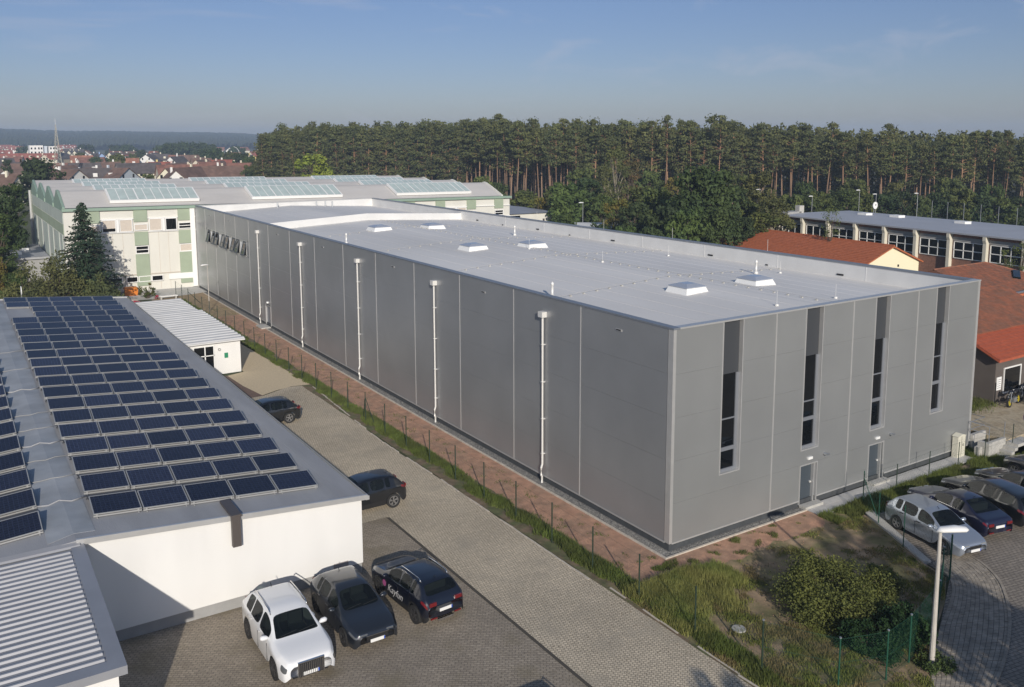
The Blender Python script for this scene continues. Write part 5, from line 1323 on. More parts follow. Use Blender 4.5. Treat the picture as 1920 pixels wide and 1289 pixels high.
for i in range(12):
    a = 0.35+i*pitch
    MB().add([S(a-0.22,0.10,0),S(a+0.22,0.10,0),S(a+0.22,0.72,0),S(a-0.22,0.72,0),S(a-0.22,0.10,4.9),S(a+0.22,0.10,4.9),S(a+0.22,0.72,5.76),S(a-0.22,0.72,5.76),S(a-0.22,-0.05,5.3),S(a+0.22,-0.05,5.3),S(a-0.22,-0.05,5.76),S(a+0.22,-0.05,5.76)],
             [(0,1,5,4),(4,5,9,8),(8,9,11,10),(10,11,6,7),(1,2,6,11,9,5),(3,0,4,8,10,7)]).build('column', M_column, SCH)
    a0, a1 = a+0.45, a+pitch-0.45
    sbox(a0-0.2,a1+0.2,0.62,0.695,4.85,5.35,'lintel',M_plinthw)
    fb = MB()
    def fr_(u0,u1,z0,z1): fb.hexa([S(u0,0.58,z0),S(u1,0.58,z0),S(u1,0.69,z0),S(u0,0.69,z0),S(u0,0.58,z1),S(u1,0.58,z1),S(u1,0.69,z1),S(u0,0.69,z1)])
    zb2, zt2 = (2.6,4.8) if i > 1 else (2.2,4.8)
    fr_(a0,a1,zb2,zb2+0.09); fr_(a0,a1,zt2-0.09,zt2); 
    if i > 1: fr_(a0,a1,(zb2+zt2)/2-0.05,(zb2+zt2)/2+0.05)
    for q in range(4): u = a0+(a1-a0-0.1)*q/3; fr_(u,u+0.1,zb2,zt2)
    fo = fb.build('window', M_white, SCH)
    for q in range(3):
        u0, u1 = a0+(a1-a0-0.1)*q/3+0.1, a0+(a1-a0-0.1)*(q+1)/3
        for z0, z1 in ((zb2+0.09,(zb2+zt2)/2-0.05),((zb2+zt2)/2+0.05,zt2-0.09)):
            sbox(u0,u1,0.65,0.68,z0,z1,'pane',M_glassdark,fo)
for a, n in ((9,8),(14,9),(25,8.5),(35,9),(43,9.5),(51,9)): sbox(a,a+1.6,n,n+1.4,6.2,6.55,'roof_light',M_white)
sbox(-1.5,1.5,1.0,4.0,0,6.4,'stair_block',M_plinthw)
sbox(0.6,1.5,3.5,4.5,6.0,7.3,'chimney',M_conc)
dd = thing('satellite_dish','round white satellite dish on a mast on the left half of the school roof','satellite dish',S(9.5,11,6.2))
p = S(9.5,11,6.2); MB().tube([p,(p[0],p[1],7.0)],0.05,n=6).build('mast',M_steel,dd); MB().disc_y(p[0],p[1]-0.2,7.6,0.55,0.10,n=20).build('dish',M_white,dd); MB().disc_y(p[0],p[1]-0.3,7.7,0.12,0.10,n=10).build('receiver',M_plinthw,dd)
# motorcycle workshop, dark walls and red roof
SH = thing('workshop','dark taupe workshop with red tiled roof and framed shop window at the right edge','workshop',(34,6,0.78))
sl = 0.466
MB().hexa([(31.2,2.85,0.7),(42,2.85,0.7),(42,8.5,0.7),(31.2,8.5,0.7),(31.2,2.85,3.80),(42,2.85,3.80),(42,8.5,3.75+5.65*sl),(31.2,8.5,3.75+5.65*sl)]).build('wall', M_darkrender, SH)
def rz_(y): return 3.84+(y-2.4)*sl
r_ = MB().slab([(30.75,2.4,rz_(2.4)),(42.5,2.4,rz_(2.4)),(42.5,8.6,rz_(8.6)),(30.75,8.6,rz_(8.6))],0.16).build('roof', M_tile2, SH)
tiles(r_,(30.75,2.4,rz_(2.4)+.01),(42.5,2.4,rz_(2.4)+.01),(37.6,4.9,rz_(4.9)+.01),(30.75,7.6,rz_(7.6)+.01) if False else (30.75,4.9,rz_(4.9)+.01),M_tile2,48,9,5)
r2_ = MB().slab([(30.75,4.7,rz_(4.7)+0.06),(42.5,4.7,rz_(4.7)+0.06),(42.5,8.7,rz_(8.7)+0.06),(30.75,8.7,rz_(8.7)+0.06)],0.05).build('upper_roof', M_tile3, SH)
tiles(r2_,(30.75,4.7,rz_(4.7)+.07),(42.5,4.7,rz_(4.7)+.07),(42.5,8.7,rz_(8.7)+.07),(30.75,8.7,rz_(8.7)+.07),M_tile3,40,13,6)
MB().slab([(30.75,8.7,rz_(8.7)+0.1),(42.5,8.7,rz_(8.7)+0.1),(42.5,13,rz_(8.7)-1.6),(30.75,13,rz_(8.7)-1.6)],0.1).build('rear_roof', M_tile3, SH)
fr = MB(); 
for a,b,c,d in ((32.15,34.25,2.98,3.06),(32.15,34.25,1.32,1.40),(34.17,34.25,1.40,2.98),(32.15,32.2,1.40,2.98)): fr.box(a,2.76,c,b,2.84,d)
f_ = fr.build('shop_window', M_white, SH); MB().box(32.2,2.80,1.40,34.17,2.83,2.98).build('pane', M_glassdark, f_)
MB().box(31.35,2.79,1.65,31.9,2.84,2.52).build('notice_board', M_white, SH)
lt_ = MB()
for i in range(5): lt_.box(31.42,2.778,1.78+i*0.14,31.82-0.05*(i%2),2.789,1.82+i*0.14)
lt_.build('notice_lines', M_plinthw, SH)
MB().tube([(31.27,2.8,0.8),(31.27,2.8,2.2)],0.03,n=6).build('downpipe', M_black, SH)
# brown hipped roof house and grey wall behind the workshop
HB = thing('hipped_house','house with brown tiled roof and grey wall just behind the right corner of the hall','house',(54,17,0))
MB().box(48,13.2,0,60,22,4.8).build('wall', M_darkrender, HB)
LA, AA, RA, FA = (47.4,17.5,6.5),(55.6,17.5,6.5),(60.6,12.9,4.75),(47.4,12.9,4.75)
LB_, RB_ = (47.4,22.4,4.75),(60.6,22.4,4.75)
MB().add([LA,AA,RA,FA,LB_,RB_],[(0,3,2,1),(1,2,5),(0,1,5,4),(0,4,3),(3,4,5,2)]).build('roof', M_tile3, HB)
tiles(HB,(47.4,12.9,4.76),(60.6,12.9,4.76),(55.6,17.5,6.51),(47.4,17.5,6.51),M_tile3,46,15,8)
MB().box(47.3,12.55,4.62,60.7,12.88,4.72).build('gutter', M_steel, HB)
MB().box(47.3,12.35,4.40,60.7,12.54,4.60).build('verge_tiles', M_tile, HB)
MB().tube([LA,AA],0.10,n=6).build('ridge_tiles', M_tile3, HB); MB().tube([AA,RA],0.10,n=6).build('ridge_tiles', M_tile3, HB)
dk = MB(); dk.hexa([(55.2,14.6,5.42),(55.9,14.3,5.30),(57.6,15.3,5.72),(56.9,15.6,5.85),(55.2,14.6,5.60),(55.9,14.3,5.48),(57.6,15.3,5.85),(56.9,15.6,5.98)]); dk.build('roof_window_strip', M_glassdark, HB)
# motorcycles by the workshop
def motorcycle(label, x, y, z, hd, body, rimc, lean=0.12):
    t = thing('motorcycle', label, 'motorcycle', (x,y,z), hd, 'motorcycles outside the workshop'); t.rotation_euler = (lean,0,hd)
    def b_(mb, nm, m, par=t, sm=False): return mb.build(nm, m, par, smooth=sm, world=False)
    for wx in (-0.72,0.72):
        w_ = MB().disc_y(wx,0,0.31,0.31,0.12,n=22,rin=0.22); w_ = b_(w_,'wheel',M_tyre)
        rr_ = MB().disc_y(wx,0,0.31,0.225,0.06,n=22,rin=0.19)
        for k in range(5):
            a = k*2*math.pi/5; rr_.tube([(wx,0,0.31),(wx+0.2*math.cos(a),0,0.31+0.2*math.sin(a))],0.018,n=5)
        b_(rr_,'rim',rimc,w_)
    b_(MB().tube([(-0.72,0,0.31),(-0.15,0,0.42),(0.2,0,0.45),(0.15,0,0.75),(-0.2,0,0.68)],[0.04,0.06,0.12,0.10,0.07],n=8),'frame',M_black)
    b_(MB().box(-0.2,-0.16,0.24,0.28,0.16,0.55),'engine',M_steel)
    b_(MB().tube([(0.38,0,0.82),(0.15,0,0.90),(-0.15,0,0.80)],[0.10,0.17,0.10],n=10),'tank',body,sm=True)
    b_(MB().tube([(-0.12,0,0.80),(-0.45,0,0.82),(-0.85,0,0.95)],[0.12,0.12,0.05],n=8),'seat',M_black,sm=True)
    for s_ in (1,-1): b_(MB().tube([(0.72,s_*0.09,0.31),(0.42,s_*0.09,0.95)],0.025,n=6),'fork',M_steel); b_(MB().tube([(0.42,s_*0.05,0.98),(0.35,s_*0.34,1.04)],0.015,n=6),'handlebar',M_black)
    b_(MB().tube([(0.62,0,0.72),(0.52,0,0.92),(0.40,0,1.08)],[0.05,0.13,0.06],n=10),'fairing',body,sm=True)
    b_(MB().tube([(0.66,0,0.80),(0.60,0,0.82)],[0.07,0.06],n=10),'headlight',M_head)
    b_(MB().tube([(0.1,-0.14,0.30),(-0.4,-0.17,0.30),(-0.85,-0.19,0.48)],[0.035,0.05,0.055],n=8),'exhaust',M_steel)
    return t
M_yel = mat('yellow_rim',(0.55,0.45,0.03),rough=0.4)
motorcycle('black motorcycle with yellow wheel rims beside the workshop wall',32.0,1.95,0.78,R(-172),P_black,M_yel)
motorcycle('black and white motorcycle at the right edge in front of the shop window',33.6,1.55,0.78,R(-165),P_white,M_rimd)
motorcycle('dark motorcycle behind the one with yellow rims',34.0,2.3,0.78,R(-170),P_black,M_rimd)
# orange container, bench in the far yard
oc = thing('orange_bin','orange lidded container in front of the cream factory wall','container',(-8.0,82.6,0))
MB().box(-8.7,82.2,0,-7.3,83.1,0.78).build('body', mat('orange_plastic',(0.62,0.19,0.02),rough=0.5), oc)
MB().hexa([(-8.8,82.1,0.785),(-7.2,82.1,0.785),(-7.2,83.2,0.785),(-8.8,83.2,0.785),(-8.7,82.2,0.93),(-7.3,82.2,0.93),(-7.4,83.1,0.98),(-8.6,83.1,0.98)]).build('lid', MATS['orange_plastic'], oc)
bn = thing('bench','pale bench standing on the paved yard at the left end of the grey hall','bench',(-4.8,77.6,0))
MB().box(-5.9,77.3,0.36,-3.9,77.8,0.43).build('seat', M_white, bn)
for x in (-5.7,-4.1): MB().box(x-0.08,77.35,0,x+0.08,77.75,0.355).build('leg', M_conc, bn)
# ------------------------------------------------------------------ foliage
def leafmat(name, col, var2=None, trans=0.25, objrand=0.18, hue=0.012, vs=0.9, var=0.28):
    return mat(name, col, rough=0.75, spec=0.25, var=var, vs=vs, var2=var2, trans=trans, objrand=objrand, hue=hue)
F_pine = leafmat('pine_needles', (0.135,0.145,0.050), (0.092,0.108,0.046))
F_dark = leafmat('dark_green_leaves', (0.056,0.080,0.028), (0.040,0.062,0.026))
F_oak = leafmat('oak_leaves', (0.066,0.092,0.028), (0.048,0.074,0.026))
F_green = leafmat('green_leaves', (0.090,0.125,0.034), (0.062,0.095,0.030))
F_mid = leafmat('olive_green_leaves', (0.118,0.138,0.038), (0.080,0.105,0.034))
F_lime = leafmat('yellow_green_leaves', (0.25,0.28,0.04), (0.17,0.21,0.035))
F_birch = leafmat('birch_leaves', (0.138,0.144,0.048), (0.096,0.110,0.042))
F_rust = leafmat('rusty_autumn_leaves', (0.150,0.094,0.042), (0.104,0.091,0.039))
F_autumn = leafmat('yellow_autumn_leaves', (0.180,0.144,0.034), (0.090,0.120,0.030))
F_far = leafmat('distant_green_leaves', (0.066,0.094,0.036), (0.046,0.072,0.034))
F_spruce = leafmat('spruce_needles', (0.041,0.068,0.035), (0.027,0.051,0.032), trans=0.12)
F_bush = leafmat('shrub_leaves', (0.125,0.14,0.036), (0.085,0.10,0.03), vs=3)
F_bush2 = leafmat('broad_shrub_leaves', (0.030,0.070,0.022), (0.022,0.052,0.018), vs=3)
F_grass = leafmat('green_grass', (0.135,0.175,0.040), (0.115,0.135,0.040), vs=1.5, trans=0.3, objrand=0)
F_bank = leafmat('mixed_bank_grass', (0.175,0.205,0.05), (0.24,0.20,0.09), vs=2.2, trans=0.3, objrand=0)
F_dry = leafmat('dry_tall_grass', (0.26,0.27,0.085), (0.17,0.22,0.06), vs=1.2, trans=0.3, objrand=0)
M_trunkp = bpy.data.materials.new('pine_trunk_bark'); M_trunkp.use_nodes = True
_n, _l = M_trunkp.node_tree.nodes, M_trunkp.node_tree.links
_b = _n['Principled BSDF']; _b.inputs['Roughness'].default_value = 0.9
_t = _n.new('ShaderNodeTexCoord'); _s = _n.new('ShaderNodeSeparateXYZ'); _m = _n.new('ShaderNodeMapRange'); _m.inputs[1].default_value = 3; _m.inputs[2].default_value = 14
_c = _n.new('ShaderNodeValToRGB'); _c.color_ramp.elements[0].color = (0.20,0.14,0.10,1); _c.color_ramp.elements[1].color = (0.31,0.175,0.098,1)
_h = _n.new('ShaderNodeHueSaturation'); _o = _n.new('ShaderNodeObjectInfo'); _r = _n.new('ShaderNodeMapRange'); _r.inputs[3].default_value = 0.7; _r.inputs[4].default_value = 1.3
_l.new(_t.outputs['Object'], _s.inputs[0]); _l.new(_s.outputs['Z'], _m.inputs[0]); _l.new(_m.outputs[0], _c.inputs[0]); _l.new(_c.outputs[0], _h.inputs['Color'])
_l.new(_o.outputs['Random'], _r.inputs[0]); _l.new(_r.outputs[0], _h.inputs['Value']); _l.new(_h.outputs[0], _b.inputs['Base Color'])

def leafquad(mb, p, s, rr_, up=0.0, n=None):
    """one small leaf-cluster face at p"""
    if n is None:
        n = Vector((rr_.gauss(0,1), rr_.gauss(0,1), rr_.gauss(0,1)+up)).normalized()
    t = n.cross(Vector((rr_.gauss(0,1), rr_.gauss(0,1), rr_.gauss(0,1)))).normalized(); b = n.cross(t)
    a, c = s*rr_.uniform(0.7,1.3), s*rr_.uniform(0.45,0.9)
    p = Vector(p)
    k = len(mb.v)
    mb.v += [tuple(p-t*a), tuple(p-b*c*0.7+t*a*0.1), tuple(p+t*a), tuple(p+b*c)]
    mb.f.append((k,k+1,k+2,k+3))
def pine_meshes(seed, H, cb, R_, nclump, nleaf, sz):
    rr_ = random.Random(seed); tr = MB(); cr = MB()
    lean = rr_.uniform(-0.5,0.5); lean2 = rr_.uniform(-0.4,0.4)
    def ax(z): t = z/H; return Vector((lean*t*t+0.15*math.sin(t*5+seed), lean2*t*t+0.12*math.cos(t*4+seed), z))
    tr.tube([ax(H*t) for t in (0,0.12,0.3,0.5,0.7,0.85,0.98)], [0.24,0.20,0.175,0.15,0.11,0.07,0.02], n=7)
    for i in range(nclump):
        t = (i+rr_.random())/nclump; z = H*(cb+(1-cb)*t)
        prof = math.sin(min(1,(t*0.85+0.18))*math.pi)**0.7
        rad = R_*prof*rr_.uniform(0.35,1.0); a = rr_.random()*6.283
        base = ax(z-0.4); c = ax(z)+Vector((math.cos(a)*rad, math.sin(a)*rad, rr_.uniform(-0.2,0.5)))
        if rad > R_*0.45: tr.tube([base, base.lerp(c,0.6)+Vector((0,0,0.1)), c], [0.06,0.04,0.015], n=4, cap=False)
        cs = R_*rr_.uniform(0.26,0.60)
        for q in range(nleaf):
            d = Vector((rr_.gauss(0,1), rr_.gauss(0,1), rr_.gauss(0,0.45))); d = d.normalized()*cs*rr_.uniform(0.45,1.0); d.z *= 0.55
            n = (d.normalized()*0.9+Vector((rr_.gauss(0,.6),rr_.gauss(0,.6),rr_.gauss(0,.6)+0.5))).normalized()
            leafquad(cr, c+d, sz, rr_, n=n)
    # few dead stubs on the bare stem
    for i in range(5):
        z = H*cb*rr_.uniform(0.5,1); a = rr_.random()*6.283; p = ax(z); tr.tube([p, p+Vector((math.cos(a)*0.9,math.sin(a)*0.9,0.1))],[0.03,0.01],n=3,cap=False)
    return tr.mesh('pine_trunk', M_trunkp, smooth=True), cr.mesh('pine_crown', F_pine), tr, cr
PINES = [pine_meshes(10+i, 21.5, cb, R_, 50, 26, 0.29) for i,(cb,R_) in enumerate([(0.56,3.2),(0.64,2.6),(0.50,3.5),(0.60,2.9),(0.42,3.1)])]
PINESL = [pine_meshes(30+i, 21.5, cb, R_, 84, 26, 0.31) for i,(cb,R_) in enumerate([(0.14,3.3),(0.26,3.1),(0.10,3.6)])]
EDGE = [(62.6,259.2,19.6),(70.4,246.1,21.6),(83.2,235.9,22.4),(99.9,222.8,22.3),(106.9,201.9,22.8),(106.9,178.5,22.4),(113.0,162.2,22.2),(122.6,141.6,21.6),(132.1,125.7,21.6),(148.2,115.2,20.6),(162.0,96.4,19.2),(180.1,79.4,18.6),(196,60,18.6)]
def edge_at(s):
    for i in range(len(EDGE)-1):
        a, b = Vector(EDGE[i]), Vector(EDGE[i+1]); l_ = (b.xy-a.xy).length
        if s <= l_ or i == len(EDGE)-2:
            p = a.lerp(b, min(s/l_,1.0)); d = (b.xy-a.xy).normalized(); return p, Vector((-d.y, d.x)) if (-d.y*50+d.x*50) > 0 else Vector((d.y,-d.x))
        s -= l_
ELEN = sum((Vector(EDGE[i+1][:2])-Vector(EDGE[i][:2])).length for i in range(len(EDGE)-1))
rp = random.Random(99); cam_xy = Vector((-25.9,-27.4))
def px_of(x, y):
    v = Vector((x,y,10))-Vector((-25.863,-27.419,18.2)); w_ = v.dot(dv); return 960+1661*v.dot(r2)/w_
placed = []
for row in range(4):
    s_ = rp.uniform(0,2)
    while s_ < ELEN and len(placed) < 296:
        e, nn = edge_at(s_); out_ = (e.xy-cam_xy).normalized()
        q = e.xy+out_*(row*4.2+rp.uniform(-1.6,1.6))+Vector((rp.uniform(-.6,.6),rp.uniform(-.6,.6)))
        placed.append((q.x, q.y, e.z*(rp.uniform(0.80,1.03)+(0.07 if rp.random() < 0.14 else 0))+row*0.1, row, s_/ELEN)); s_ += rp.uniform(2.3,3.9)
zones = [(0,'at the left end of the wood'),(530,'behind the yellow-green round tree'),(660,'above the left factory rooflights'),(800,'above the right factory rooflights'),(960,'behind the grey-roofed white shed'),(1120,'above the canopy'),(1260,'behind the big round oak'),(1480,'above the left end of the school roof'),(1700,'above the right half of the school roof')]
cnt = {}
for (x, y, h, row, t) in sorted(placed, key=lambda a: px_of(a[0],a[1])):
    p_ = px_of(x,y)
    if p_ > 1960 or p_ < 440: continue
    zi = max([i for i,z in enumerate(zones) if z[0] <= p_] or [0])
    left = p_ < 860
    me_t, me_c, _, _ = (PINESL if left else PINES)[rp.randrange(3 if left else 5)] if left else PINES[rp.randrange(5)]
    rw = ['front','second','third','back'][row]; cnt[(zi,row)] = cnt.get((zi,row),-1)+1
    o = thing('pine_tree', f'{rw}-row pine, {nth(cnt[(zi,row)])} from the left {zones[zi][1]}', 'pine tree', (x,y,0), rp.random()*6.28, 'pines along the forest edge')
    k = h/21.5; o.scale = (k*rp.uniform(0.80,1.25),)*2+(k,)
    o.rotation_euler = (rp.gauss(0,0.022), rp.gauss(0,0.022), rp.random()*6.28)
    inst('trunk', me_t, o); inst('crown', me_c, o)
# the rest of the wood as one mass
def lite_pine(seed, H, cb, R_):
    rr_ = random.Random(seed); tr = MB(); cr = MB(); tr.tube([(0,0,0),(0.1,0,H*0.5),(0,0.1,H)],[0.2,0.15,0.03],n=4,cap=False)
    for q in range(46): leafquad(cr, (rr_.gauss(0,1.6), rr_.gauss(0,1.6), rr_.uniform(0.2,H*0.5)), 0.75, rr_, up=0.2)
    for i in range(26):
        t = (i+rr_.random())/26; z = H*(cb+(1-cb)*t); prof = math.sin(min(1,(t*0.85+0.18))*math.pi)**0.7; rad = R_*prof*rr_.uniform(0.3,1); a = rr_.random()*6.283
        for q in range(6): leafquad(cr, (math.cos(a)*rad+rr_.gauss(0,.5), math.sin(a)*rad+rr_.gauss(0,.5), z+rr_.gauss(0,.3)), 0.62, rr_, up=0.5)
    return tr, cr
lites = [lite_pine(i, 21.5, 0.5, 2.7) for i in range(4)]
wt, wc = MB(), MB()
for row in range(4, 16):
    s_ = rp.uniform(0,3)
    while s_ < ELEN+20:
        e, nn = edge_at(min(s_,ELEN)); out_ = (e.xy-cam_xy).normalized()
        q = e.xy+out_*(row*4.2+rp.uniform(-2,2))+Vector((rp.uniform(-1,1),rp.uniform(-1,1)))
        k = e.z*rp.uniform(0.86,1.02)/21.5; a = rp.random()*6.28; c, s2 = math.cos(a)*k, math.sin(a)*k
        tr, cr = lites[rp.randrange(4)]
        for src, dst in ((tr, wt), (cr, wc)):
            o_ = len(dst.v); dst.v += [(q.x+x*c-y*s2, q.y+x*s2+y*c, z*k) for x,y,z in src.v]; dst.f += [tuple(o_+i for i in f) for f in src.f]
        s_ += rp.uniform(3.2,5.4)
wood = thing('pine_wood', 'dense dark inner rows of the pine wood behind the edge trees', 'wood', (130,170,0)); wood['kind'] = 'stuff'
wt.build('trunks', M_bark, wood, kind='stuff'); wc.build('crowns', F_pine, wood, kind='stuff')  # inner trunks coloured darker than the edge pines, imitating shade within the wood
sheet('forest_floor', [(58,262)]+[(e[0]-6,e[1]-6) for e in EDGE]+[(320,0),(500,300),(300,520),(90,420)], -0.045, mat('needle_litter',(0.055,0.042,0.026),rough=1,var=0.3,vs=0.5,var2=(0.05,0.06,0.02)))
# ------------------------------------------------------------------ broadleaf trees
def tree_meshes(seed, kind, asp=2.5):
    """unit tree: height 1, crown radius about 1 (scaled when placed)"""
    rr_ = random.Random(seed); tr = MB(); cr = MB()
    P = dict(dense=(64,56,0.085,0.12), loose=(60,34,0.065,0.22), big=(120,64,0.055,0.08), sparse=(34,26,0.05,0.3))[kind]
    nc, nl, sz, base = P
    tr.tube([(0,0,0),(0.02,0.02,0.25),(0,0.03,0.6),(0.02,0,0.9)],[0.055,0.042,0.025,0.006],n=7)
    for i in range(nc):
        z = base+(1-base)*(0.04+0.93*rr_.random()); t = (z-base)/(1-base)
        prof = math.sqrt(max(0.02,1-((t-0.42)/0.62)**2)) if kind != 'sparse' else math.sqrt(max(0.02,1-((t-0.35)/0.7)**2))*0.8
        a = rr_.random()*6.283; rad = prof*math.sqrt(rr_.uniform(0.1,1.0))*0.86
        c = Vector((math.cos(a)*rad, math.sin(a)*rad, z))
        if i % 3 == 0: tr.tube([(0,0,max(0.1,z*0.55)), tuple(Vector((c.x*0.5,c.y*0.5,z*0.85))), tuple(c)],[0.02,0.012,0.003],n=4,cap=False)
        cs = rr_.uniform(0.20,0.34) * (0.75 if kind == 'big' else 1)
        for q in range(nl):
            d = Vector((rr_.gauss(0,1), rr_.gauss(0,1), rr_.gauss(0,1))).normalized()*cs*rr_.uniform(0.5,1.05); d.z *= 0.8
            n = (d.normalized()+Vector((rr_.gauss(0,.55),rr_.gauss(0,.55),rr_.gauss(0,.55)+0.35))).normalized()
            k0 = len(cr.v); leafquad(cr, d, sz, rr_, n=n)
            for kk in range(k0, len(cr.v)): v_ = cr.v[kk]; cr.v[kk] = (c.x+v_[0], c.y+v_[1], c.z+v_[2]/asp)
    return tr, cr
TM = {}
ASPS = (1.3, 2.2, 3.4, 5.0)
def get_tm(kd, v, asp):
    a = min(ASPS, key=lambda q: abs(math.log(q/asp)))
    if (kd,v,a) not in TM: TM[(kd,v,a)] = tree_meshes(50+v*7+len(kd), kd, a)
    return TM[(kd,v,a)], a
CACHE = {}
KIND = {'lime':('dense',F_lime,M_bark,'yellow-green'),'mid':('dense',F_mid,M_bark,'olive green'),'green':('dense',F_green,M_bark,'fresh green'),'dark':('dense',F_dark,M_bark,'dark green'),
        'oak':('big',F_oak,M_bark,'broad dark green'),'birch':('loose',F_birch,M_birch,'pale birch-like'),'birchy':('big',F_birch,M_birch,'yellowish loose-crowned'),'rust':('loose',F_rust,M_bark,'rusty brown'),
        'autumn':('dense',F_autumn,M_bark,'yellowing autumn'),'sparse':('sparse',F_mid,M_bark,'thin sparse'),'far':('dense',F_far,M_bark,'distant grey-green')}
TREES = [
   (51.7, 183.8, 13.9, 9.5, 'lime') ,
   (59.8, 188.2, 8.8, 3.1, 'lime') ,
   (79.5, 130.7, 6.6, 6.9, 'mid') ,
   (78.8, 119.0, 8.1, 5.4, 'mid') ,
   (68.9, 101.5, 9.6, 7.7, 'green') ,
   (74.8, 103.3, 10.3, 7.0, 'dark') ,
   (70.8, 93.8, 7.7, 5.6, 'green') ,
   (75.8, 96.1, 16.3, 5.3, 'birch') ,
   (81.2, 98.1, 14.1, 5.0, 'rust') ,
   (63.5, 80.4, 8.4, 5.1, 'autumn') ,
   (72.9, 85.5, 9.8, 6.3, 'mid') ,
   (62.2, 74.9, 8.0, 5.7, 'dark') ,
   (68.2, 76.3, 9.7, 6.7, 'mid') ,
   (58.7, 64.7, 8.3, 6.0, 'dark') ,
   (78.4, 80.4, 8.1, 6.3, 'green') ,
   (64.9, 62.9, 13.5, 10.8, 'oak') ,
   (56.2, 57.4, 8.3, 6.4, 'green') ,
   (59.1, 54.5, 8.7, 6.4, 'oak') ,
   (72.8, 64.7, 10.9, 4.9, 'dark') ,
   (78.8, 65.6, 12.5, 7.6, 'birchy') ,
   (73.9, 63.5, 8.6, 5.7, 'mid') ,
   (72.6, 57.5, 9.4, 6.3, 'birchy') ,
   (65.7, 53.2, 8.1, 5.1, 'mid') ,
   (62.6, 53.6, 7.6, 4.3, 'dark') ,
   (97.0, 75.0, 7.9, 5.8, 'mid') ,
   (106.2, 79.7, 7.6, 5.1, 'green') ,
   (107.9, 77.5, 8.1, 5.1, 'mid') ,
   (113.2, 78.8, 7.6, 5.3, 'dark') ,
   (114.9, 76.5, 8.1, 5.3, 'green') ,
   (119.0, 76.1, 7.5, 5.4, 'mid') ,
   (122.5, 74.5, 7.1, 6.0, 'dark') ,
   (125.9, 73.0, 7.7, 6.6, 'dark') ,
   (129.4, 71.4, 6.6, 5.5, 'mid') ,
   (133.0, 69.4, 7.2, 6.7, 'dark') ,
   (134.6, 66.7, 8.1, 6.7, 'mid') ,
   (137.9, 65.0, 7.0, 6.8, 'dark') ,
   (139.4, 62.2, 6.7, 6.8, 'mid') ,
   (142.6, 60.5, 6.5, 6.9, 'dark') ,
   (53.5, 73.0, 5.4, 4.6, 'dark') ,
   (52.6, 66.0, 5.8, 4.4, 'green') ,
   (56.9, 85.5, 5.9, 4.2, 'green') ,
   (52.7, 60.6, 6.0, 4.3, 'dark') ,
   (67.6, 108.5, 7.0, 4.0, 'autumn') ,
   (63.2, 40.5, 9.7, 3.1, 'sparse') ,
   (66.1, 21.1, 6.5, 2.9, 'sparse') ,
   (66.7, 19.9, 7.4, 3.1, 'sparse') ,
   (84.6, 157.0, 8.4, 6.5, 'mid') ,
   (85.2, 150.8, 7.3, 5.1, 'green') ,
   (98.2, 135.7, 10.6, 7.4, 'mid') ,
   (99.4, 128.5, 11.7, 6.0, 'birchy') ,
   (106.7, 122.4, 10.2, 7.2, 'green') ,
   (107.6, 114.8, 9.3, 5.9, 'autumn') ,
   (117.0, 105.3, 10.0, 5.9, 'mid') ,
   (129.7, 98.2, 8.2, 6.0, 'green') ,
   (139.6, 93.6, 8.6, 7.4, 'mid') ,
   (144.5, 86.7, 8.2, 6.2, 'birchy') ,
   (149.9, 78.1, 9.0, 7.4, 'mid') ,
   (153.8, 71.3, 8.0, 6.2, 'green') ,
   (-18.3, 122.4, 11.3, 4.5, 'dark') ,
   (-16.1, 137.3, 10.7, 4.0, 'green') ,
   (-18.8, 112.4, 10.1, 5.1, 'dark') ,
   (-20.1, 107.5, 6.7, 2.4, 'autumn') ,
   (-17.8, 117.4, 7.7, 3.1, 'dark') ,
   (-20.2, 97.5, 9.2, 3.8, 'green') ,
   (-20.3, 90.4, 3.5, 3.6, 'green') ,
   (-19.5, 84.4, 3.4, 2.7, 'green') ,
   (-21.5, 84.5, 5.5, 2.7, 'autumn') ,
   (-5.1, 221.7, 12.6, 12.0, 'dark') ,
   (39.0, 387.5, 10.9, 8.6, 'mid') ,
   (37.7, 397.9, 9.3, 6.7, 'dark') ,
   (21.7, 230.2, 8.4, 5.4, 'mid') ,
   (44.6, 487.8, 8.1, 8.1, 'green') ,
   (118.4, 657.6, 13.0, 18.5, 'far') ,
   (131.8, 675.1, 13.6, 19.1, 'far') ,
   (141.0, 673.0, 13.5, 19.1, 'far') ,
   (144.3, 651.6, 12.4, 16.9, 'far') ,
   (108.1, 516.3, 10.5, 14.8, 'dark') ,
   (104.0, 476.1, 11.3, 13.8, 'dark') ,
   (100.2, 435.7, 10.4, 10.4, 'mid') ,
   (89.9, 376.3, 11.1, 10.1, 'dark') ,
   (82.3, 336.9, 10.2, 9.2, 'green') ,
   (67.2, 289.2, 8.3, 7.2, 'mid') ,
   (60.3, 259.9, 7.4, 6.1, 'dark') ,
   (190.7, 742.7, 10.1, 14.4, 'far') ,
   (130.8, 757.1, 11.0, 14.4, 'far') ,
   (122.4, 860.3, 11.2, 18.4, 'far') ,
   (119.8, 911.3, 10.4, 17.2, 'far') ,
   (88.1, 865.3, 11.5, 16.3, 'far') ,
   (-7.2, 302.1, 11.5, 4.0, 'dark') ,
   (58.1, 868.7, 10.7, 16.3, 'far') ,
   (35.6, 820.4, 10.8, 13.3, 'far') ,
   (88.1, 602.4, 10.0, 9.2, 'dark') ,
   (69.5, 524.4, 9.0, 6.7, 'mid') ,
   (46.9, 568.1, 9.3, 8.7, 'mid') ,
   (54.2, 466.1, 8.9, 7.8, 'mid') ,
]

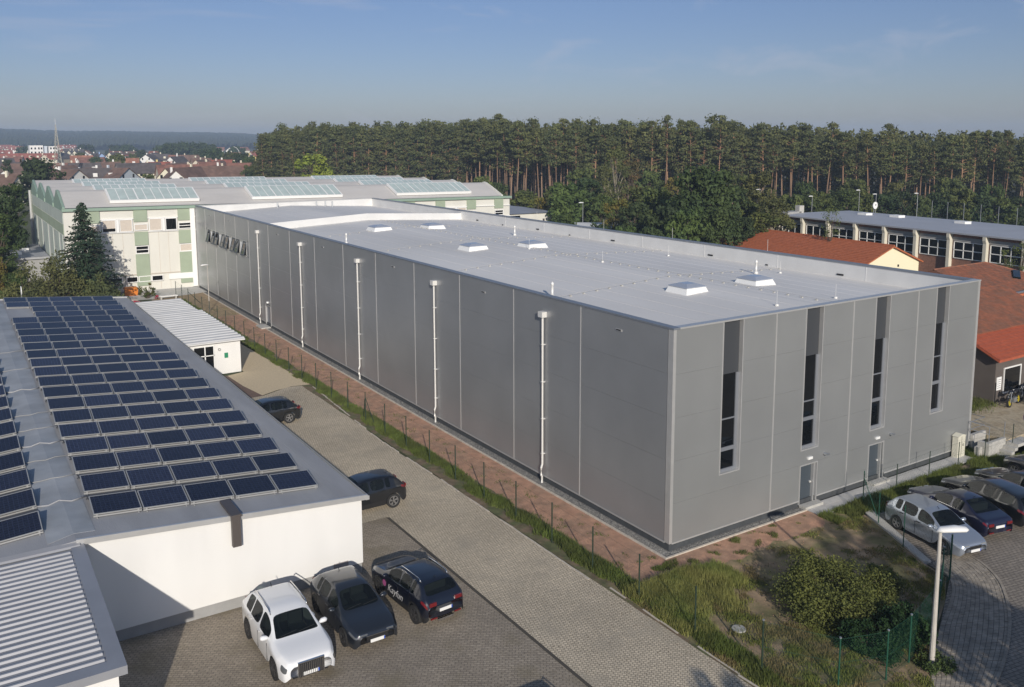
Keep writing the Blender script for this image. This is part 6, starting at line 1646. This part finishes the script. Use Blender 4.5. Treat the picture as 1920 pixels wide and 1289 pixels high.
rt = random.Random(21); order = {}
def place_name(x, y, h):
    p_ = px_of(x,y)
    if y > 205 and x < 60: return 'in the town'
    if p_ < 60: return 'left of the factory hall'
    if p_ < 480: return 'between the far town roofs'
    if p_ < 700: return 'before the pines behind the factory'
    if p_ < 1090: return 'between white shed and pines'
    if p_ < 1270: return 'behind the pale canopy'
    if p_ < 1470: return 'behind the orange tiled house'
    if y < 90: return 'in front of the school windows'
    return 'in the hedge row behind the school roof'
for (x, y, h, wd, kd) in sorted(TREES, key=lambda a: px_of(a[0],a[1])):
    shape, fm, bm, word = KIND[kd]; v = rt.randrange(3)
    hh_ = max(h, 2.0); r_ = max(wd*0.53, 0.8)
    (tr, cr), aq = get_tm(shape, v, hh_/r_)
    if (shape, v, fm.name, aq) not in CACHE: CACHE[(shape, v, fm.name, aq)] = (tr.mesh('trunk', bm, smooth=True), cr.mesh('crown', fm))
    mt_, mc_ = CACHE[(shape, v, fm.name, aq)]
    pn = place_name(x,y,h); order[(word,pn)] = order.get((word,pn),-1)+1
    t = thing('broadleaf_tree' if h > 4 else 'shrub', f'{word} tree {pn}, {nth(order[(word,pn)])} such from left', 'tree', (x,y,0), rt.random()*6.28, 'broadleaf trees '+pn)
    t.scale = (r_, r_, hh_*1.02)
    inst('trunk', mt_, t); inst('crown', mc_, t)
# ------------------------------------------------------------------ spruce and pines at the factory corner
def spruce(x, y, H, R_, seed, label, m=F_spruce, dens=1.0, name='spruce_tree'):
    rr_ = random.Random(seed); t = thing(name, label, 'spruce', (x,y,0)); tr = MB(); cr = MB()
    tr.tube([(0,0,0),(0,0,H*0.5),(0,0,H*0.99)],[R_*0.07,R_*0.045,0.02],n=8)
    nw = int(46*dens)
    for i in range(nw):
        f = i/nw; z = 0.35+(H-0.45)*f; rad = R_*(1-f)**0.85*rr_.uniform(0.82,1.1)+0.12
        nb = int(7+9*(1-f))
        for b in range(nb):
            a = rr_.random()*6.283; ln = rad*rr_.uniform(0.7,1.08); droop = -0.22*ln+0.25*(f*ln)
            tip = Vector((math.cos(a)*ln, math.sin(a)*ln, z+droop)); st_ = Vector((0,0,z+0.1))
            if ln > 0.8 and b % 2 == 0: tr.tube([st_, st_.lerp(tip,0.6), tip],[0.03,0.02,0.006],n=3,cap=False)
            m_ = int(5+ln*9)
            for q in range(m_):
                u = rr_.uniform(0.12,1.03); p = st_.lerp(tip,u); wv_ = 0.20*ln*(1-u)+0.08
                p += Vector((-math.sin(a),math.cos(a),0))*rr_.uniform(-1,1)*wv_*1.8+Vector((0,0,rr_.uniform(-0.16,0.03)+0.06*(u**3)*ln*0.3))
                leafquad(cr, p, 0.16, rr_, n=Vector((math.cos(a)*0.4+rr_.gauss(0,.35),math.sin(a)*0.4+rr_.gauss(0,.35),0.7+rr_.gauss(0,.3))).normalized())
    tr.build('trunk', M_bark, t, world=False); cr.build('crown', m, t, world=False)
    return t
spruce(-13.25,77.5,11.6,5.0,5,'tall dark spruce with pointed top in front of the cream and green factory wall')
def shrub(name, label, x, y, H, R_, n, sz, fm, seed, cat='shrub', nc=30, flat=0.8, group=None, stems=True):
    rr_ = random.Random(seed); t = thing(name, label, cat, (x,y,0), 0, group); tr = MB(); cr = MB()
    cl = []
    for i in range(nc):
        a = rr_.random()*6.283; q = math.sqrt(rr_.random())*R_*0.85; z = H*(0.12+0.80*rr_.random()*math.sqrt(max(0.05,1-(q/R_)**2)))
        c = Vector((math.cos(a)*q, math.sin(a)*q, z)); cl.append(c)
        if stems: tr.tube([(c.x*0.12,c.y*0.12,0),tuple(Vector((c.x*0.6,c.y*0.6,z*0.7))),tuple(c)],[0.03,0.018,0.005],n=4,cap=False)
    per = n//nc
    for c in cl:
        cs = R_*rr_.uniform(0.16,0.34)
        for q in range(per):
            d = Vector((rr_.gauss(0,1),rr_.gauss(0,1),rr_.gauss(0,1))).normalized()*cs*rr_.uniform(0.3,1.1); d.z *= flat
            p = c+d; p.z = max(p.z,0.03)
            leafquad(cr, p, sz, rr_, up=0.5)
    if stems: tr.build('stems', M_bark, t, world=False)
    cr.build('foliage', fm, t, world=False)
    return t
def bushpine(x, y, H, R_, seed, label):
    rr_ = random.Random(seed); t = thing('pine_shrub', label, 'pine', (x,y,0)); tr = MB(); cr = MB()
    for i in range(60):
        a = rr_.random()*6.283; u = rr_.random(); q = math.sqrt(rr_.random())*R_; z = H*(0.08+0.88*(1-q/R_*0.85)*rr_.uniform(0.35,1))
        c = Vector((math.cos(a)*q,math.sin(a)*q,z)); tr.tube([(c.x*0.2,c.y*0.2,0),(c.x*0.7,c.y*0.7,z*0.6),tuple(c)],[0.05,0.03,0.01],n=4,cap=False)
        for k in range(70):
            d = Vector((rr_.gauss(0,.26),rr_.gauss(0,.26),rr_.gauss(0,.30)+0.1))*R_*0.45
            leafquad(cr, c+d, 0.15, rr_, n=Vector((rr_.gauss(0,.7),rr_.gauss(0,.7)-0.3,0.6)).normalized())
    tr.build('stems', M_bark, t, world=False); cr.build('foliage', F_pine, t, world=False)
bushpine(-16.2,75.2,7.8,3.0,3,'bushy pine leaning against the left side of the tall spruce')
bushpine(-18.9,76.0,5.8,2.8,4,'lowest bushy pine at the left foot of the tall spruce')
bushpine(-12.4,72.6,4.8,2.2,6,'bushy pine with upright shoots in front of the tall spruce')
shrub('flower_shrub','small shrub with thin yellow and green leaves before the cream factory wall',-6.8,79.4,1.9,1.1,900,0.09,F_autumn,8,nc=14)
shrub('red_flowers','small red flowering plant under the thin yellow shrub',-6.0,78.2,0.7,0.4,160,0.06,mat('red_petals',(0.40,0.02,0.05),rough=0.6),9,cat='flowers',nc=6)
shrub('hedge_shrub','olive brown shrub behind the left back edge of the solar roof',-17.4,74.5,1.5,2.2,2200,0.10,F_autumn,12,nc=22)
shrub('hedge_shrub','green shrub at the far left behind the solar roof',-20.8,80.5,2.2,2.4,2600,0.12,F_green,13,nc=22)
# ------------------------------------------------------------------ near shrubs on the bank
shrub('large_shrub','largest olive green shrub in the middle of the sandy bank',2.2,-6.9,1.55,2.45,24000,0.050,F_bush,31,nc=80,flat=0.8)
shrub('large_shrub','lower olive shrub joined to the right side of the largest shrub',4.3,-7.2,1.15,1.25,8000,0.045,F_bush,32,nc=40)
shrub('large_shrub','dark green broad-leaved shrub beside the concrete lamp post',2.2,-10.0,1.45,1.05,8500,0.055,F_bush2,33,nc=42,flat=0.9)
shrub('large_shrub','dark green shrub climbing through the netting fence left of the lamp post',0.6,-9.6,1.0,1.1,6000,0.05,F_bush2,34,nc=32)
shrub('weed_clump','weeds growing round the foot of the concrete lamp post',1.9,-11.45,0.35,0.75,1500,0.045,F_green,35,nc=20,stems=False,cat='weeds')
# ------------------------------------------------------------------ grass, blade by blade
def blades(name, label, n, fn, hfn, m, seed, cat='grass', width=0.016):
    rr_ = random.Random(seed); mb = MB()
    k = 0; tries = 0
    while k < n and tries < n*8:
        tries += 1
        q = fn(rr_)
        if q is None: continue
        x, y = q; h = hfn(x,y,rr_); a = rr_.random()*6.283; ln = rr_.gauss(0,0.25)*h; ln2 = rr_.gauss(0,0.25)*h; w_ = width*rr_.uniform(0.7,1.4)
        c, s_ = math.cos(a)*w_, math.sin(a)*w_
        mb.add([(x-c,y-s_,0.0),(x+c,y+s_,0.0),(x+ln,y+ln2,h)], [(0,1,2)]); k += 1
    o = mb.build(name, m); tag(o, label, cat); o['kind'] = 'stuff'
    return o
def nz(x, y, s): return noise.noise(Vector((x*s, y*s, 2.2)))
def verge_fn(r_):
    y = -12+r_.random()**1.55*88; x = -4.1+(r_.random())*1.15
    if nz(x,y,0.8)*0.8+0.62-abs(x+3.42)*0.95 < r_.random()*0.45: return None
    return (x-max(0,y-36)*0.012, y)
blades('verge_grass','strip of green grass growing along the foot of the post and wire fence',70000,verge_fn,lambda x,y,r_: r_.uniform(0.06,0.26)*(1.2 if y < 8 else 1),F_grass,1)
def inside(poly, x, y):
    c = False; n = len(poly); j = n-1
    for i in range(n):
        if (poly[i][1] > y) != (poly[j][1] > y) and x < (poly[j][0]-poly[i][0])*(y-poly[i][1])/(poly[j][1]-poly[i][1])+poly[i][0]: c = not c
        j = i
    return c
bankp = [(-4.2,-12.5),(-4.1,-2.2),(-3.0,-2.4),(8.6,-2.0),(10.5,-2.3),(8.4,-6.5),(8.0,-8.0),(6.2,-9.1),(4.2,-10.0),(1.9,-11.1),(0.6,-12.2),(-1,-13.5)]
def bank_fn(r_):
    x = r_.uniform(-4.2,10.6); y = r_.uniform(-13,-1.8)
    if not inside(bankp, x, y): return None
    d = nz(x,y,0.55)*0.9+nz(x+9,y,1.7)*0.55+0.10
    if x > 1.5 and y > -6: d -= 0.22
    if y < -7.5: d += 0.10
    if x < 0: d += 0.12
    if d < r_.random()*0.55: return None
    return (x,y)
blades('bank_grass','patchy green grass on the sandy bank between lane, hall and car park',62000,bank_fn,lambda x,y,r_: r_.uniform(0.03,0.13)*(1.3 if x < 0 else 1),F_bank,2)
def tall_fn(r_):
    x = r_.uniform(-4.1,0.9); y = r_.uniform(-9,-1.6)
    if nz(x,y,0.7)+0.35-abs(y+3.0-x*0.25)*0.22 < r_.random()*0.5: return None
    return (x,y)
blades('tall_grass','tall yellowish grass at the left corner of the bank beside the lane',26000,tall_fn,lambda x,y,r_: r_.uniform(0.15,0.42),F_dry,3,width=0.013)
def slope_fn(r_):
    x = r_.uniform(8.6,29); y = r_.uniform(-2.55,-1.02) if x > 11 else r_.uniform(-2.3,-1.15)
    if nz(x,y,1.1)+0.45 < r_.random()*0.6: return None
    return (x,y)
blades('slope_grass','green grass strip between slab path and noses of the cars parked on the right',26000,slope_fn,lambda x,y,r_: r_.uniform(0.10,0.30),F_grass,4)
def soil_fn(r_):
    if r_.random() < 0.5: x = r_.uniform(-3.2,-0.8); y = r_.random()**1.6*70-1
    else: x = r_.uniform(-3,8.6); y = r_.uniform(-2.2,-0.6)
    if nz(x,y,1.6) < 0.22+r_.random()*0.2: return None
    return (x,y)
blades('soil_weeds','small weeds scattered over the red brown soil strip',5000,soil_fn,lambda x,y,r_: r_.uniform(0.04,0.14),F_grass,5)
def wall_fn(r_):
    if r_.random() < 0.6: return (r_.uniform(27,31.1), 2.5+r_.gauss(0,0.5))
    return (r_.uniform(22.5,23.4), r_.uniform(-0.85,1.4))
def _w(o, z):
    o.location.z = z
_w(blades('wall_weeds','weeds at the foot of the dark workshop wall',4000,lambda r_: (r_.uniform(26,31.15), 3.4+r_.gauss(0,0.45)),lambda x,y,r_: r_.uniform(0.1,0.35),F_grass,6), 0.78)
blades('bed_grass','green plants in the bed between electricity cabinet and stairs',3500,lambda r_: (r_.uniform(22.45,23.5), r_.uniform(-0.9,1.4)),lambda x,y,r_: r_.uniform(0.1,0.35),F_grass,7)
# fallen bits on the lane
db = MB(); rr = random.Random(61)
for i in range(2600):
    if i < 1100: x = rr.gauss(-5.2,0.9); y = rr.gauss(31.5,2.2)
    elif i < 1900: x = -4.5-abs(rr.gauss(0,0.35)); y = rr.uniform(-12,34)
    else: x = rr.uniform(-11.8,-4.6); y = rr.uniform(-12,33)
    if x > -4.45 or x < -11.9 or y > 34: continue
    r_ = rr.uniform(0.010,0.035); a = rr.random()*3; c, s_ = math.cos(a)*r_, math.sin(a)*r_*0.6
    db.add([(x+c,y+s_,0.009),(x-s_,y+c*0.6,0.012),(x-c,y-s_,0.009),(x+s_,y-c*0.6,0.016)], [(0,1,2,3)])
o = db.build('fallen_leaves', mat('dry_brown_leaf',(0.10,0.07,0.04),rough=0.9)); tag(o,'dry leaves and crumbs of soil lying on the paved lane','leaf litter'); o['kind'] = 'stuff'
# clods and small stones on the soil
cl_ = MB(); rr = random.Random(44)
for i in range(5200):
    if i < 3200: x = rr.uniform(-3.0,-0.65); y = rr.random()**1.6*60-0.4
    elif i < 4000: x = rr.uniform(-2.8,8.5); y = rr.uniform(-2.1,-0.5)
    else:
        x = rr.uniform(-4,10); y = rr.uniform(-11,-2)
        if not inside(bankp, x, y): continue
    r_ = rr.uniform(0.008,0.030); a = rr.random()*3; c, s_ = math.cos(a)*r_, math.sin(a)*r_
    cl_.add([(x+c,y+s_,0.01),(x-s_,y+c,0.01),(x-c,y-s_,0.01),(x+s_,y-c,0.01),(x,y,0.012+r_*0.8)], [(0,1,4),(1,2,4),(2,3,4),(3,0,4)])
o = cl_.build('soil_clods', M_redsoil); tag(o,'clods and small stones lying on the red soil','soil clods'); o['kind'] = 'stuff'
# trees outside the frame whose shadows reach into it
def shade_tree(x, y, h, r_, label):
    (tr, cr), _ = get_tm('big', 0, 3.0)
    t = thing('broadleaf_tree', label, 'tree', (x,y,0), 0.7); t.scale = (r_,r_,h)
    inst('trunk', CACHE.setdefault(('b0','t'), tr.mesh('trunk', M_bark)), t); inst('crown', CACHE.setdefault(('b0','c'), cr.mesh('crown', F_oak)), t)
SHADE = []
shade_tree(-1.4,-27.0,10.2,3.3,'tree standing outside the lower right of the picture, its shadow on the curved path')
shade_tree(-13.0,-26.6,8.0,1.9,'slim tree outside the picture below, its shadow on the lane edge')
# ------------------------------------------------------------------ town in the distance
TOWN = [
   (-7.6, 252.5, 5.5, 'g', 'l', 9, 'cream', 'brown', 8.5) ,
   (-9.2, 288.4, 5.4, 'g', 'b', 10, 'white', 'brown', 8.5) ,
   (11.3, 284.2, 9.3, 'g', 'l', 12, 'white', 'brown', 8.5) ,
   (27.2, 290.7, 10.0, 'g', 'l', 16, 'greyblue', 'brown', 8.5) ,
   (10.1, 332.1, 4.5, 'g', 'r', 9, 'white', 'brown', 8.5) ,
   (17.3, 291.9, 11.1, 'e', '', 0, 'white', 'dark', 8.5) ,
   (41.5, 349.7, 13.1, 'e', '', 0, 'cream', 'dark', 8.5) ,
   (36.3, 277.3, 5.7, 'g', 'r', 30, 'cream', 'brown', 8.5) ,
   (34.6, 255.2, 1.7, 'g', 'b', 6, 'white', 'brown', 8.5) ,
   (48.4, 335.2, 5.5, 'g', 'r', 14, 'pink', 'brown', 8.5) ,
   (51.4, 361.3, 7.7, 'e', '', 0, 'yellow', 'red', 8.5) ,
   (72.4, 389.1, 4.4, 'g', 'r', 11, 'beige', 'brown', 8.5) ,
   (66.8, 359.3, 3.2, 'g', 'r', 9, 'beige', 'brown', 8.5) ,
   (82.5, 380.8, 5.8, 'e', '', 0, 'white', 'red', 8.5) ,
   (74.2, 364.2, 2.8, 'g', 'r', 8, 'pink', 'brown', 8.5) ,
   (89.2, 387.8, 3.0, 'g', 'r', 10, 'cream', 'brown', 8.5) ,
   (74.1, 323.9, 5.4, 'e', '', 0, 'beige', 'redb', 8.5) ,
   (56.3, 288.8, 13.1, 'e', '', 0, 'beige', 'brown', 8.5) ,
   (50.8, 316.1, 14.1, 'e', '', 0, 'beige', 'redb', 8.5) ,
   (60.4, 300.7, 1.6, 'g', 'b', 6, 'white', 'brown', 8.5) ,
   (80.3, 546.7, 8.0, 'g', 'r', 9, 'white', 'dark', 8.5) ,
   (94.9, 607.2, 5.2, 'g', 'r', 8, 'white', 'dark', 8.5) ,
   (78.5, 470.8, 4.1, 'g', 'r', 12, 'white', 'dark', 8.5) ,
   (92.3, 515.1, 5.1, 'e', '', 0, 'white', 'redb', 8.5) ,
   (97.5, 510.5, 9.5, 'e', '', 0, 'beige', 'brown', 8.5) ,
   (82.5, 435.2, 2.7, 'g', 'r', 9, 'cream', 'brown', 8.5) ,
   (91.2, 559.9, 10.3, 'e', '', 0, 'cream', 'dark', 8.5) ,
   (24.1, 644.0, 29.3, 'e', '', 0, 'cream', 'red', 8.5) ,
   (29.4, 591.2, 5.0, 'g', 'b', 9, 'beige', 'red', 8.5) ,
   (40.8, 655.9, 9.4, 'g', 'r', 15, 'tan', 'dark', 8.5) ,
   (59.6, 769.0, 6.4, 'g', 'r', 12, 'cream', 'dark', 8.5) ,
   (63.1, 765.7, 6.4, 'g', 'r', 12, 'cream', 'dark', 8.5) ,
   (66.9, 762.1, 5.5, 'g', 'r', 10, 'cream', 'dark', 8.5) ,
   (44.1, 536.6, 9.1, 'e', '', 0, 'white', 'terra', 8.5) ,
   (58.5, 613.4, 7.4, 'g', 'r', 12, 'white', 'dark', 8.5) ,
   (64.5, 608.1, 5.9, 'g', 'b', 9, 'blue', 'dark', 8.5) ,
   (76.0, 652.7, 3.9, 'g', 'r', 9, 'cream', 'dark', 8.5) ,
   (76.6, 623.7, 4.5, 'g', 'r', 9, 'cream', 'dark', 8.5) ,
   (75.5, 598.3, 5.8, 'g', 'r', 9, 'white', 'brown', 8.5) ,
   (53.8, 444.3, 6.0, 'e', '', 0, 'white', 'terra', 8.5) ,
   (31.2, 881.0, 6.2, 'g', 'b', 9, 'white', 'red', 8.5) ,
   (21.0, 846.2, 12.0, 'e', '', 0, 'white', 'red', 8.5) ,
   (13.3, 680.7, 10.5, 'g', 'l', 9, 'white', 'dark', 8.5) ,
   (32.3, 723.8, 4.3, 'g', 'b', 8, 'white', 'dark', 8.5) ,
   (42.4, 785.3, 6.5, 'g', 'r', 9, 'white', 'dark', 8.5) ,
   (1.7, 487.5, 7.7, 'e', '', 0, 'white', 'dark', 8.5) ,
   (-2.1, 394.0, 9.7, 'e', '', 0, 'cream', 'dark', 8.5) ,
   (1.8, 372.0, 10.1, 'e', '', 0, 'cream', 'brown', 8.5) ,
   (6.9, 342.4, 6.4, 'e', '', 0, 'beige', 'redb', 8.5) ,
   (17.5, 368.8, 9.1, 'e', '', 0, 'beige', 'redb', 8.5) ,
   (23.7, 363.9, 9.0, 'e', '', 0, 'white', 'dark', 8.5) ,
   (34.2, 375.1, 7.0, 'e', '', 0, 'white', 'brown', 8.5) ,
   (53.6, 1431.8, 16.7, 'e', '', 0, 'cream', 'red', 9.5) ,
   (54.1, 1307.9, 10.7, 'e', '', 0, 'cream', 'red', 9.5) ,
   (55.5, 1201.4, 11.3, 'e', '', 0, 'beige', 'red', 9.5) ,
   (121.5, 1347.5, 11.1, 'e', '', 0, 'white', 'red', 9.5) ,
   (129.1, 1338.1, 12.6, 'e', '', 0, 'white', 'red', 9.5) ,
   (72.4, 832.9, 8.9, 'e', '', 0, 'white', 'dark', 9.5) ,
   (72.4, 784.8, 6.6, 'e', '', 0, 'white', 'dark', 9.5) ,
   (98.5, 695.9, 6.7, 'e', '', 0, 'cream', 'brown', 8.5) ,
   (103.1, 691.7, 5.9, 'g', 'r', 9, 'cream', 'dark', 8.5) ,
   (124.0, 581.0, 5.7, 'e', '', 0, 'cream', 'brown', 8.5) ,
   (112.6, 518.5, 5.8, 'e', '', 0, 'beige', 'redb', 8.5) ,
   (120.8, 511.4, 4.5, 'e', '', 0, 'white', 'brown', 8.5) ,
   (103.6, 417.6, 3.7, 'e', '', 0, 'beige', 'redb', 8.5) ,
   (145.6, 589.3, 4.4, 'e', '', 0, 'cream', 'redb', 8.5) ,
   (127.2, 484.8, 2.4, 'g', 'b', 8, 'yellow', 'dark', 8.5) ,
   (83.0, 420.1, 6.8, 'e', '', 0, 'beige', 'brown', 8.5) ,
   (68.5, 347.7, 5.3, 'e', '', 0, 'cream', 'redb', 8.5) ,
]

WC = {'cream':(0.70,0.66,0.52),'white':(0.76,0.75,0.72),'greyblue':(0.52,0.57,0.62),'pink':(0.66,0.50,0.44),'yellow':(0.72,0.58,0.22),'beige':(0.58,0.52,0.42),'tan':(0.56,0.44,0.30),'blue':(0.30,0.42,0.66)}
RC = {'brown':(0.17,0.105,0.08),'dark':(0.10,0.085,0.082),'red':(0.29,0.095,0.065),'redb':(0.23,0.11,0.08),'terra':(0.34,0.15,0.095)}
WW = {'cream':'cream','white':'white','greyblue':'pale blue-grey','pink':'pink','yellow':'yellow','beige':'beige','tan':'tan','blue':'light blue'}
RW = {'brown':'brown','dark':'dark grey','red':'red','redb':'red-brown','terra':'terracotta'}
rh = random.Random(17); cc = {}
items = sorted(TOWN, key=lambda a: px_of(a[0],a[1]))
for (x, y, wd, ty, dr, ln, wc, rc, hr) in items:
    dist = math.hypot(x+25.9, y+27.4)
    zone = 'near town rows' if dist < 330 else 'middle town rows' if dist < 600 else 'far town rows'
    key_ = (wc,rc,zone,ty); cc[key_] = cc.get(key_,-1)+1
    lab = f'{WW[wc]} {"gable-on" if ty=="g" else "long-side-on"} house, {RW[rc]} roof, {nth(cc[key_])} such from left in {zone}'
    t = thing('house', lab, 'house', (x,y,0), 0, 'houses of the town')
    wm = mat('wall_'+wc, WC[wc], rough=0.85); rm = mat('roof_'+rc, RC[rc], rough=0.85, var=0.22, vs=0.8, var2=tuple(c*0.75 for c in RC[rc]))
    ez = hr*0.56
    if ty == 'g':
        gw = max(wd*1.3,8.0); k = {'l':R(90)+0.75,'r':R(90)-0.75,'b':R(90)}[dr]+rh.uniform(-0.1,0.1)
        if ln < 1: ln = 9
        a = k; cx = x+math.cos(a)*ln/2; cy = y+math.sin(a)*ln/2
        T2, ro_ = gable_house(t, cx, cy, a, ln, gw, 0, ez, hr, wm, rm, over=0.4)
        L0, B0 = ln, gw
        wins = [('gable', s_, z) for s_ in (-gw*0.2, gw*0.2) for z in ((1.2,ez+0.4) if gw > 6 else (ez,))]
        for (_, s_, z) in wins:
            pts = [T2(-ln/2-0.03, s_-0.45, z),T2(-ln/2-0.03, s_+0.45, z),T2(-ln/2-0.03, s_+0.45, z+1.2),T2(-ln/2-0.03, s_-0.45, z+1.2)]
            q = MB(); q.add([tuple(p) for p in pts]+[T2(-ln/2+0.02, s_-0.45, z),T2(-ln/2+0.02, s_+0.45, z),T2(-ln/2+0.02, s_+0.45, z+1.2),T2(-ln/2+0.02, s_-0.45, z+1.2)],[(0,1,2,3),(0,4,5,1),(1,5,6,2),(2,6,7,3),(3,7,4,0)])
            q.build('window', M_glassdark, t)
    else:
        L0, B0 = max(wd*1.25,9.0), 9.0; a = rh.uniform(-0.25,0.25)
        T2, ro_ = gable_house(t, x, y+3, a, L0, B0, 0, ez, hr, wm, rm, over=0.4)
        n_ = max(2,int(L0/3.0))
        for i in range(n_):
            u = -L0/2+L0*(i+0.5)/n_
            for z in (1.0,3.3):
                MB().add([T2(u-0.5,-B0/2-0.03,z),T2(u+0.5,-B0/2-0.03,z),T2(u+0.5,-B0/2-0.03,z+1.1),T2(u-0.5,-B0/2-0.03,z+1.1)],[(0,1,2,3)]).build('window', M_glassdark, t)
        if rc == 'red' or rh.random() < 0.35:
            kk = (hr-ez)/(B0/2)
            for i in range(max(1,int(L0/4.5))):
                u = -L0/2+L0*(i+0.5)/max(1,int(L0/4.5)); v0 = -B0/2+1.2; zz = ez+1.2*kk
                p = T2(u, v0, zz); 
                MB().rbox(T2(u,v0+0.7,0)[0],T2(u,v0+0.7,0)[1],zz-0.1,zz+1.15,1.3,1.5,a).build('dormer', wm, t)
    c_ = T2(rh.uniform(-L0*0.25,L0*0.25), 0.6, 0)
    MB().rbox(c_[0],c_[1],hr-1.0,hr+0.9,0.6,0.6,a).build('chimney', wm, ro_)
# long row filler houses between the listed ones, far out
for i in range(46):
    d_ = rh.uniform(520,1150); p_ = rh.uniform(-40,500); an = YAW+math.atan((p_-960)/1661.2)
    x, y = -25.9+math.sin(an)*d_, -27.4+math.cos(an)*d_
    if any(math.hypot(x-a[0],y-a[1]) < 14 for a in items): continue
    wc = rh.choice(['white','cream','beige','white']); rc = rh.choice(['brown','dark','red','redb','redb','terra'])
    items.append((x,y))
    fk = ('far',wc,rc); cc[fk] = cc.get(fk,-1)+1
    t = thing('house', f'tiny far {WW[wc]} house with {RW[rc]} roof, {nth(cc[fk])} such in the distant haze', 'house', (x,y,0), 0, 'far small houses')
    gable_house(t, x, y, rh.choice([0.2,R(70),-0.4,R(110)]), rh.uniform(9,15), 8.5, 0, 4.4, 8.0, mat('wall_'+wc, WC[wc], rough=0.85), mat('roof_'+rc, RC[rc]), over=0.4)
# white apartment block
ab = thing('apartment_block','white flat-roofed apartment block in the distance left of the lattice mast','apartment block',(31,660,0))
def far_box(name, x0, x1, y0, y1, z1, m, par):
    return MB().box(x0,y0,0,x1,y1,z1).build(name, m, par)
wmm = mat('wall_white', WC['white'])
far_box('wall',26.5,34.6,650,662,13.6,wmm,ab); far_box('stair_tower',34.65,37.2,652,662,13.2,mat('wall_greyblue',WC['greyblue']),ab); far_box('wall',37.9,43.0,648,660,13.0,wmm,ab)
for x in (27.2,29.4,31.6,33.2,38.6,40.4,41.8):
    for z in (2.2,5.2,8.2,11.0): MB().box(x,649.9 if x < 36 else 647.9,z,x+0.9,649.99 if x < 36 else 647.99,z+1.3).build('window', M_glassdark, ab)
# lattice mast
ms = thing('lattice_mast','tall thin lattice mast rising from the town near the left edge','mast',(11.5,340,0))
mm = MB(); Hm = 23.2; cx, cy = 11.5, 340.0
def mw(z): return 1.9*(1-z/Hm)**1.15+0.10
for sx, sy_ in ((-1,-1),(1,-1),(1,1),(-1,1)): mm.tube([(cx+sx*mw(z),cy+sy_*mw(z),z) for z in (0,4,8,12,16,20,Hm)],0.085,n=4,cap=False)
zs = [0,2.4,4.6,6.7,8.6,10.4,12.0,13.5,14.9,16.2,17.4,18.6,19.8,21,22.2]
for a_0, b_0 in zip(zs,zs[1:]):
    for (s1,s2) in (((-1,-1),(1,-1)),((1,-1),(1,1)),((1,1),(-1,1)),((-1,1),(-1,-1))):
        p = (cx+s1[0]*mw(a_0),cy+s1[1]*mw(a_0),a_0); q = (cx+s2[0]*mw(b_0),cy+s2[1]*mw(b_0),b_0); p2 = (cx+s2[0]*mw(a_0),cy+s2[1]*mw(a_0),a_0); q2 = (cx+s1[0]*mw(b_0),cy+s1[1]*mw(b_0),b_0)
        mm.tube([p,q],0.05,n=3,cap=False); mm.tube([p2,q2],0.05,n=3,cap=False); mm.tube([p,p2],0.05,n=3,cap=False)
mm.build('lattice', mat('weathered_mast_steel',(0.36,0.35,0.30),rough=0.7), ms)
MB().tube([(cx,cy,Hm-0.5),(cx,cy,Hm+2.3)],0.06,n=5).build('tip', M_steel, ms)
sl_ = thing('street_lamp','curved white street lamp above the trees near the left end of the pine wood','street lamp',(118,480,0))
MB().tube([(118,480,0),(118,480,9),(117.6,480,11),(116.4,480,12.6),(114.9,480,13.4)],[0.14,0.12,0.12,0.12,0.12],n=6).build('pole', M_lampw, sl_)
# wooded hill on the horizon
hb = MB(); hv = random.Random(4); NX, NY = 420, 16
def hill_h(u, v):
    ang_ = u  # bearing
    top = 43-14*max(0,(u-0.03)/0.30)-6*max(0,(u-0.2)/0.3)
    return max(2.0, top+3.5*noise.noise(Vector((u*14,0,0)))+1.5*noise.noise(Vector((u*45,3,0))))*(0.30+0.70*min(1,(v*1.25)**0.8))
for j in range(NY):
    v = j/(NY-1); d_ = 1500+1300*v
    for i in range(NX):
        u = -0.16+0.66*i/(NX-1)
        h = hill_h(u, v)+hv.uniform(-1.6,1.6)*(0.6+0.4*v)
        if j == NY-1: h = -1
        if j == 0: h = 7+hv.uniform(-3,3)
        hb.v.append((-25.9+math.sin(u)*d_, -27.4+math.cos(u)*d_, h))
for j in range(NY-1):
    for i in range(NX-1): a = j*NX+i; hb.f.append((a,a+1,a+NX+1,a+NX))
hb.build('wooded_hill', mat('far_forest_canopy',(0.030,0.046,0.020),rough=1.0,var=0.45,vs=0.06,var2=(0.05,0.058,0.024)))['kind'] = 'structure'
# ------------------------------------------------------------------ haze
hz = MB().box(-1800,-120,-1.2,2600,3300,52).build('haze', None); hz['kind'] = 'stuff'; hz['label'] = 'thin morning haze over the whole place'
hm = bpy.data.materials.new('haze_air'); hm.use_nodes = True; hn, hl = hm.node_tree.nodes, hm.node_tree.links
for n_ in list(hn):
    if n_.type == 'BSDF_PRINCIPLED': hn.remove(n_)
pvn = hn.new('ShaderNodeVolumePrincipled'); pvn.inputs['Color'].default_value = (0.62,0.78,1.0,1); pvn.inputs['Density'].default_value = 0.00036; pvn.inputs['Anisotropy'].default_value = 0.0
hl.new(pvn.outputs['Volume'], hn['Material Output'].inputs['Volume'])
hz.data.materials.append(hm)
